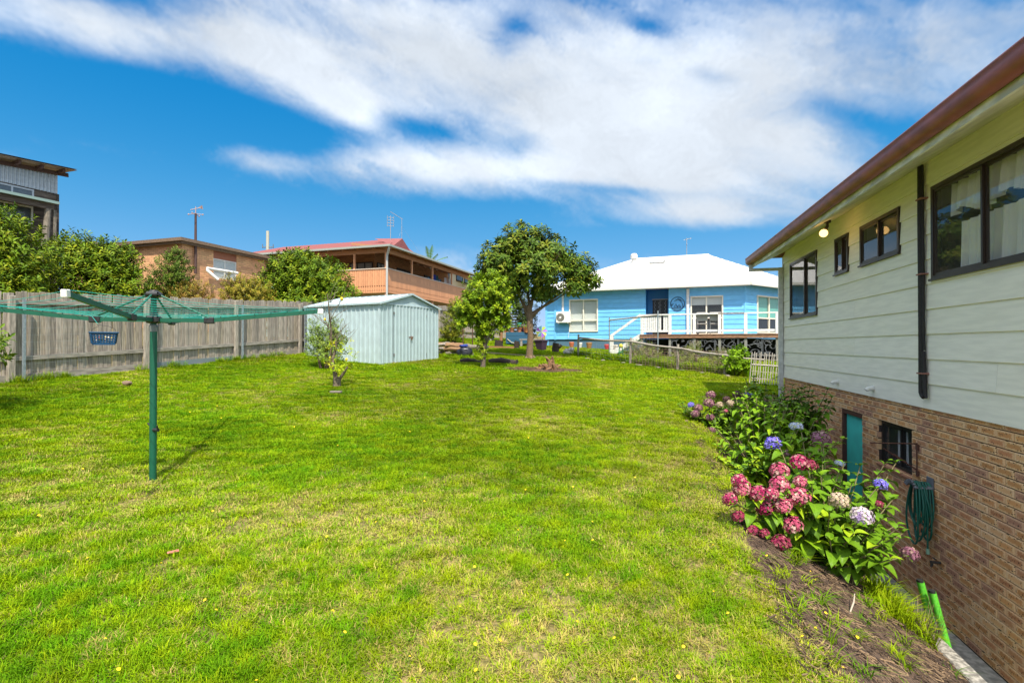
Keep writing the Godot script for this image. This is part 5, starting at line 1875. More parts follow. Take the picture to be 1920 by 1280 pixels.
	roof_face(h, [Vector3(-len_l - 0.4, eave + 0.06, -9), Vector3(-3.6, eave + 0.06, -9), Vector3(-1.3, ry, rz), Vector3(-len_l - 0.4, ry, rz)], red, 0.22)
	var gable := MB.new()
	gable.tri(Vector3(0.1, eave + 0.2, -0.5), Vector3(0.1, eave + 0.2, -2.3), Vector3(0.1, eave + 0.75, -1.4))
	gable.tri(Vector3(0.1, eave + 0.2, -0.5), Vector3(0.1, eave + 0.75, -1.4), Vector3(-1.6, eave + 0.85, -1.4))
	gable.tri(Vector3(0.1, eave + 0.75, -1.4), Vector3(0.1, eave + 0.2, -2.3), Vector3(-1.6, eave + 0.85, -1.4))
	part(h, "gablet", gable, red)
	var gt := MB.new()
	beam(gt, Vector3(-len_l - 0.4, eave + 0.03, 0.45), Vector3(0.5, eave + 0.03, 0.45), 0.1, 0.1)
	beam(gt, Vector3(0.45, eave + 0.03, 0.4), Vector3(0.45, eave + 0.03, -len_r), 0.1, 0.1)
	part(h, "gutter", gt, mat("grey green gutter", lin(0.30, 0.33, 0.30), 0.5))
	var dp := MB.new()
	dp.tube([Vector3(0.42, eave, 0.4), Vector3(0.3, eave - 0.22, 0.3), Vector3(0.08, eave - 0.42, 0.08), Vector3(0.08, -1.0, 0.08)], [0.055, 0.055, 0.055, 0.055], 10)
	part(h, "downpipe", dp, mat("grey pipe paint", lin(0.46, 0.47, 0.46), 0.5))
	# washing and a lamp on the veranda
	for c in [[-7.35, 0.42, Color(0.02, 0.05, 0.35)], [-7.75, 0.3, Color(0.03, 0.1, 0.12)], [-9.0, 0.34, Color(0.6, 0.58, 0.6)], [-9.45, 0.3, Color(0.45, 0.33, 0.3)], [-9.8, 0.28, Color(0.62, 0.6, 0.62)]]:
		var pts := []
		for j in 5:
			for i in 6:
				pts.append(Vector3(0.03 * sin(i * 1.7 + j), -j * 0.2, (i / 5.0 - 0.5) * c[1] * (1.0 - 0.03 * j)))
		var sh := MB.new()
		sh.smooth_sheet(pts, 6)
		single("washing", sh, mat("cloth %d" % int(c[0] * -100), (c[2] as Color).linear_to_srgb(), 0.9), ["navy towel drying on the salmon veranda", "dark green cloth drying on the salmon veranda", "white shirt drying on the salmon veranda", "brown cloth drying on the salmon veranda", "pale sheet drying at the end of the veranda"][[-735, -775, -900, -945, -980].find(roundi(c[0] * 100))], "washing", h.transform * Vector3(-1.0, eave - 0.35, c[0]), h.rotation.y, "washing on the veranda")
	antenna("tv_antenna", "grid shaped aerial above the corner of the red roof", h.transform * Vector3(-0.5, ry - 0.55, -1.2), 1.35, 0.4, 1)

func flat_house() -> void:
	var y0 := 1.5
	var turn := -atan2(0.31, 0.95)
	var h := thing("flat_roof_house", "orange brick house with a flat brown roof behind the fence shrubs", "house", Vector3(-14.2, y0, -22.0), turn)
	var brick := brick_cloth("far orange brick", Color(0.66, 0.37, 0.19))
	var top := 5.95 - y0
	var w := MB.new()
	for r in cut(Rect2(0, -0.5, 8.0, top + 0.5), [Rect2(1.55, 3.2, 1.3, 1.3)]):
		w.box(Vector3(-0.12, r.position.y, -r.end.x), Vector3(0, r.end.y, -r.position.x))
	w.box(Vector3(-7.0, -0.5, -0.12), Vector3(-0.121, top, 0))
	w.box(Vector3(-7.0, -0.5, -8.0), Vector3(-6.9, top, -0.12))
	part(h, "brick_wall", w, brick)
	var r2 := MB.new()
	r2.box(Vector3(-7.2, top, -8.2), Vector3(0.18, top + 0.1, 0.18))
	r2.box(Vector3(-7.3, top + 0.1, -8.3), Vector3(0.28, top + 0.24, 0.28))
	part(h, "roof", r2, mat("brown flat roof", lin(0.20, 0.135, 0.09), 0.8, [125, 0.04, 0.7, 1.0], Vector3(1, 1, 1)))
	var pn := MB.new()
	pn.box(Vector3(-0.1, 4.1, -2.85), Vector3(-0.03, 4.5, -1.55))
	part(h, "lintel_panel", pn, mat("brown panel", lin(0.30, 0.11, 0.06), 0.7))
	plain_window(h, Transform3D(Basis(Vector3.UP, PI / 2), Vector3(-0.06, 3.2, -1.55)), 1.3, 0.9, 2, mat("white window frame", lin(0.6, 0.6, 0.58), 0.5), mat("net curtain", lin(0.5, 0.55, 0.56), 0.8))
	var pipe := MB.new()
	pipe.tube([Vector3(0.55, 3.05, -1.3), Vector3(0.35, 3.45, -0.9), Vector3(0.2, 3.55, -1.05), Vector3(0.2, 3.55, -2.7)], [0.07, 0.07, 0.07, 0.07], 10)
	part(h, "overflow_pipe", pipe, mat("white spout plastic", lin(0.72, 0.72, 0.68)))
	antenna("weather_vane_pole", "brown pole with a weather vane rising from the flat roof", h.transform * Vector3(0.1, top - 0.9, -0.55), 2.35, 0.5, 2)
	var tank := thing("water_tank", "pale blue green water tank half hidden by shrubs at the brick house", "water tank", h.transform * Vector3(2.2, 0.3, -2.4))
	var tb := MB.new()
	tb.lathe(Vector3.ZERO, [Vector2(0.0, 0), Vector2(1.1, 0), Vector2(1.1, 2.35), Vector2(1.0, 2.45), Vector2(0.0, 2.6)], 28)
	part(tank, "tank_shell", tb, mat("tank paint", lin(0.33, 0.50, 0.50), 0.6))
	var rings := MB.new()
	for i in 9:
		var pr := []
		var ra := []
		for q in 29:
			pr.append(Vector3(cos(TAU * q / 28) * 1.105, 0.2 + i * 0.25, sin(TAU * q / 28) * 1.105))
			ra.append(0.03)
		rings.tube(pr, ra, 5, false)
	part(tank, "tank_ribs", rings, mat("tank paint", lin(0.33, 0.5, 0.5)))

func timber_house() -> void:
	var y0 := 1.4
	var turn := -atan2(0.39, 0.92)
	var h := thing("timber_house", "tall dark timber house with a corrugated band and skillion roof", "house", Vector3(-16.4, y0, -18.4), turn)
	var boards := []
	for i in 3:
		var c: float = [0.09, 0.12, 0.07][i]
		boards.append(mat("dark boards %d" % i, lin(c * 1.15, c * 0.9, c * 0.72), 0.9, [130 + i, 0.03, 0.45, 1.0], Vector3(2, 2, 0.3), 0.3))
	var ctop := 7.04 - y0
	# boards along the face x = 0, running towards us from the corner at z = 0
	var holes := [Rect2(0.68, 5.1, 4.0, 0.5), Rect2(0.72, 4.4, 1.5, 0.6)]
	var y := -0.5
	var k := 0
	while y < ctop:
		var mb := MB.new()
		for r in cut(Rect2(0.03, y, 5.5, 0.135), holes):
			mb.box(Vector3(-0.06, r.position.y, r.position.x), Vector3(0.005 + 0.004 * (k % 3), r.end.y - 0.004, r.end.x))
		part(h, "weatherboard", mb, boards[(k * 7 + k / 3) % 3])
		y += 0.135
		k += 1
	var corner := MB.new()
	corner.box(Vector3(-0.06, -0.5, -0.05), Vector3(0.03, ctop, 0.03))
	part(h, "corner_board", corner, boards[2])
	var ends := MB.new()
	ends.box(Vector3(-6.0, -0.5, -0.04), Vector3(-0.061, 7.3 - y0, 0.0))
	part(h, "end_wall", ends, boards[0])
	# corrugated band above, its top following the roof
	var n := 420
	var band := MB.new()
	for i in n:
		var a := 5.6 * i / n
		var b := 5.6 * (i + 1) / n
		var oa := 0.02 * sin(a * 60.0)
		var ob := 0.02 * sin(b * 60.0)
		band.quad(Vector3(0.03 + ob, ctop, b), Vector3(0.03 + oa, ctop, a), Vector3(0.03 + oa, 7.8 - y0 - a * 0.07, a), Vector3(0.03 + ob, 7.8 - y0 - b * 0.07, b))
	part(h, "corrugated_band", band, mat("grey zinc", lin(0.40, 0.45, 0.50), 0.5, [134, 0.03, 0.8, 1.0], Vector3(1, 1, 1), 0.0, 0.2))
	var rf := MB.new()
	rf.quad(Vector3(0.55, 7.5 - y0, 6.5), Vector3(0.55, 7.97 - y0, -0.35), Vector3(-6, 8.2 - y0, -0.35), Vector3(-6, 7.6 - y0, 6.5))
	rf.quad(Vector3(0.55, 7.46 - y0, 6.5), Vector3(-6, 7.57 - y0, 6.5), Vector3(-6, 8.16 - y0, -0.35), Vector3(0.55, 7.93 - y0, -0.35))
	part(h, "roof", rf, mat("zinc roof underside", lin(0.25, 0.19, 0.14), 0.6))
	var ra := MB.new()
	for i in 6:
		var z := 0.0 + i * 0.62
		beam(ra, Vector3(0.0, 7.82 - y0 - z * 0.07, z), Vector3(0.45, 7.83 - y0 - z * 0.07, z), 0.07, 0.12)
	beam(ra, Vector3(0.07, 7.80 - y0, -0.3), Vector3(0.07, 7.36 - y0, 5.6), 0.05, 0.14)
	part(h, "rafter", ra, mat("dark rafter", lin(0.08, 0.04, 0.03), 0.8)).set_meta("kind", "stuff")
	var grey := mat("grey window frame", lin(0.32, 0.36, 0.4), 0.5)
	plain_window(h, Transform3D(Basis(Vector3.UP, PI / 2), Vector3(0.0, 5.12, 4.68)), 4.0, 0.48, 7, grey, mat("dark glass back", lin(0.05, 0.07, 0.09), 0.4))  # dark sheet in place of the unlit inside
	plain_window(h, Transform3D(Basis(Vector3.UP, PI / 2), Vector3(0.0, 4.4, 2.2)), 1.5, 0.6, 2, mat("white window frame", lin(0.6, 0.6, 0.58)), mat("dark glass back", lin(0.05, 0.07, 0.09)))
	# veranda in front: green gutter, beam, split posts
	var gt := MB.new()
	beam(gt, Vector3(0.75, 5.15, 0.3), Vector3(0.75, 5.15, 5.5), 0.1, 0.09)
	part(h, "veranda_gutter", gt, mat("pale green gutter", lin(0.22, 0.32, 0.30), 0.4))
	var vr := MB.new()
	vr.quad(Vector3(0.75, 5.17, 5.5), Vector3(0.75, 5.17, 0.3), Vector3(0.03, 5.3, 0.3), Vector3(0.03, 5.3, 5.5))
	part(h, "veranda_roof", vr, mat("grey zinc", lin(0.4, 0.45, 0.5)))
	var vb := MB.new()
	vb.box(Vector3(0.57, 4.9, 0.4), Vector3(0.67, 5.1, 5.5))
	part(h, "veranda_beam", vb, boards[1])
	var vp := MB.new()
	vp.tube([Vector3(0.62, -0.5, 0.62), Vector3(0.6, 3.0, 0.65), Vector3(0.62, 4.9, 0.55)], [0.13, 0.12, 0.09], 9)
	part(h, "veranda_post", vp, mat("grey log", lin(0.24, 0.21, 0.17), 0.95, [136, 0.04, 0.5, 1.0], Vector3(2, 0.4, 2)))
	var vq := MB.new()
	vq.box(Vector3(0.57, -0.5, 0.32), Vector3(0.65, 4.9, 0.4))
	beam(vq, Vector3(0.77, 3.75, 0.4), Vector3(0.77, 3.95, -0.9), 0.1, 0.16)
	part(h, "veranda_post", vq, mat("grey log", lin(0.24, 0.21, 0.17)))

func far_house() -> void:
	var y0 := 2.0
	var h := thing("hillside_house", "brick and cream house with a low brown roof behind the veranda house", "house", Vector3(-8.25, y0, -40.0), -atan2(0.31, 0.95))
	var top := 9.2 - y0
	var w := MB.new()
	w.box(Vector3(-8, 0, -0.1), Vector3(0, top - 0.1, 0))
	w.box(Vector3(-0.1, 0, -3.2), Vector3(0, top - 0.35, -0.1))
	part(h, "brick_wall", w, brick_cloth("far orange brick", Color(0.6, 0.3, 0.13)))
	var c := MB.new()
	c.box(Vector3(-0.2, 0, -5.4), Vector3(0.08, top - 0.4, -3.2))
	c.box(Vector3(-0.5, 0, -16.0), Vector3(-0.4, top - 0.5, -5.4))
	part(h, "cream_wall", c, mat("cream render", lin(0.66, 0.62, 0.52), 0.7))
	for z in [[-4.0, 0.9, 0.0], [-6.3, 0.9, -0.47], [-7.7, 0.9, -0.47], [-10.2, 1.6, -0.47], [-12.2, 1.6, -0.47], [-14.2, 1.6, -0.47]]:
		plain_window(h, Transform3D(Basis(Vector3.UP, PI / 2), Vector3(0.11 + z[2] , top - 1.35, z[0])), z[1], 0.7, 1, mat("dark frame", lin(0.02, 0.02, 0.02)), mat("dark room", lin(0.02, 0.02, 0.02)))
	roof_face(h, [Vector3(0.5, top - 0.45, 0.5), Vector3(0.5, top - 0.45, -17), Vector3(-4, top + 1.0, -17), Vector3(-1.6, top + 0.25, 0.5)], mat("brown tile roof", lin(0.30, 0.22, 0.14), 0.8), 0.4)
	roof_face(h, [Vector3(-8, top - 0.5, 0.5), Vector3(-1.6, top + 0.25, 0.5), Vector3(-4, top + 1.0, -17), Vector3(-8, top + 0.2, -17)], mat("brown tile roof", lin(0.3, 0.22, 0.14)), 0.4)
	var sail := MB.new()
	var pts := []
	for j in 7:
		for i in 7:
			var u := i / 6.0
			var v := j / 6.0
			pts.append(Vector3(0.3 + 2.6 * v, top - 1.0 - 0.9 * v - 0.35 * sin(PI * u) * sin(PI * v), -9.5 - 5.0 * u))
	sail.smooth_sheet(pts, 7)
	single("shade_sail", sail, leaf_or_cloth(), "mustard shade sail stretched from the hillside house", "shade sail", h.position, h.rotation.y)
	antenna("tv_antenna", "tilted comb aerial with stay wires on the hillside house roof", h.transform * Vector3(-0.9, top, -0.8), 2.6, 0.3, 3)

func leaf_or_cloth() -> StandardMaterial3D:
	return mat("mustard cloth", lin(0.55, 0.36, 0.13), 0.9)

# ------------------------------------------------------------------ leaves, trees and shrubs
# a twig with leaves round it, growing along +y
func sprig(leaves: int, long: float, wide: float, reach: float, droop: float, sd: int) -> ArrayMesh:
	var r := RandomNumberGenerator.new()
	r.seed = sd
	var mb := MB.new()
	for i in leaves:
		var f := float(i) / leaves
		var a := i * 2.4 + r.randf_range(-0.4, 0.4)
		var base := Vector3(0, reach * f, 0)
		var out := Vector3(cos(a), 0, sin(a))
		var dir := (out + Vector3.UP * (0.25 + 0.9 * f - droop + r.randf_range(-0.2, 0.2))).normalized()
		var side := dir.cross(Vector3.UP).normalized() * wide * 0.5 * r.randf_range(0.8, 1.15)
		var nn := side.cross(dir).normalized()
		var l := long * r.randf_range(0.75, 1.15)
		var k := r.randf_range(0.78, 1.25)
		mb.col = Color(k * r.randf_range(0.9, 1.2), k, k * r.randf_range(0.8, 1.1))
		var mid := base + dir * l * 0.5 - nn * wide * 0.10
		var tip := base + dir * l - Vector3.UP * l * 0.18 * (1.0 + droop)
		var ml := mid + side + nn * wide * 0.14
		var mr := mid - side + nn * wide * 0.14
		mb.tri(base, mid, ml)
		mb.tri(base, mr, mid)
		mb.tri(ml, mid, tip)
		mb.tri(mid, mr, tip)
	return mb.mesh()

# foliage through a set of blobs [centre, radii]; airy = share of the blobs' depth that carries leaves
func crown(parent: Node3D, called: String, blobs: Array, count: int, shape: Mesh, m: Material, tints: Array, gaps := 0.0, hang := 0.0) -> void:
	var weights := []
	var total := 0.0
	for b in blobs:
		var r: Vector3 = b[1]
		total += r.x * r.y + r.y * r.z + r.x * r.z
		weights.append(total)
	var holes := FastNoiseLite.new()
	holes.seed = rng.randi()
	holes.frequency = 1.5
	var places := []
	var cols := []
	var tries := 0
	while places.size() < count and tries < count * 4:
		tries += 1
		var pick := rng.randf() * total
		var bi := 0
		while weights[bi] < pick: bi += 1
		var c: Vector3 = blobs[bi][0]
		var r: Vector3 = blobs[bi][1]
		var d := Vector3(rng.randfn(), rng.randfn(), rng.randfn()).normalized()
		var q := pow(rng.randf(), 0.45)
		var p := c + d * r * q * (1.0 + 0.22 * holes.get_noise_3dv((c + d * r) * 0.9))
		if gaps > 0.0 and holes.get_noise_3dv(p * 1.1) > 0.42 - gaps: continue
		var up := (d * 0.8 + Vector3(rand(-0.5, 0.5), 0.75 - hang, rand(-0.5, 0.5))).normalized()
		var x := up.cross(Vector3(rand(-1, 1), rand(-0.3, 0.3), rand(-1, 1))).normalized()
		var k := rand(0.75, 1.25)
		places.append(Transform3D(Basis(x, up, x.cross(up)).scaled(Vector3.ONE * k), p))
		var tn: Color = tints[rng.randi_range(0, tints.size() - 1)]
		cols.append(tn * rand(0.85, 1.15))
	scatter(parent, called, shape, m, places, cols)

func limb(mb: MB, a: Vector3, b: Vector3, ra: float, rb: float, bend: float) -> void:
	var pts := []
	var rr := []
	var off := Vector3(rand(-1, 1), rand(-0.3, 0.3), rand(-1, 1)) * bend
	for i in 6:
		var t := i / 5.0
		pts.append(a.lerp(b, t) + off * sin(PI * t) + Vector3(rand(-1, 1), 0, rand(-1, 1)) * bend * 0.15)
		rr.append(lerpf(ra, rb, t))
	pts[0] = a
	mb.tube(pts, rr, 8)

func bark(called: String, r: float, g: float, b: float) -> StandardMaterial3D:
	return mat(called, lin(r, g, b), 0.95, [140, 0.05, 0.45, 1.0], Vector3(3, 1, 3), 0.8)

func shrub(called: String, label: String, at: Vector3, blobs: Array, count: int, shape: Mesh, tints: Array, gaps: float, category := "shrub", stems := 5) -> Node3D:
	var t := thing(called, label, category, at)
	var w := MB.new()
	for i in stems:
		var b: Array = blobs[i % blobs.size()]
		var c: Vector3 = b[0]
		limb(w, Vector3(rand(-0.1, 0.1), -0.15, rand(-0.1, 0.1)), c + Vector3(rand(-0.4, 0.4) * b[1].x, rand(-0.1, 0.5) * b[1].y, rand(-0.4, 0.4) * b[1].z), 0.05, 0.012, 0.12)
	part(t, "stems", w, bark("shrub bark", 0.16, 0.11, 0.075))
	crown(t, "foliage", blobs, count, shape, leaf_mat("shrub leaves", 0.4, 0.4), tints, gaps)
	return t

func make_trees() -> void:
	var lm := leaf_mat("tree leaves", 0.35, 0.4)
	# ---- loquat
	var lq := thing("loquat_tree", "tall loquat tree with long dark leaves and bare pale limbs", "tree", on_ground(0.66, -19.28))
	var wood := MB.new()
	wood.tube([Vector3(0.02, -0.25, 0), Vector3(0, 0.15, 0), Vector3(0.04, 0.9, 0), Vector3(0.0, 1.55, 0.05), Vector3(-0.02, 2.0, 0)], [0.22, 0.135, 0.11, 0.125, 0.1], 14)
	for k in [[-0.05, 1.5, -0.45, 3.2], [0.05, 1.9, 0.55, 3.9], [0.05, 1.6, 1.9, 3.15], [0.0, 1.95, -0.1, 4.5], [0.1, 1.7, 1.5, 2.55], [-0.05, 1.8, -1.3, 3.4], [0.0, 2.0, 1.2, 4.0], [0.05, 1.5, 0.5, 2.2]]:
		limb(wood, Vector3(k[0], k[1], 0), Vector3(k[2], k[3], rand(-0.9, 0.9)), 0.058, 0.014, 0.2)
	for a in 5: limb(wood, Vector3(0, 0.12, 0), Vector3(cos(a * 1.3) * 0.32, -0.1, sin(a * 1.3) * 0.32), 0.1, 0.03, 0.02)
	part(lq, "trunk", wood, bark("loquat bark", 0.23, 0.155, 0.095))
	var loq := [[Vector3(-0.2, 4.25, 0), Vector3(1.15, 0.85, 1.1)], [Vector3(-1.05, 3.55, 0.3), Vector3(0.95, 0.8, 0.9)], [Vector3(0.75, 3.95, -0.2), Vector3(1.0, 0.8, 1.0)], [Vector3(1.75, 3.35, 0.1), Vector3(0.75, 0.55, 0.7)], [Vector3(0.1, 3.2, 0.5), Vector3(1.2, 0.7, 0.9)], [Vector3(-0.75, 2.65, 0.3), Vector3(0.7, 0.65, 0.7)], [Vector3(1.6, 2.75, 0.3), Vector3(0.6, 0.38, 0.5)], [Vector3(2.3, 2.9, 0.0), Vector3(0.42, 0.34, 0.4)], [Vector3(-1.5, 3.0, 0.0), Vector3(0.55, 0.6, 0.5)], [Vector3(0.55, 2.45, 0.1), Vector3(0.5, 0.32, 0.5)]]
	crown(lq, "crown", loq, 1500, sprig(10, 0.25, 0.075, 0.10, 0.35, 11), lm, [Color(0.083, 0.150, 0.015), Color(0.112, 0.188, 0.019), Color(0.068, 0.128, 0.017), Color(0.180, 0.225, 0.022)], 0.24, 0.15)
	# ---- young tree in front of it
	var st := thing("citrus_tree", "small round leafy tree with a slim trunk beside the shed", "tree", on_ground(-0.91, -15.91))
	var w2 := MB.new()
	w2.tube([Vector3(0, -0.2, 0), Vector3(0.01, 0.1, 0), Vector3(0.04, 0.55, 0), Vector3(0.1, 1.1, 0.02), Vector3(0.06, 1.6, 0)], [0.11, 0.075, 0.065, 0.055, 0.045], 10)
	limb(w2, Vector3(0.06, 0.55, 0), Vector3(0.5, 1.5, 0.1), 0.03, 0.012, 0.05)
	limb(w2, Vector3(0.02, 0.5, 0), Vector3(-0.18, 0.62, 0.05), 0.05, 0.035, 0.01)
	for i in 7: limb(w2, Vector3(0.07, 1.1 + 0.08 * i, 0), Vector3(rand(-0.6, 0.75), rand(1.7, 2.6), rand(-0.5, 0.5)), 0.03, 0.01, 0.08)
	part(st, "trunk", w2, bark("grey brown bark", 0.20, 0.15, 0.11))
	var cb := [[Vector3(0.15, 2.3, 0), Vector3(0.75, 0.72, 0.7)], [Vector3(-0.3, 1.85, 0.1), Vector3(0.55, 0.5, 0.5)], [Vector3(0.5, 1.8, 0.0), Vector3(0.45, 0.5, 0.5)], [Vector3(-0.55, 1.5, 0.1), Vector3(0.28, 0.32, 0.3)], [Vector3(0.62, 1.35, 0), Vector3(0.22, 0.32, 0.25)], [Vector3(0.05, 1.3, 0), Vector3(0.35, 0.4, 0.35)]]
	crown(st, "crown", cb, 1500, sprig(9, 0.105, 0.055, 0.09, 0.1, 12), lm, [Color(0.150, 0.255, 0.011), Color(0.195, 0.300, 0.013), Color(0.120, 0.210, 0.011), Color(0.285, 0.375, 0.015)], 0.14)
	crown(st, "climber", [[Vector3(-0.06, 0.95, 0.05), Vector3(0.17, 0.45, 0.16)], [Vector3(0.02, 0.55, 0.04), Vector3(0.1, 0.3, 0.1)]], 90, sprig(7, 0.08, 0.05, 0.08, 0.1, 13), lm, [Color(0.150, 0.255, 0.015), Color(0.240, 0.330, 0.022)], 0.0)
	# ---- half bare lemon tree before the shed
	var lt := thing("lemon_tree", "scrawny half bare lemon tree in front of the shed", "tree", on_ground(-3.95, -11.55))
	var w3 := MB.new()
	w3.tube([Vector3(0, -0.2, 0), Vector3(0, 0.08, 0), Vector3(0.0, 0.22, 0)], [0.13, 0.085, 0.09], 10)
	limb(w3, Vector3(-0.03, 0.15, 0), Vector3(-0.1, 0.62, 0), 0.055, 0.035, 0.02)
	limb(w3, Vector3(-0.1, 0.6, 0), Vector3(-0.02, 0.95, 0), 0.035, 0.028, 0.02)
	limb(w3, Vector3(0.03, 0.15, 0), Vector3(0.25, 0.45, 0.05), 0.045, 0.02, 0.02)
	w3.tube([Vector3(-0.26, 0.45, -0.3), Vector3(-0.2, 0.95, -0.2), Vector3(-0.17, 1.3, -0.1), Vector3(-0.2, 1.75, -0.05), Vector3(-0.22, 2.1, 0)], [0.026, 0.024, 0.02, 0.015, 0.01], 8)
	var tips2 := []
	for i in 20:
		var a := Vector3(-0.19 + rand(-0.03, 0.03), rand(1.0, 2.05), -0.06)
		if i % 3 == 0: a = Vector3(-0.04, rand(0.8, 0.98), 0)
		var b := a + Vector3(rand(-0.4, 0.55), rand(0.18, 0.62), rand(-0.35, 0.35))
		limb(w3, a, b, 0.009, 0.003, 0.05)
		tips2.append(b)
		for q in 2: limb(w3, a.lerp(b, rand(0.4, 0.9)), b + Vector3(rand(-0.18, 0.18), rand(-0.02, 0.24), rand(-0.15, 0.15)), 0.004, 0.0015, 0.03)
	part(lt, "trunk", w3, bark("lemon bark", 0.22, 0.17, 0.12))
	crown(lt, "leaves", [[Vector3(0.05, 0.42, 0), Vector3(0.3, 0.2, 0.25)], [Vector3(0.3, 0.75, 0.0), Vector3(0.13, 0.2, 0.12)], [Vector3(-0.05, 0.75, 0), Vector3(0.14, 0.25, 0.14)], [Vector3(0.2, 1.05, 0), Vector3(0.1, 0.15, 0.1)]], 60, sprig(7, 0.085, 0.038, 0.08, 0.0, 14), lm, [Color(0.330, 0.420, 0.015), Color(0.480, 0.480, 0.015), Color(0.210, 0.300, 0.015)], 0.0)
	for p in [[Vector3(0.12, 1.98, 0.05), 0.042], [Vector3(0.24, 0.62, 0.08), 0.035], [Vector3(-0.27, 1.52, 0.02), 0.03]]:
		var le := MB.new()
		le.ball(p[0], Vector3(p[1] * 0.85, p[1], p[1] * 0.85), 8, 12)
		le.ball(p[0] - Vector3(0, p[1], 0), Vector3(p[1] * 0.25, p[1] * 0.3, p[1] * 0.25), 5, 8)
		part(lt, "lemon", le, mat("lemon skin", lin(0.80, 0.56, 0.02), 0.4))
	# ---- shrubs in the yard
	var fine := sprig(12, 0.07, 0.022, 0.13, 0.0, 15)
	var olive := [Color(0.150, 0.240, 0.022), Color(0.195, 0.285, 0.034), Color(0.120, 0.195, 0.019)]
	var pale := [Color(0.20, 0.29, 0.05), Color(0.26, 0.34, 0.07), Color(0.15, 0.23, 0.03)]
	shrub("grey_leaf_shrub", "open small leaved shrub at the near left corner of the shed", on_ground(-5.2, -14.3), [[Vector3(0.0, 0.55, 0), Vector3(0.5, 0.5, 0.4)], [Vector3(0.2, 0.95, 0.0), Vector3(0.25, 0.4, 0.25)], [Vector3(-0.35, 0.9, -0.1), Vector3(0.2, 0.5, 0.2)]], 640, fine, pale, 0.0)
	shrub("fence_shrub", "dark shrub growing against the paling fence behind the shed", on_ground(-6.3, -17.6), [[Vector3(0.0, 0.5, 0), Vector3(0.3, 0.5, 0.3)]], 140, fine, olive, 0.0)
	var broad := sprig(9, 0.13, 0.045, 0.12, 0.1, 16)
	var mid := sprig(9, 0.15, 0.05, 0.12, 0.15, 17)
	# off to the left, its branches reaching into the yard: it shades the lawn's left edge
	shrub("overhanging_shrub", "leafy branches reaching in at the left edge by the fence", on_ground(-8.75, -7.0), [[Vector3(0.0, 1.4, 0), Vector3(0.95, 0.9, 0.9)], [Vector3(-0.6, 1.9, 0.3), Vector3(0.8, 0.7, 0.8)], [Vector3(0.5, 0.9, -0.6), Vector3(0.6, 0.45, 0.6)]], 620, broad, [Color(0.105, 0.180, 0.015), Color(0.150, 0.225, 0.019)], 0.1)
	# ---- shrubs and trees beyond the fence
	var glossy := [Color(0.105, 0.18, 0.009), Color(0.14, 0.215, 0.010), Color(0.08, 0.145, 0.009), Color(0.22, 0.28, 0.015)]
	shrub("lilly_pilly", "tall glossy leafed bush at the far left behind the fence", on_ground(-12.35, -12.0), [[Vector3(0.2, 2.3, 0), Vector3(1.25, 1.2, 1.1)], [Vector3(-0.3, 3.0, 0), Vector3(0.9, 0.8, 0.9)], [Vector3(0.75, 1.5, 0.3), Vector3(0.8, 0.9, 0.8)], [Vector3(-1.0, 2.0, 0.0), Vector3(0.9, 1.2, 0.9)], [Vector3(0.3, 3.35, 0.0), Vector3(0.22, 0.35, 0.22)]], 3000, broad, glossy, 0.04, "bush", 8)
	shrub("lilly_pilly", "broad rounded glossy bush behind the fence, left of the hoist mast", on_ground(-11.6, -14.2), [[Vector3(0.0, 1.9, 0), Vector3(1.35, 1.3, 1.1)], [Vector3(-0.5, 2.65, 0), Vector3(0.8, 0.65, 0.8)], [Vector3(0.45, 2.5, 0.0), Vector3(0.7, 0.6, 0.7)], [Vector3(0.85, 1.6, 0.1), Vector3(0.65, 0.9, 0.7)], [Vector3(-1.0, 1.3, 0.1), Vector3(0.7, 0.8, 0.7)]], 3000, broad, glossy, 0.04, "bush", 8)
	shrub("cypress_shrub", "dark upright shrub in front of the orange brick house", on_ground(-11.3, -17.0), [[Vector3(0.0, 2.35, 0), Vector3(0.6, 0.75, 0.6)], [Vector3(-0.15, 1.5, 0), Vector3(0.8, 0.8, 0.8)], [Vector3(0.1, 2.9, 0), Vector3(0.3, 0.35, 0.3)]], 1300, sprig(12, 0.09, 0.03, 0.14, 0.0, 18), [Color(0.075, 0.128, 0.015), Color(0.112, 0.165, 0.019)], 0.05)
	var russet := [Color(0.255, 0.188, 0.030), Color(0.195, 0.180, 0.026), Color(0.300, 0.195, 0.038)]
	shrub("russet_shrub", "reddish brown shrub below the dark upright one", on_ground(-10.55, -16.6), [[Vector3(0.0, 1.3, 0), Vector3(0.75, 0.8, 0.7)], [Vector3(-0.5, 0.9, 0.2), Vector3(0.6, 0.6, 0.6)], [Vector3(0.3, 1.7, 0.0), Vector3(0.45, 0.5, 0.45)]], 1200, sprig(12, 0.07, 0.03, 0.13, 0.0, 19), russet, 0.1)
	shrub("yellowing_shrub", "yellow brown shrub beside the pale water tank", on_ground(-9.0, -17.3), [[Vector3(0.0, 1.4, 0), Vector3(0.85, 0.95, 0.7)], [Vector3(-0.3, 2.05, 0), Vector3(0.5, 0.55, 0.5)], [Vector3(0.4, 1.9, 0), Vector3(0.5, 0.5, 0.5)]], 1500, sprig(12, 0.07, 0.03, 0.13, 0.0, 20), [Color(0.285, 0.255, 0.030), Color(0.225, 0.225, 0.026), Color(0.345, 0.270, 0.038)], 0.08)
	var mg := thing("dense_tree", "dense round dark green tree left of the veranda house", "tree", on_ground(-7.75, -19.3))
	var w4 := MB.new()
	for i in 7: limb(w4, Vector3(rand(-0.25, 0.25), -0.2, rand(-0.2, 0.2)), Vector3(rand(-1.3, 1.4), rand(1.6, 3.0), rand(-0.8, 0.8)), 0.09, 0.02, 0.2)
	part(mg, "trunk", w4, bark("shrub bark", 0.16, 0.11, 0.075))
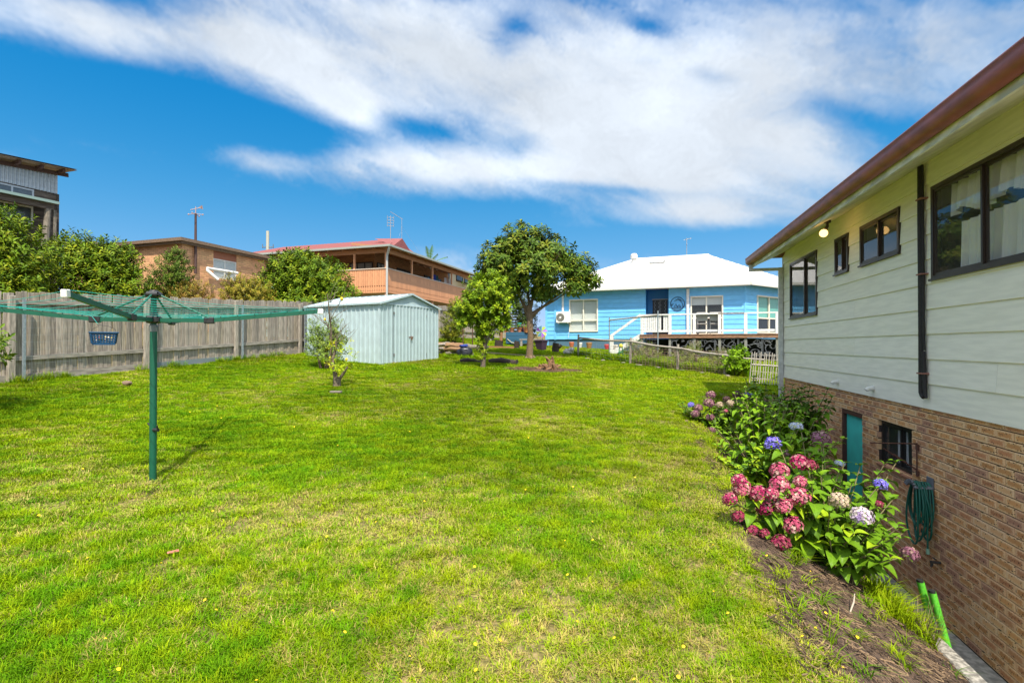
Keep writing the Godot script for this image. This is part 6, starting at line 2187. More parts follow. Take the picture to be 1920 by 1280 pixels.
	crown(mg, "crown", [[Vector3(-0.5, 2.7, 0), Vector3(1.15, 0.95, 1.0)], [Vector3(0.5, 2.5, 0), Vector3(1.1, 0.9, 1.0)], [Vector3(1.3, 1.75, 0.1), Vector3(0.85, 0.75, 0.9)], [Vector3(-1.2, 2.0, 0.1), Vector3(0.8, 0.95, 0.9)], [Vector3(0.0, 1.5, 0.4), Vector3(1.5, 0.9, 0.9)], [Vector3(-0.3, 3.3, 0), Vector3(0.6, 0.4, 0.6)]], 4000, mid, lm, glossy, 0.03)
	shrub("garden_bush", "sparse olive bush at the right of the shed below the veranda house", on_ground(-2.75, -24.5), [[Vector3(0.0, 0.95, 0), Vector3(0.6, 0.85, 0.6)], [Vector3(0.1, 1.7, 0), Vector3(0.4, 0.5, 0.4)], [Vector3(-0.2, 0.5, 0), Vector3(0.5, 0.45, 0.5)]], 800, sprig(11, 0.09, 0.035, 0.14, 0.0, 21), [Color(0.195, 0.225, 0.022), Color(0.255, 0.270, 0.022), Color(0.135, 0.180, 0.015)], 0.12)
	var ivy := shrub("dark_shrub", "very dark green shrub beside the corner of the blue house", on_ground(0.75, -27.4), [[Vector3(0.0, 1.2, 0), Vector3(0.75, 1.1, 0.7)], [Vector3(-0.3, 2.2, 0), Vector3(0.6, 0.7, 0.6)]], 420, mid, [Color(0.038, 0.068, 0.011), Color(0.053, 0.083, 0.011)], 0.05)  # leaf tints well below those of the other shrubs
	shrub("green_bush", "bright green bush in front of the blue house's deck screens", on_ground(6.85, -15.6), [[Vector3(0.0, 0.4, 0), Vector3(0.42, 0.36, 0.4)], [Vector3(0.1, 0.68, 0), Vector3(0.22, 0.24, 0.22)]], 330, sprig(9, 0.085, 0.04, 0.07, 0.0, 22), [Color(0.165, 0.300, 0.009), Color(0.210, 0.360, 0.011), Color(0.120, 0.225, 0.007)], 0.0)
	for p in [[5.3, -19.6, 0.4, 0.32, "grey green flowering shrub under the deck stairs"], [6.1, -18.6, 0.4, 0.3, "low flowering shrub before the deck's left screens"], [4.9, -20.6, 0.45, 0.4, "small grey shrub near the stair foot"], [7.2, -17.6, 0.4, 0.35, "low grey plant behind the wire fence"], [8.0, -18.6, 0.4, 0.28, "spiky grey shrub before the middle deck screens"], [6.9, -19.4, 0.3, 0.4, "taller flowering shrub against the deck screens"]]:
		shrub("lavender", p[4], on_ground(p[0], p[1]), [[Vector3(0, p[3] * 0.8, 0), Vector3(p[2], p[3], p[2])]], 150, sprig(12, 0.09, 0.016, 0.16, -0.3, 23), [Color(0.195, 0.240, 0.053), Color(0.240, 0.285, 0.060), Color(0.255, 0.210, 0.165)], 0.1)
	# ---- palm behind the houses
	var pm := thing("palm_tree", "palm crown showing above the brown hillside roof", "palm", Vector3(-7.6, 2.0, -47.0))
	var tr := MB.new()
	tr.tube([Vector3(0, 0, 0), Vector3(0, 7.0, 0)], [0.2, 0.14], 9)
	part(pm, "trunk", tr, bark("grey brown bark", 0.2, 0.15, 0.11))
	for k in [[-0.35, 2.3, 0.1], [0.25, 2.4, 0.0], [1.7, 0.9, 0.2], [-1.6, 0.7, 0.0], [1.4, 0.2, -0.6], [-1.2, 0.3, 0.8], [0.9, 1.1, 0.9]]:
		var fr := MB.new()
		var prev := Vector3(0, 7.0, 0)
		for i in 14:
			var s := (i + 1) / 14.0
			var nx := Vector3(k[0] * s, 7.0 + k[1] * (s - 0.35 * s * s) * 1.2, k[2] * s)
			fr.col = Color(0.090, 0.180, 0.038)
			for q in [-1.0, 1.0]:
				var out := Vector3(0.3 * q * sin(PI * s) + 0.05, 0.06 - 0.18 * s, 0.25 * q * sin(PI * s))
				fr.tri(prev, nx, nx + out)
			prev = nx
		part(pm, "frond", fr, lm)

# ------------------------------------------------------------------ hydrangeas by the wall
func big_leaf(sd: int, long: float, wide: float) -> ArrayMesh:
	var r := RandomNumberGenerator.new()
	r.seed = sd
	var p := []
	for j in 7:
		var t := j / 6.0
		var half := wide * 0.5 * pow(sin(PI * pow(t, 0.75)), 0.85) * (1.0 - 0.12 * t) if j > 0 and j < 6 else 0.001
		var y := 0.10 * sin(PI * t * 0.9) * long - 0.34 * t * t * long
		for i in [-1.0, -0.5, 0.0, 0.5, 1.0]:
			p.append(Vector3(i * half, y + absf(i) * half * 0.38 + r.randf_range(-0.002, 0.002), -t * long))
	var mb := MB.new()
	mb.smooth_sheet(p, 5)
	return mb.mesh()

func leaf_print(k: Color, vein: Color) -> ImageTexture:
	var im := Image.create(64, 128, false, Image.FORMAT_RGB8)
	var f := FastNoiseLite.new()
	f.frequency = 0.05
	f.seed = int(k.g * 1000)
	for y in 128:
		for x in 64:
			var u := absf(x - 31.5) / 31.5
			var v := y / 127.0
			var line := smoothstep(0.05, 0.02, u)
			var side := fposmod(v * 9.0 - u * 2.2, 1.0)
			line = maxf(line, 0.6 * smoothstep(0.09, 0.02, absf(side - 0.5)))
			var c := (k * (1.0 + 0.3 * f.get_noise_2d(x, y))).lerp(vein, line * 0.55)
			c.a = 1
			im.set_pixel(x, y, c.linear_to_srgb())
	return ImageTexture.create_from_image(im)

func floret_head(k0: Color, k1: Color, k2: Color, sd: int, flat := 0.85) -> ArrayMesh:       # unit radius
	var r := RandomNumberGenerator.new()
	r.seed = sd
	var mb := MB.new()
	var n := 92
	for i in n:
		var y := 1.0 - 1.62 * (i + 0.5) / n
		var q := sqrt(maxf(0.0, 1.0 - y * y))
		var a := i * 2.39996 + r.randf_range(-0.15, 0.15)
		var d := Vector3(q * cos(a), y, q * sin(a))
		var c := d * r.randf_range(0.86, 1.04) * Vector3(1, flat, 1)
		var nn := (d + Vector3(r.randf_range(-0.35, 0.35), r.randf_range(-0.35, 0.35), r.randf_range(-0.35, 0.35))).normalized()
		var x := nn.cross(Vector3(r.randf_range(-1, 1), 0.3, r.randf_range(-1, 1))).normalized()
		var z := nn.cross(x)
		var mixk := r.randf()
		var k := k0.lerp(k1, mixk) if r.randf() < 0.62 else k0.lerp(k2, mixk)
		for w in 4:
			var p := x if w == 0 else z if w == 1 else -x if w == 2 else -z
			var s := nn.cross(p)
			var l := r.randf_range(0.17, 0.23)
			mb.col = k * r.randf_range(0.8, 1.15)
			mb.quad(c, c + p * l * 0.55 - s * l * 0.52 + nn * 0.03, c + p * l * 1.05 + nn * r.randf_range(-0.02, 0.07), c + p * l * 0.55 + s * l * 0.52 + nn * 0.03)
	return mb.mesh()

var leaf_shapes := []
var leaf_inks := []
var heads := {}

# stems = [tip, head radius or 0, palette]; the first 300 leaves nearest the camera are parts of their own
func hydrangea(label: String, base: Vector3, stems: Array, leaf_scale: float, inks: Array) -> void:
	var t := thing("hydrangea", label, "hydrangea", base, 0.0, "hydrangeas along the brick wall")
	var w := MB.new()
	var leaves := []
	for s in stems:
		var tip: Vector3 = s[0] - base
		var foot := Vector3(tip.x * 0.18 + rand(-0.12, 0.12), 0, tip.z * 0.18 + rand(-0.12, 0.12))
		foot.y = ground(base.x + foot.x, base.z + foot.z) - base.y - 0.08
		var bend := Vector3(tip.x * 0.25, tip.y * 0.12, tip.z * 0.25)
		var pts := []
		var rr := []
		for i in 7:
			var q := i / 6.0
			pts.append(foot.lerp(tip, q) - bend * sin(PI * q) * 0.6)
			rr.append(lerpf(0.011, 0.005, q))
		w.tube(pts, rr, 6)
		var length: float = foot.distance_to(tip)
		var pairs := clampi(int(length * 0.62 / (0.085 * leaf_scale)), 2, 8)
		var a0 := rng.randf() * TAU
		for k in pairs:
			var f := 1.0 - (k + (0.0 if s[1] == 0.0 else 0.35)) * 0.085 * leaf_scale / length
			var at := foot.lerp(tip, f) - bend * sin(PI * f) * 0.6
			for side in 2:
				var a := a0 + k * PI / 2 + side * PI + rand(-0.3, 0.3)
				var pitch := 0.55 - 0.28 * k + rand(-0.2, 0.2) if s[1] == 0.0 else 0.1 - 0.2 * k + rand(-0.2, 0.2)
				var size := leaf_scale * clampf(0.55 + 0.22 * k, 0.5, 1.12) * rand(0.85, 1.15)
				var b := Basis(Vector3.UP, a) * Basis(Vector3(1, 0, 0), maxf(pitch, -0.75)) * Basis(Vector3(0, 0, 1), rand(-0.25, 0.25))
				leaves.append([(base + at).distance_to(Vector3(0, EYE, 0)), Transform3D(b.scaled(Vector3.ONE * size), at)])
		if s[1] > 0.0:
			var hd: Node3D = part(t, "flower_head", heads[s[2]], leaf_mat("petals", 0.6, 0.3), Transform3D(Basis(Vector3(0, 0, 1), clampf(-tip.x * 0.5, -0.5, 0.5)) * Basis(Vector3.UP, rng.randf() * TAU) * Basis().scaled(Vector3.ONE * s[1]), tip + Vector3(0, s[1] * 0.1, 0)))
			hd.set_meta("label", s[2] + " hydrangea flower head")
	part(t, "stems", w, mat("hydrangea stem", lin(0.22, 0.19, 0.08), 0.8, [150, 0.05, 0.6, 1.0], Vector3(2, 2, 2)))
	leaves.sort_custom(func(x, y): return x[0] < y[0])
	var far := []
	var cols := []
	for i in leaves.size():
		if i < 298: part(t, "leaf", leaf_shapes[rng.randi_range(0, 3)], leaf_inks[inks[rng.randi_range(0, inks.size() - 1)]], leaves[i][1])
		else:
			far.append(leaves[i][1])
			cols.append(Color(1, 1, 1))
	if far.size(): scatter(t, "inner_leaves", leaf_shapes[0], leaf_inks[inks[0]], far, cols)

func make_hydrangeas() -> void:
	for i in 4: leaf_shapes.append(big_leaf(200 + i, 0.16 + 0.01 * i, 0.105 + 0.006 * i))
	for k in [[Color(0.105, 0.215, 0.010), Color(0.19, 0.30, 0.03)], [Color(0.155, 0.29, 0.010), Color(0.27, 0.38, 0.03)], [Color(0.075, 0.16, 0.010), Color(0.15, 0.25, 0.03)], [Color(0.25, 0.37, 0.012), Color(0.36, 0.45, 0.04)], [Color(0.06, 0.115, 0.012), Color(0.12, 0.19, 0.03)], [Color(0.24, 0.24, 0.03), Color(0.3, 0.3, 0.06)]]:
		var m := StandardMaterial3D.new()
		m.resource_name = "hydrangea leaf"
		m.albedo_texture = leaf_print(k[0], k[1])
		m.roughness = 0.42
		m.metallic_specular = 0.25
		m.cull_mode = BaseMaterial3D.CULL_DISABLED
		m.backlight_enabled = true
		m.backlight = Color(0.4, 0.4, 0.2)
		leaf_inks.append(m)
	heads["deep pink"] = floret_head(Color(0.26, 0.012, 0.075), Color(0.42, 0.05, 0.13), Color(0.58, 0.33, 0.30), 301)
	heads["faded pink"] = floret_head(Color(0.34, 0.03, 0.10), Color(0.52, 0.14, 0.19), Color(0.66, 0.48, 0.40), 302)
	heads["dusky crimson"] = floret_head(Color(0.19, 0.015, 0.05), Color(0.30, 0.04, 0.09), Color(0.34, 0.12, 0.13), 303)
	heads["parchment"] = floret_head(Color(0.44, 0.36, 0.22), Color(0.52, 0.40, 0.33), Color(0.35, 0.26, 0.2), 304)
	heads["lavender"] = floret_head(Color(0.50, 0.40, 0.55), Color(0.56, 0.5, 0.42), Color(0.30, 0.2, 0.42), 305)
	heads["violet blue"] = floret_head(Color(0.15, 0.12, 0.62), Color(0.25, 0.2, 0.72), Color(0.4, 0.36, 0.8), 306)
	heads["dusky mauve"] = floret_head(Color(0.20, 0.075, 0.13), Color(0.28, 0.14, 0.18), Color(0.36, 0.26, 0.19), 307)
	heads["withered brown"] = floret_head(Color(0.07, 0.04, 0.05), Color(0.11, 0.06, 0.06), Color(0.14, 0.09, 0.07), 308)
	heads["pale blue"] = floret_head(Color(0.45, 0.52, 0.72), Color(0.58, 0.6, 0.72), Color(0.6, 0.6, 0.25), 309, 0.6)
	# front bush: pink heads to the left, leaves to the right
	var s := []
	var pink := [[2.10, 0.34, -4.75, 0.069], [2.13, 0.27, -4.75, 0.084], [2.02, 0.17, -4.75, 0.069], [2.28, 0.22, -4.75, 0.084], [2.38, 0.23, -4.70, 0.064], [2.61, 0.37, -5.00, 0.089], [2.48, 0.30, -4.75, 0.089], [2.49, 0.12, -4.72, 0.084], [2.36, 0.08, -4.78, 0.079], [2.66, 0.19, -4.75, 0.099], [2.69, 0.32, -4.78, 0.064], [2.80, 0.45, -5.00, 0.089], [2.92, 0.42, -5.02, 0.068], [2.58, -0.06, -4.72, 0.089], [2.13, -0.24, -4.65, 0.075], [2.44, -0.20, -4.66, 0.082], [2.2, -0.1, -4.70, 0.053], [2.30, -0.12, -4.68, 0.048], [2.11, 0.0, -4.78, 0.059]]
	for i in pink.size():
		var p: Array = pink[i]
		s.append([Vector3(p[0], p[1], p[2]), p[3], "dusky crimson" if i >= 15 or i == 12 else "faded pink" if i % 3 == 1 or i in [5, 6, 9] else "deep pink"])
	for p in [[3.03, 0.15, -4.75, 0.089, "parchment"], [3.14, 0.06, -4.60, 0.091, "lavender"], [3.74, 0.18, -5.20, 0.065, "violet blue"], [3.51, 0.08, -4.90, 0.041, "dusky crimson"], [3.80, -0.40, -4.90, 0.077, "dusky mauve"], [3.52, 0.33, -5.50, 0.052, "pale blue"], [3.56, 0.51, -5.90, 0.104, "dusky mauve"]]:
		s.append([Vector3(p[0], p[1], p[2]), p[3], p[4]])
	for p in [[2.72, 0.33, -4.65], [2.98, 0.34, -4.95], [3.3, 0.42, -5.1], [3.55, 0.2, -5.0], [3.75, 0.08, -5.05], [3.1, 0.25, -5.3], [3.4, 0.5, -5.6], [2.85, 0.1, -4.6], [3.0, -0.05, -4.5], [3.25, -0.1, -4.5], [3.45, -0.15, -4.65], [3.6, -0.12, -4.8], [2.85, -0.15, -4.6], [3.1, -0.25, -4.5], [3.35, -0.3, -4.55], [3.75, -0.15, -5.0], [2.75, 0.0, -4.75], [3.2, 0.1, -4.75], [3.35, 0.02, -4.65], [3.05, 0.45, -5.35], [2.95, 0.6, -5.75], [3.25, 0.62, -5.75], [3.3, -0.42, -4.7], [3.5, -0.35, -4.85], [3.05, -0.4, -4.65], [2.9, -0.3, -4.75], [3.85, 0.02, -5.2], [3.6, 0.35, -5.3]]:
		s.append([Vector3(p[0], p[1], p[2]), 0.0, ""])
	for i in 20: s.append([Vector3(rand(2.85, 3.95), rand(-0.45, 0.42), -rand(4.55, 5.7)), 0.0, ""])
	hydrangea("front hydrangea with many faded pink flower heads and broad leaves by the hose", on_ground(3.08, -5.05), s, 1.0, [0, 1, 2, 3, 0, 1, 0])
	# middle bush, almost all leaf
	s = []
	for p in [[3.11, 0.42, -6.10, 0.095, "violet blue"], [3.55, 0.58, -6.40, 0.080, "pale blue"], [3.33, 0.29, -6.20, 0.045, "dusky mauve"]]:
		s.append([Vector3(p[0], p[1], p[2]), p[3], p[4]])
	for i in 62:
		var u := rng.randf()
		var v := rng.randf()
		var x := lerpf(2.75, 4.15, u) + 0.16 * (v - 0.5)
		var z := -lerpf(6.2, 8.2, v)
		var y := 0.28 + 0.42 * sin(PI * clampf(0.15 + 0.8 * u, 0, 1)) + 0.3 * v - 0.55 * pow(1.0 - u, 2.5) + rand(-0.14, 0.1)
		s.append([Vector3(x + 0.22 * v, y, z), 0.0, ""])
	for i in 16: s.append([Vector3(rand(2.65, 3.0), rand(-0.12, 0.15), -rand(6.1, 7.6)), 0.0, ""])
	hydrangea("large bright green leafy hydrangea in the middle of the row with one violet head", on_ground(3.5, -7.1), s, 0.86, [1, 3, 1, 0, 3, 2])
	# tall one at the back against the wall
	s = []
	for i in 52:
		var v := rng.randf()
		s.append([Vector3(lerpf(4.15, 5.0, rng.randf()) + 0.2 * v, rand(0.35, 0.95) + 0.05 * v, -lerpf(7.6, 10.0, v)), 0.0, ""])
	hydrangea("tall hydrangea with shade coloured leaves against the wall below the corner downpipe", on_ground(4.45, -8.7), s, 0.95, [0, 2, 2, 4, 0])  # darker leaf mix paints in the shade by the wall
	# back left: small with brown and violet heads
	s = []
	var names := ["violet blue", "dusky mauve", "dusky mauve", "dusky mauve", "dusky mauve", "dusky mauve", "parchment", "dusky mauve", "dusky mauve", "parchment", "withered brown", "withered brown", "violet blue", "violet blue", "faded pink"]
	var spots := [[3.25, 0.51, -9.30, 0.058], [3.61, 0.69, -9.30, 0.087], [3.54, 0.55, -9.20, 0.097], [3.37, 0.46, -9.25, 0.077], [3.29, 0.36, -9.20, 0.077], [3.52, 0.31, -9.10, 0.077], [3.73, 0.52, -9.20, 0.068], [3.13, 0.21, -9.20, 0.048], [3.51, 0.10, -9.00, 0.068], [3.97, 0.53, -9.30, 0.077], [4.14, 0.68, -9.40, 0.087], [3.94, 0.60, -9.40, 0.068], [4.31, 0.71, -9.40, 0.039], [4.39, 0.68, -9.40, 0.039], [3.80, 0.43, -9.10, 0.039]]
	for i in spots.size():
		s.append([Vector3(spots[i][0], spots[i][1], spots[i][2]), spots[i][3], names[i]])
	for i in 38: s.append([Vector3(rand(3.1, 4.2), rand(0.05, 0.5), -rand(8.9, 9.9)), 0.0, ""])
	hydrangea("back hydrangea with small brownish mauve heads at the lawn edge", on_ground(3.65, -9.4), s, 0.8, [0, 2, 4, 1])

# ------------------------------------------------------------------ fences between this yard and the blue house
func make_garden_fences() -> void:
	var old := mat("weathered post timber", lin(0.36, 0.32, 0.27))
	var wire := mat("rusty fence wire", lin(0.32, 0.22, 0.15), 0.8, [160, 0.1, 0.5, 1.0], Vector3(3, 3, 3))
	var f := thing("rail_fence", "low leaning timber rail fence with rusty netting before the blue house", "fence", on_ground(2.69, -20.84))
	var o := f.position
	var posts := [[2.69, -20.84, 0.9], [4.28, -18.52, 0.95], [5.5, -17.0, 0.85], [6.55, -15.75, 0.75]]
	var tops := []
	for p in posts:
		var g := on_ground(p[0], p[1]) - o
		var mb := MB.new()
		mb.tube([g + Vector3(0, -0.3, 0), g + Vector3(0.01, p[2] * 0.5, 0), g + Vector3(0.02, p[2], 0)], [0.05, 0.046, 0.04], 7)
		part(f, "post", mb, old)
		tops.append(g + Vector3(0.02, p[2] - 0.14, 0.05))
	tops.append(on_ground(7.4, -15.0) - o + Vector3(0, 0.55, 0))
	for i in tops.size() - 1:
		var mb := MB.new()
		mb.tube([tops[i], tops[i].lerp(tops[i + 1], 0.5) + Vector3(0, -0.03, 0), tops[i + 1]], [0.04, 0.036, 0.038], 6)
		part(f, "rail", mb, old)
	# netting: rusty squares in the second and third bays, thin grey wire elsewhere
	for i in 3:
		var a := on_ground(posts[i][0], posts[i][1]) - o
		var b := on_ground(posts[i + 1][0], posts[i + 1][1]) - o
		var net := MB.new()
		var rows := 11 if i > 0 else 7
		var cols := 16 if i > 0 else 12
		var tall := 0.72
		for r in rows:
			var pts := []
			for q in 9:
				var u := q / 8.0
				pts.append(a.lerp(b, u) + Vector3(0.03 * sin(q * 1.3 + r), tall * r / (rows - 1) - 0.03 * sin(PI * u) + 0.02 * sin(q * 2.1 + r * 0.7), 0.04 + 0.03 * sin(q + r * 0.6)))
			var rr := []
			rr.resize(9)
			rr.fill(0.006 if i > 0 else 0.003)
			net.tube(pts, rr, 4, false)
		for c in cols:
			var u := c / float(cols - 1)
			var p0 := a.lerp(b, u)
			net.tube([p0 + Vector3(0, 0.0, 0.05), p0 + Vector3(0.02 * sin(c * 2.0), tall * 0.5, 0.05 + 0.02 * sin(c)), p0 + Vector3(0.03, tall, 0.05)], [0.005, 0.005, 0.005] if i > 0 else [0.0025, 0.0025, 0.0025], 4, false)
		part(f, "wire_netting", net, wire if i > 0 else mat("dull steel", lin(0.3, 0.3, 0.3)))
	# stones along its foot
	for k in 9:
		var u := k / 8.0
		var x := lerpf(3.0, 7.0, u) + rand(-0.1, 0.1)
		var z := -lerpf(20.2, 15.0, u) + 0.3
		var st := MB.new()
		st.ball(Vector3(0, 0.02, 0), Vector3(rand(0.08, 0.16), rand(0.03, 0.05), rand(0.06, 0.1)), 7, 10, 0.3, fine_noise)
		single("edging_stone", st, mat("pale stone", lin(0.22, 0.19, 0.16), 0.95, [161, 0.05, 0.6, 1.0], Vector3(3, 3, 3)), "flat pale stone along the foot of the low rail fence", "stone", on_ground(x, z), rng.randf() * TAU, "stones along the rail fence")
	# tall mesh gate panel with steel posts
	var g2 := thing("mesh_gate", "tall square mesh panel between two thin steel posts at the deck stairs", "gate", on_ground(4.15, -21.8))
	var o2 := g2.position
	var steel := mat("galvanised steel", lin(0.3, 0.36, 0.4))
	var a2 := Vector3.ZERO
	var b2 := on_ground(5.62, -19.7) - o2
	for e in [[a2, 1.62], [b2, 1.95]]:
		var mb := MB.new()
		mb.tube([e[0] + Vector3(0, -0.3, 0), e[0] + Vector3(0, e[1], 0)], [0.024, 0.024], 8)
		part(g2, "steel_post", mb, steel)
	var top := MB.new()
	top.tube([a2 + Vector3(0, 1.5, 0), b2 + Vector3(0, 1.78, 0)], [0.03, 0.03], 7)
	part(g2, "top_rail", top, old)
	var mesh := MB.new()
	for i in 14:
		mesh.bar(a2 + Vector3(0, 0.05 + i * 0.11, 0), b2 + Vector3(0, 0.05 + i * 0.13, 0), 0.0028, 3)
	for i in 20:
		var u := i / 19.0
		mesh.bar(a2.lerp(b2, u), a2.lerp(b2, u) + Vector3(0, lerpf(1.5, 1.78, u), 0), 0.0028, 3)
	part(g2, "wire_mesh", mesh, mat("dull steel", lin(0.3, 0.3, 0.3)))
	# white picket panel leaning by the house corner
	var pk := thing("picket_panel", "leaning panel of thin whitewashed pickets by the corner of the cream house", "fence panel", on_ground(6.5, -14.0))
	var o3 := pk.position
	var white := mat("whitewashed timber", lin(0.60, 0.55, 0.48), 0.9, [162, 0.06, 0.5, 1.0], Vector3(4, 1, 4))
	var b3 := on_ground(7.45, -13.3) - o3
	for i in 20:
		var u := i / 19.0
		var p := Vector3.ZERO.lerp(b3, u)
		var mb := MB.new()
		var lean := 0.07 + 0.02 * sin(i * 2.7)
		mb.tube([p + Vector3(-0.01, -0.05, 0), p + Vector3(lean * 0.5, 0.45, 0.0), p + Vector3(lean, 0.86 + 0.02 * sin(i * 1.9), 0)], [0.013, 0.012, 0.011], 5)
		part(pk, "picket", mb, white)
	for y in [0.16, 0.34, 0.52, 0.68, 0.8]:
		var mb := MB.new()
		mb.bar(Vector3(0.03 + y * 0.06, y, 0.015), b3 + Vector3(0.03 + y * 0.06, y, 0.015), 0.006 if y > 0.6 or y < 0.5 else 0.02, 4)
		part(pk, "cross_wire", mb, white)

# ------------------------------------------------------------------ the far garden between the trees and the blue house
func log_shape(long: float, r0: float, r1: float, bend := 0.04) -> MB:
	var mb := MB.new()
	var pts := []
	var rr := []
	for i in 13:
		var u := i / 12.0
		pts.append(Vector3((u - 0.5) * long, bend * sin(u * 5.0) + rand(-0.06, 0.06) * r0, bend * cos(u * 4.0) + rand(-0.06, 0.06) * r0))
		rr.append(lerpf(r0, r1, u) * rand(0.85, 1.12))
	mb.tube(pts, rr, 9)
	return mb

func make_far_garden() -> void:
	var grey_log := mat("grey log", lin(0.24, 0.21, 0.17))
	var dark_log := mat("dark rotten log", lin(0.05, 0.036, 0.026), 0.95, [170, 0.05, 0.4, 1.0], Vector3(2, 2, 2), 0.8)
	var cut_wood := mat("split firewood", lin(0.32, 0.19, 0.10), 0.9, [171, 0.05, 0.5, 1.0], Vector3(1, 4, 4), 0.3)
	single("fallen_log", log_shape(0.75, 0.09, 0.08), dark_log, "dark rotten log lying left of the small tree's trunk", "log", on_ground(-1.35, -17.1, 0.05), 0.1, "logs lying on the lawn")
	single("fallen_log", log_shape(0.95, 0.10, 0.13), dark_log, "thicker dark rotten log lying right of the small tree's trunk", "log", on_ground(-0.3, -17.2, 0.06), -0.25, "logs lying on the lawn")
	single("fallen_log", log_shape(1.5, 0.13, 0.1), grey_log, "long pale grey log lying behind the small tree", "log", on_ground(-1.75, -21.9, 0.1), 0.12, "logs lying on the lawn")
	single("fallen_log", log_shape(0.7, 0.11, 0.1), grey_log, "short pale log at the end of the firewood heap", "log", on_ground(-2.75, -22.6, 0.1), 0.3, "logs lying on the lawn")
	# firewood heap beside the shed
	for i in 26:
		var row := 0 if i < 11 else 1 if i < 20 else 2
		var x: float = -3.0 + 0.12 * (i - [0, 11, 20][row]) + 0.1 * row + rand(-0.05, 0.05)
		var m: Material = [grey_log, cut_wood, grey_log, mats["weathered post timber"]][i % 4]
		var r := rand(0.045, 0.075)
		single("firewood_log", log_shape(rand(0.5, 0.9), r, r * 0.9, 0.02), m, "split log in the heap of firewood right of the shed", "log", on_ground(x, -19.3 + rand(-0.3, 0.3), 0.07 + row * 0.16), rand(-0.9, 0.9), "logs in the firewood heap")
	for p in [[-2.15, -19.1, 0.42, 0.1], [-2.2, -19.0, 0.27, -0.2]]:
		single("firewood_log", log_shape(0.62, 0.075, 0.07, 0.01), cut_wood, ["freshly cut orange log on top of the firewood heap", "freshly cut orange log second from the top of the firewood heap"][0 if p[2] > 0.4 else 1], "log", on_ground(p[0], p[1], p[2]), p[3], "logs in the firewood heap")
	var bag := MB.new()
	bag.ball(Vector3(0, 0.18, 0), Vector3(0.26, 0.22, 0.2), 9, 14, 0.5, fine_noise)
	single("rubbish_bag", bag, mat("black plastic", lin(0.015, 0.017, 0.025), 0.35), "black plastic bag slumped at the end of the firewood heap", "bag", on_ground(-1.72, -18.7))
	var cloth := MB.new()
	cloth.ball(Vector3(0, 0.0, 0), Vector3(0.16, 0.06, 0.12), 7, 12, 0.6, fine_noise)
	single("blue_cloth", cloth, mat("blue cloth", lin(0.01, 0.03, 0.22), 0.8), "crumpled dark blue cloth lying on the black bag", "cloth", on_ground(-1.75, -18.7, 0.42))
	# ragged tree stump in its patch of earth
	var st := thing("tree_stump", "splintered brown tree stump in a patch of bare earth", "stump", on_ground(1.15, -16.1))
	var sw := MB.new()
	for i in 34:
		var a := rng.randf() * TAU
		var q := rand(0.02, 0.27)
		var h := rand(0.1, 0.26) + (0.22 if cos(a - 0.3) > 0.5 and q < 0.15 else 0.0)
		var b0 := Vector3(cos(a) * q, -0.05, sin(a) * q)
		sw.tube([b0, b0 + Vector3(rand(-0.05, 0.05), h * 0.6, rand(-0.05, 0.05)), b0 + Vector3(rand(-0.16, 0.18), h, rand(-0.12, 0.12))], [0.085, 0.06, 0.028], 5)
	part(st, "splinters", sw, mat("torn wood", lin(0.33, 0.18, 0.09), 0.95, [172, 0.06, 0.35, 1.0], Vector3(3, 1, 3), 0.6)).set_meta("kind", "stuff")
	var rt := MB.new()
	for i in 8:
		var a := i * 0.8
		rt.tube([Vector3(cos(a) * 0.1, 0.06, sin(a) * 0.1), Vector3(cos(a) * 0.28, 0.02, sin(a) * 0.28), Vector3(cos(a + 0.2) * 0.45, -0.06, sin(a + 0.2) * 0.45)], [0.06, 0.04, 0.02], 6)
	part(st, "roots", rt, mat("dark rotten log", lin(0.05, 0.04, 0.03)))
	# upright cut stumps, pot and rocks along the bed
	for p in [[-0.62, -23.6, 0.2, 0.34, "squat cut stump with a thin post standing behind it"], [0.2, -23.4, 0.13, 0.36, "leaning cut stump left of the loquat trunk"], [1.88, -22.2, 0.15, 0.42, "forked dark stump right of the purple pot"]]:
		var mb := MB.new()
		mb.tube([Vector3(0.02, -0.1, 0), Vector3(0, p[3] * 0.5, 0), Vector3(0.03, p[3], 0)], [p[2] * 1.1, p[2], p[2] * 0.95], 9)
		if p[0] > 1.0: mb.tube([Vector3(0.05, 0.2, 0), Vector3(0.2, 0.26, 0), Vector3(0.26, 0.34, 0)], [0.08, 0.07, 0.07], 7)
		single("cut_stump", mb, mat("dark rotten log", lin(0.05, 0.04, 0.03)), p[4], "stump", on_ground(p[0], p[1]), 0.0, "stumps along the far bed")
	var po := MB.new()
	po.tube([Vector3(0, -0.2, 0), Vector3(0.02, 1.0, 0)], [0.08, 0.075], 8)
	single("garden_post", po, mat("orange post", lin(0.34, 0.18, 0.08), 0.9, [173, 0.05, 0.5, 1.0], Vector3(2, 1, 2)), "short orange brown timber post behind the squat stump", "post", on_ground(-0.52, -23.9))
	var pot := thing("flower_pot", "dark purple square planter tub beside the loquat tree", "pot", on_ground(1.33, -23.2))
	var pm := MB.new()
	pm.lathe(Vector3.ZERO, [Vector2(0.0, 0.0), Vector2(0.2, 0.0), Vector2(0.3, 0.42), Vector2(0.33, 0.42), Vector2(0.33, 0.47), Vector2(0.27, 0.47), Vector2(0.25, 0.38), Vector2(0.0, 0.38)], 4)
	part(pot, "tub", pm, mat("purple plastic", lin(0.055, 0.025, 0.06), 0.5))
	var rk := MB.new()
	rk.ball(Vector3(0, 0.1, 0), Vector3(0.22, 0.14, 0.16), 9, 12, 0.7, fine_noise)
	rk.ball(Vector3(0.12, 0.2, 0), Vector3(0.12, 0.1, 0.12), 8, 10, 0.7, fine_noise)
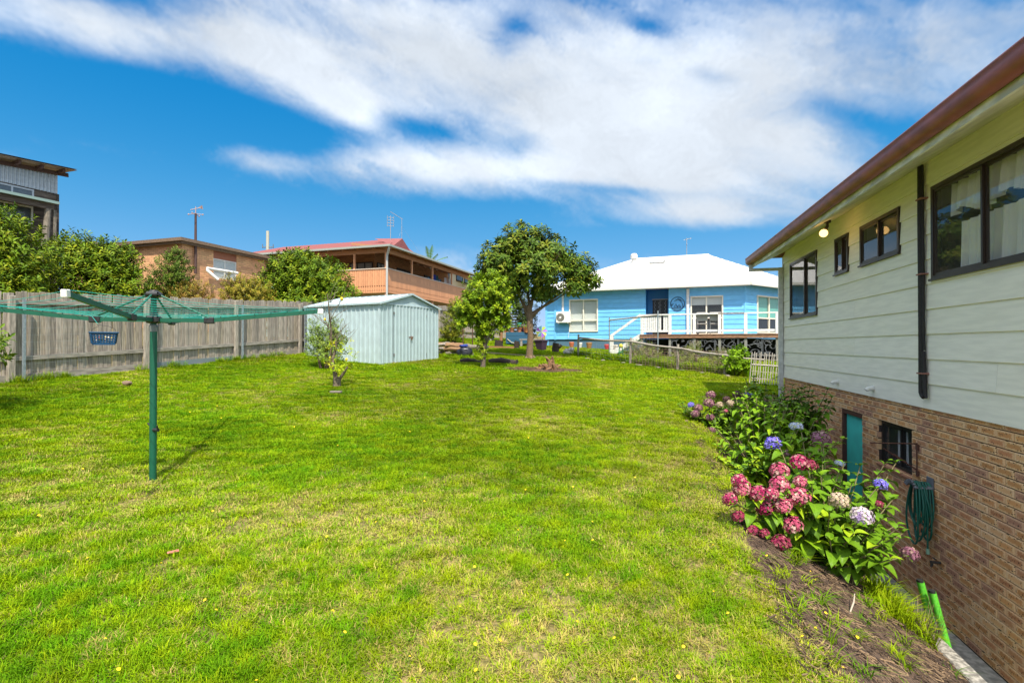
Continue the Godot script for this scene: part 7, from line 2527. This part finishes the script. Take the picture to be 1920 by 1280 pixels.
	single("white_rock", rk, mat("white rock", lin(0.55, 0.52, 0.46), 0.9, [174, 0.06, 0.4, 1.0], Vector3(3, 3, 3)), "rough white rock left of the low rail fence", "rock", on_ground(2.36, -21.4))
	# raised blue bed with pots, slatted screen behind
	var bed := thing("raised_bed", "dark blue raised garden bed behind the loquat trunk", "raised bed", on_ground(0.25, -25.4), 0.05)
	var bm := MB.new()
	for i in 3: bm.box(Vector3(-0.55, 0.1 + i * 0.19, -0.3), Vector3(0.55, 0.28 + i * 0.19, 0.3))
	part(bed, "bed_wall", bm, mat("dark blue sheet", lin(0.015, 0.085, 0.16), 0.6))
	var hose := MB.new()
	hose.tube([Vector3(-0.5, 0.32, 0.33), Vector3(-0.3, 0.16, 0.36), Vector3(0.1, 0.05, 0.38), Vector3(0.5, 0.1, 0.36), Vector3(0.9, 0.0, 0.35)], [0.016, 0.016, 0.016, 0.016, 0.016], 6)
	part(bed, "watering_hose", hose, mat("cream hose", lin(0.55, 0.48, 0.34), 0.6))
	var by := ground(0.25, -25.4) + 0.66
	for p in [[-0.25, 0.0, 0.13, Color(0.45, 0.16, 0.08), "terracotta pot at the left of the raised bed"], [0.12, 0.0, 0.14, Color(0.5, 0.2, 0.1), "terracotta pot in the middle of the raised bed"], [0.42, 0.05, 0.2, Color(0.30, 0.07, 0.42), "bright purple pot on the right of the raised bed"], [0.12, 0.3, 0.1, Color(0.03, 0.42, 0.40), "small turquoise pot standing on a terracotta pot"], [0.46, -0.22, 0.17, Color(0.55, 0.22, 0.08), "orange pot in front of the purple one"], [-0.55, 0.0, 0.12, Color(0.4, 0.13, 0.07), "small terracotta pot left of the raised bed"]]:
		var t := thing("garden_pot", p[4], "pot", Vector3(0.25 + p[0], by + maxf(p[1], 0.0) - (0.0 if p[1] >= 0 else 0.02), -25.4 + (0.25 if p[1] < 0 else 0.0)), 0.0, "pots on the raised bed")
		var mb := MB.new()
		mb.lathe(Vector3.ZERO, [Vector2(0, 0), Vector2(p[2] * 0.65, 0), Vector2(p[2] * 0.95, p[2] * 1.3), Vector2(p[2] * 1.1, p[2] * 1.3), Vector2(p[2] * 1.1, p[2] * 1.6), Vector2(p[2] * 0.95, p[2] * 1.6), Vector2(0, p[2] * 1.4)], 12)
		part(t, "pot_body", mb, mat("pot %s" % p[4], (p[3] as Color).linear_to_srgb(), 0.6))
		if p[2] > 0.125: crown(t, "foliage", [[Vector3(0, p[2] * 1.9, 0), Vector3(p[2] * 1.3, p[2] * 0.7, p[2] * 1.2)]], 22, sprig(8, 0.09, 0.04, 0.06, 0.0, 25), leaf_mat("shrub leaves"), [Color(0.14, 0.22, 0.03), Color(0.1, 0.16, 0.02)])
	var sc := thing("slat_screen", "grey horizontal slat screen behind the potted plants", "screen", on_ground(-0.2, -27.6), 0.1)
	for i in 9:
		var mb := MB.new()
		mb.box(Vector3(-1.0, 0.25 + i * 0.15, -0.02), Vector3(1.3, 0.35 + i * 0.15, 0.02))
		part(sc, "slat", mb, mats["weathered rail timber"])
	for x in [-0.95, 0.1, 1.2]:
		var mb := MB.new()
		mb.box(Vector3(x - 0.04, -0.2, -0.08), Vector3(x + 0.04, 1.65, -0.025))
		part(sc, "post", mb, mats["weathered post timber"])
	# a second run of palings closing the far end
	var pf := thing("far_fence", "pale grey paling fence closing the garden beyond the small tree", "fence", on_ground(-4.3, -29.4))
	for i in 32:
		var x := i * 0.105
		var g := on_ground(-4.3 + x, -29.4 + x * 0.35) - pf.position
		var mb := MB.new()
		mb.box(Vector3(-0.048, 0.0, -0.01), Vector3(0.048, 1.6 + rand(-0.02, 0.02), 0.01))
		part(pf, "paling", mb, mats["weathered paling 2"] if i % 3 else mats["weathered paling 0"], Transform3D(Basis(Vector3.UP, -0.33), g))
	var fr := MB.new()
	for y in [0.4, 1.3]: beam(fr, Vector3(0, y, 0.05), on_ground(-1.0, -28.2) - pf.position + Vector3(0, y, 0.05), 0.04, 0.08)
	part(pf, "rail", fr, mats["weathered rail timber"])
	for p in [[-2.15, -22.4, "rusty stake nearest the olive bush"], [-1.75, -22.6, "rusty stake behind the small tree's left branches"]]:
		var mb := MB.new()
		mb.bar(Vector3(0, -0.2, 0), Vector3(0.01, 1.2, 0), 0.022)
		single("garden_stake", mb, mat("rusty iron", lin(0.13, 0.055, 0.035)), p[2], "stake", on_ground(p[0], p[1]), 0.0, "stakes behind the small tree")
	var edge := MB.new()
	beam(edge, Vector3(-1.6, 0.06, 0.2), Vector3(1.3, 0.02, -0.2), 0.05, 0.12)
	single("edging_sleeper", edge, mat("orange post", lin(0.34, 0.18, 0.08)), "long brown timber sleeper edging the far bed", "sleeper", on_ground(-1.2, -23.0))
	# toys and ornaments by the blue house
	var pw := thing("pinwheel", "purple and lime garden pinwheel at the corner of the blue house", "pinwheel", on_ground(1.42, -24.6))
	var sk := MB.new()
	sk.bar(Vector3(0, -0.1, 0), Vector3(0, 0.75, 0), 0.015)
	part(pw, "stick", sk, mat("white deck paint", lin(0.78, 0.78, 0.76)))
	for i in 8:
		var a := i * TAU / 8
		var mb := MB.new()
		var c := Vector3(0, 0.78, 0.03)
		mb.tri(c, c + Vector3(cos(a), sin(a), 0.15) * 0.3, c + Vector3(cos(a + 0.6), sin(a + 0.6), -0.1) * 0.24)
		part(pw, "vane", mb, mat("pinwheel %d" % (i % 3), lin([0.28, 0.4, 0.1][i % 3], [0.08, 0.5, 0.3][i % 3], [0.5, 0.05, 0.4][i % 3]), 0.5))
	var bn := thing("garden_bench", "low grey plank bench at the corner of the blue house", "bench", on_ground(0.95, -24.8))
	var bs := MB.new()
	bs.box(Vector3(-0.6, 0.35, -0.15), Vector3(0.65, 0.4, 0.15))
	part(bn, "seat", bs, mats["weathered rail timber"])
	for x in [-0.5, 0.55]:
		var mb := MB.new()
		mb.box(Vector3(x - 0.05, 0, -0.12), Vector3(x + 0.05, 0.35, 0.12))
		part(bn, "leg", mb, mats["weathered rail timber"])
	for p in [[2.75, -23.6, Color(0.45, 0.13, 0.06), 0.12, "red brown pot against the blue house base, leftmost"], [3.1, -23.4, Color(0.62, 0.60, 0.55), 0.12, "white ornament against the blue house base"], [3.5, -23.2, Color(0.30, 0.15, 0.05), 0.14, "rusty orange plant pot by the first fence post"], [4.25, -22.9, Color(0.5, 0.05, 0.06), 0.12, "dark red pot against the blue house base"], [4.6, -22.7, Color(0.5, 0.47, 0.42), 0.12, "cream tub near the stair foot"]]:
		var mb := MB.new()
		mb.lathe(Vector3.ZERO, [Vector2(0, 0), Vector2(p[3] * 0.7, 0), Vector2(p[3], p[3] * 1.6), Vector2(p[3] * 0.9, p[3] * 1.9), Vector2(0, p[3] * 1.8)], 12)
		single("base_pot", mb, mat("base pot %d" % int(p[0] * 100), (p[2] as Color).linear_to_srgb(), 0.6), p[4], "pot", on_ground(p[0], p[1], 0.18), 0.0, "pots along the blue house")
	var toy := thing("garden_gnome_stand", "small green stand with a yellow ball by the white stair post", "ornament", on_ground(4.45, -20.9))
	var tg := MB.new()
	for x in [-0.1, 0.1]: tg.bar(Vector3(x, 0, 0), Vector3(x * 0.6, 0.42, 0), 0.02)
	tg.bar(Vector3(-0.08, 0.22, 0), Vector3(0.08, 0.22, 0), 0.02)
	part(toy, "stand", tg, mat("green stand", lin(0.01, 0.22, 0.1), 0.5))
	var ty := MB.new()
	ty.ball(Vector3(0, 0.48, 0), Vector3(0.08, 0.09, 0.08))
	part(toy, "ball", ty, mat("yellow ball", lin(0.7, 0.6, 0.05), 0.5))

# ------------------------------------------------------------------ hose, stakes, flowers and other small things
func make_small_things() -> void:
	var t := Transform3D(Basis(Vector3.UP, -WALL_TURN), Vector3(WALL_X, PATH_Y, 0))
	# hose hanger on the brick wall and the hose coiled over it
	var hc := Vector3(0, 1.5, -6.16)
	var hg := thing("hose_hanger", "grey plastic hose hanger screwed to the brick wall", "hanger", t * hc, -WALL_TURN)
	var grey := mat("grey hanger plastic", lin(0.13, 0.14, 0.16), 0.6)
	var pl := MB.new()
	pl.soft_box(Vector3(-0.018, -0.22, -0.07), Vector3(-0.004, 0.08, 0.07), 0.005)
	part(hg, "back_plate", pl, grey)
	var sd := MB.new()
	var arc := []
	for e in [-0.02, -0.2]:
		for i in 9:
			var a := -0.95 + 1.9 * i / 8.0
			arc.append(Vector3(e, cos(a) * 0.1 - 0.1, sin(a) * 0.1))
	sd.smooth_sheet(arc, 9)
	for i in 8:
		var a := -0.95 + 1.9 * i / 7.0
		sd.bar(Vector3(-0.205, cos(a) * 0.1 - 0.1, sin(a) * 0.1), Vector3(-0.215, cos(a) * 0.145 - 0.1, sin(a) * 0.145), 0.014, 5)
	part(hg, "saddle", sd, grey)
	var hs := thing("garden_hose", "dark green garden hose coiled over the hanger on the brick wall", "hose", t * hc, -WALL_TURN)
	var hm := mat("green hose rubber", lin(0.006, 0.10, 0.07), 0.35)
	var coil := MB.new()
	for k in 9:
		var out := -0.04 - 0.018 * k
		var drop := 0.52 + 0.14 * sin(k * 1.7) + 0.012 * k
		var half := 0.12 + 0.03 * sin(k * 2.3)
		var pts := []
		var rr := []
		for i in 33:
			var a := TAU * i / 32
			var y := cos(a)
			var z := sin(a) * (0.105 if y > 0.5 else lerpf(half + 0.035, 0.105, clampf((y + 0.6) / 1.1, 0, 1)))
			pts.append(Vector3(out + 0.012 * sin(a * 2.0 + k), (y - 1.0) * 0.5 * drop + 0.012 + 0.002 * k, z + 0.02 * sin(k * 3.1) * (1.0 - y) * 0.5))
			rr.append(0.0105)
		coil.tube(pts, rr, 8, false)
	part(hs, "coil", coil, hm)
	var tail := MB.new()
	tail.tube([Vector3(-0.1, 0.0, 0.06), Vector3(-0.11, -0.2, 0.115), Vector3(-0.1, -0.45, 0.125), Vector3(-0.1, -0.72, 0.13)], [0.0105, 0.0105, 0.0105, 0.0105], 8)
	part(hs, "tail", tail, hm)
	var cn := MB.new()
	cn.tube([Vector3(-0.1, -0.71, 0.13), Vector3(-0.1, -0.77, 0.132)], [0.017, 0.02], 10)
	part(hs, "connector", cn, mat("pale green plastic", lin(0.25, 0.42, 0.3), 0.4))
	var nz := MB.new()
	nz.tube([Vector3(-0.15, -0.42, 0.07), Vector3(-0.15, -0.5, 0.06), Vector3(-0.145, -0.56, 0.035)], [0.014, 0.019, 0.015], 9)
	part(hs, "nozzle", nz, mat("copper brass", lin(0.42, 0.17, 0.10), 0.4, [], Vector3.ONE, 0.0, 0.3))
	var tp := MB.new()
	tp.bar(Vector3(-0.0, 0.66, -5.98), Vector3(-0.1, 0.66, -5.98), 0.016, 8)
	tp.bar(Vector3(-0.08, 0.66, -5.98), Vector3(-0.09, 0.61, -5.98), 0.013, 8)
	tp.bar(Vector3(-0.06, 0.7, -6.01), Vector3(-0.06, 0.7, -5.95), 0.008, 6)
	single("garden_tap", tp, mat("dark brass", lin(0.06, 0.055, 0.05), 0.5, [], Vector3.ONE, 0.0, 0.4), "small dark tap poking from the brick wall beside the dusky flower head", "tap", t * Vector3.ZERO, -WALL_TURN)
	# two lime green stakes behind the kerb
	for k in 2:
		var s := thing("lime_stake", ["lime green painted post leaning behind the kerb, the taller one", "lime green painted post leaning behind the kerb, the shorter one in front"][k], "post", t * Vector3(-0.46 + 0.05 * k, 0.0, -4.95 + 0.1 * k), -WALL_TURN, "lime green posts by the kerb")
		var mb := MB.new()
		var tip := Vector3(-0.215, 0.84 - 0.05 * k, 0.0)
		mb.tube([Vector3(0.0, -0.1, 0), tip], [0.032, 0.032], 12)
		part(s, "post_shaft", mb, mat("lime green paint", lin(0.12, 0.56, 0.04), 0.45, [180, 0.06, 0.7, 1.0], Vector3(2, 2, 2)))
		var cap := MB.new()
		cap.tube([tip - Vector3(0, 0.004, 0), tip + Vector3(-0.002, 0.014, 0)], [0.034, 0.027], 12)
		part(s, "end_cap", cap, mat("black hoist plastic", lin(0.02, 0.02, 0.02)))
	# dry grass clump on the kerb
	var dc := thing("dry_grass_clump", "brown dead clump of grass slumped over the kerb", "dead plant", on_ground(WALL_X + tan(WALL_TURN) * 4.75 - 0.83, -4.75))
	var dm := MB.new()
	for i in 240:
		var a := rng.randf() * TAU
		var q := sqrt(rng.randf()) * 0.14
		var b := Vector3(cos(a) * q, -0.06, sin(a) * q)
		var l := rand(0.15, 0.36)
		var e := b + Vector3(cos(a) * rand(0.0, 0.16), l, sin(a) * rand(0.0, 0.16))
		var sdv := Vector3(-sin(a), 0, cos(a)) * 0.0035
		var k := pow(rng.randf(), 1.5)
		dm.col = Color(0.09, 0.055, 0.035).lerp(Color(0.36, 0.24, 0.15), k)
		dm.quad(b - sdv, b + sdv, e + sdv * 0.4, e - sdv * 0.4)
	var dry := StandardMaterial3D.new()
	dry.resource_name = "dead grass"
	dry.vertex_color_use_as_albedo = true
	dry.roughness = 0.9
	part(dc, "dead_blades", dm, dry).set_meta("kind", "stuff")
	# pale flat stick and dead leaf on the bed
	var stick := MB.new()
	stick.tube([Vector3(-0.2, 0.02, 0), Vector3(0.0, 0.03, 0.01), Vector3(0.2, 0.02, 0)], [0.006, 0.007, 0.004], 6)
	single("fallen_stick", stick, mat("pale stick", lin(0.42, 0.36, 0.28), 0.9), "thin pale stick lying on the garden bed", "stick", on_ground(2.75, -4.15, 0.02), 0.9)
	# pegs, stone and pieces on the lawn
	var peg := MB.new()
	for s in [-1.0, 1.0]:
		beam(peg, Vector3(-0.035, 0.012, 0.004 * s), Vector3(0.04, 0.014, 0.011 * s), 0.006, 0.009)
	peg.bar(Vector3(-0.004, 0.008, -0.01), Vector3(-0.004, 0.008, 0.01), 0.004)
	single("dropped_peg", peg, mat("pink peg", lin(0.72, 0.24, 0.2), 0.5), "pink clothes peg dropped on the near lawn", "peg", on_ground(-2.58, -3.9, 0.035), 0.7)
	var stn := MB.new()
	stn.ball(Vector3(0, 0.03, 0), Vector3(0.09, 0.05, 0.06), 8, 12, 0.6, fine_noise)
	single("lawn_stone", stn, mat("brown stone", lin(0.25, 0.17, 0.12), 0.9, [181, 0.06, 0.5, 1.0], Vector3(4, 4, 4)), "small brown stone in the grass left of the hoist mast", "stone", on_ground(-7.74, -10.29, 0.03))
	var slabm := MB.new()
	slabm.soft_box(Vector3(-0.12, 0.0, -0.05), Vector3(0.12, 0.04, 0.05), 0.008)
	single("paver", slabm, mat("pale stone", lin(0.34, 0.3, 0.26)), "small pale paver lying in the grass before the lemon tree", "paver", on_ground(-3.69, -10.73, 0.02), 0.05)
	# yellow dandelions
	var fl := MB.new()
	for i in 12:
		var a := TAU * i / 12
		fl.tri(Vector3(0, 0.004, 0), Vector3(cos(a), 0.1, sin(a)) * 0.01, Vector3(cos(a + 0.5), 0.1, sin(a + 0.5)) * 0.01)
	fl.ball(Vector3(0, 0.003, 0), Vector3(0.005, 0.003, 0.005), 4, 8)
	var flm := fl.mesh()
	var stalk := MB.new()
	stalk.bar(Vector3(0, -0.07, 0), Vector3.ZERO, 0.0015, 4)
	var stm := stalk.mesh()
	var spots := []
	for i in 90:
		var d := 2.6 + 9.0 * pow(rng.randf(), 1.4)
		var x := rand(-0.95, 0.62) * d
		if from_wall(x, d) > 2.0 and x > -8.0: spots.append(Vector2(x, d))
	for p in [[1.75, 3.1], [2.2, 3.6], [2.32, 3.45], [1.95, 3.3], [2.45, 4.15], [2.5, 4.3], [1.9, 2.95]]: spots.append(Vector2(p[0], p[1]))
	for p in spots:
		var f := thing("dandelion", "small yellow dandelion flower standing in the lawn", "flower", on_ground(p.x, -p.y, rand(0.05, 0.075)), rng.randf() * TAU, "yellow dandelions in the lawn")
		f.rotation.x = 0.5
		part(f, "petals", flm, mat("dandelion petals", lin(0.85, 0.58, 0.01), 0.7))
		part(f, "stalk", stm, mat("dandelion stalk", lin(0.12, 0.2, 0.03), 0.7))
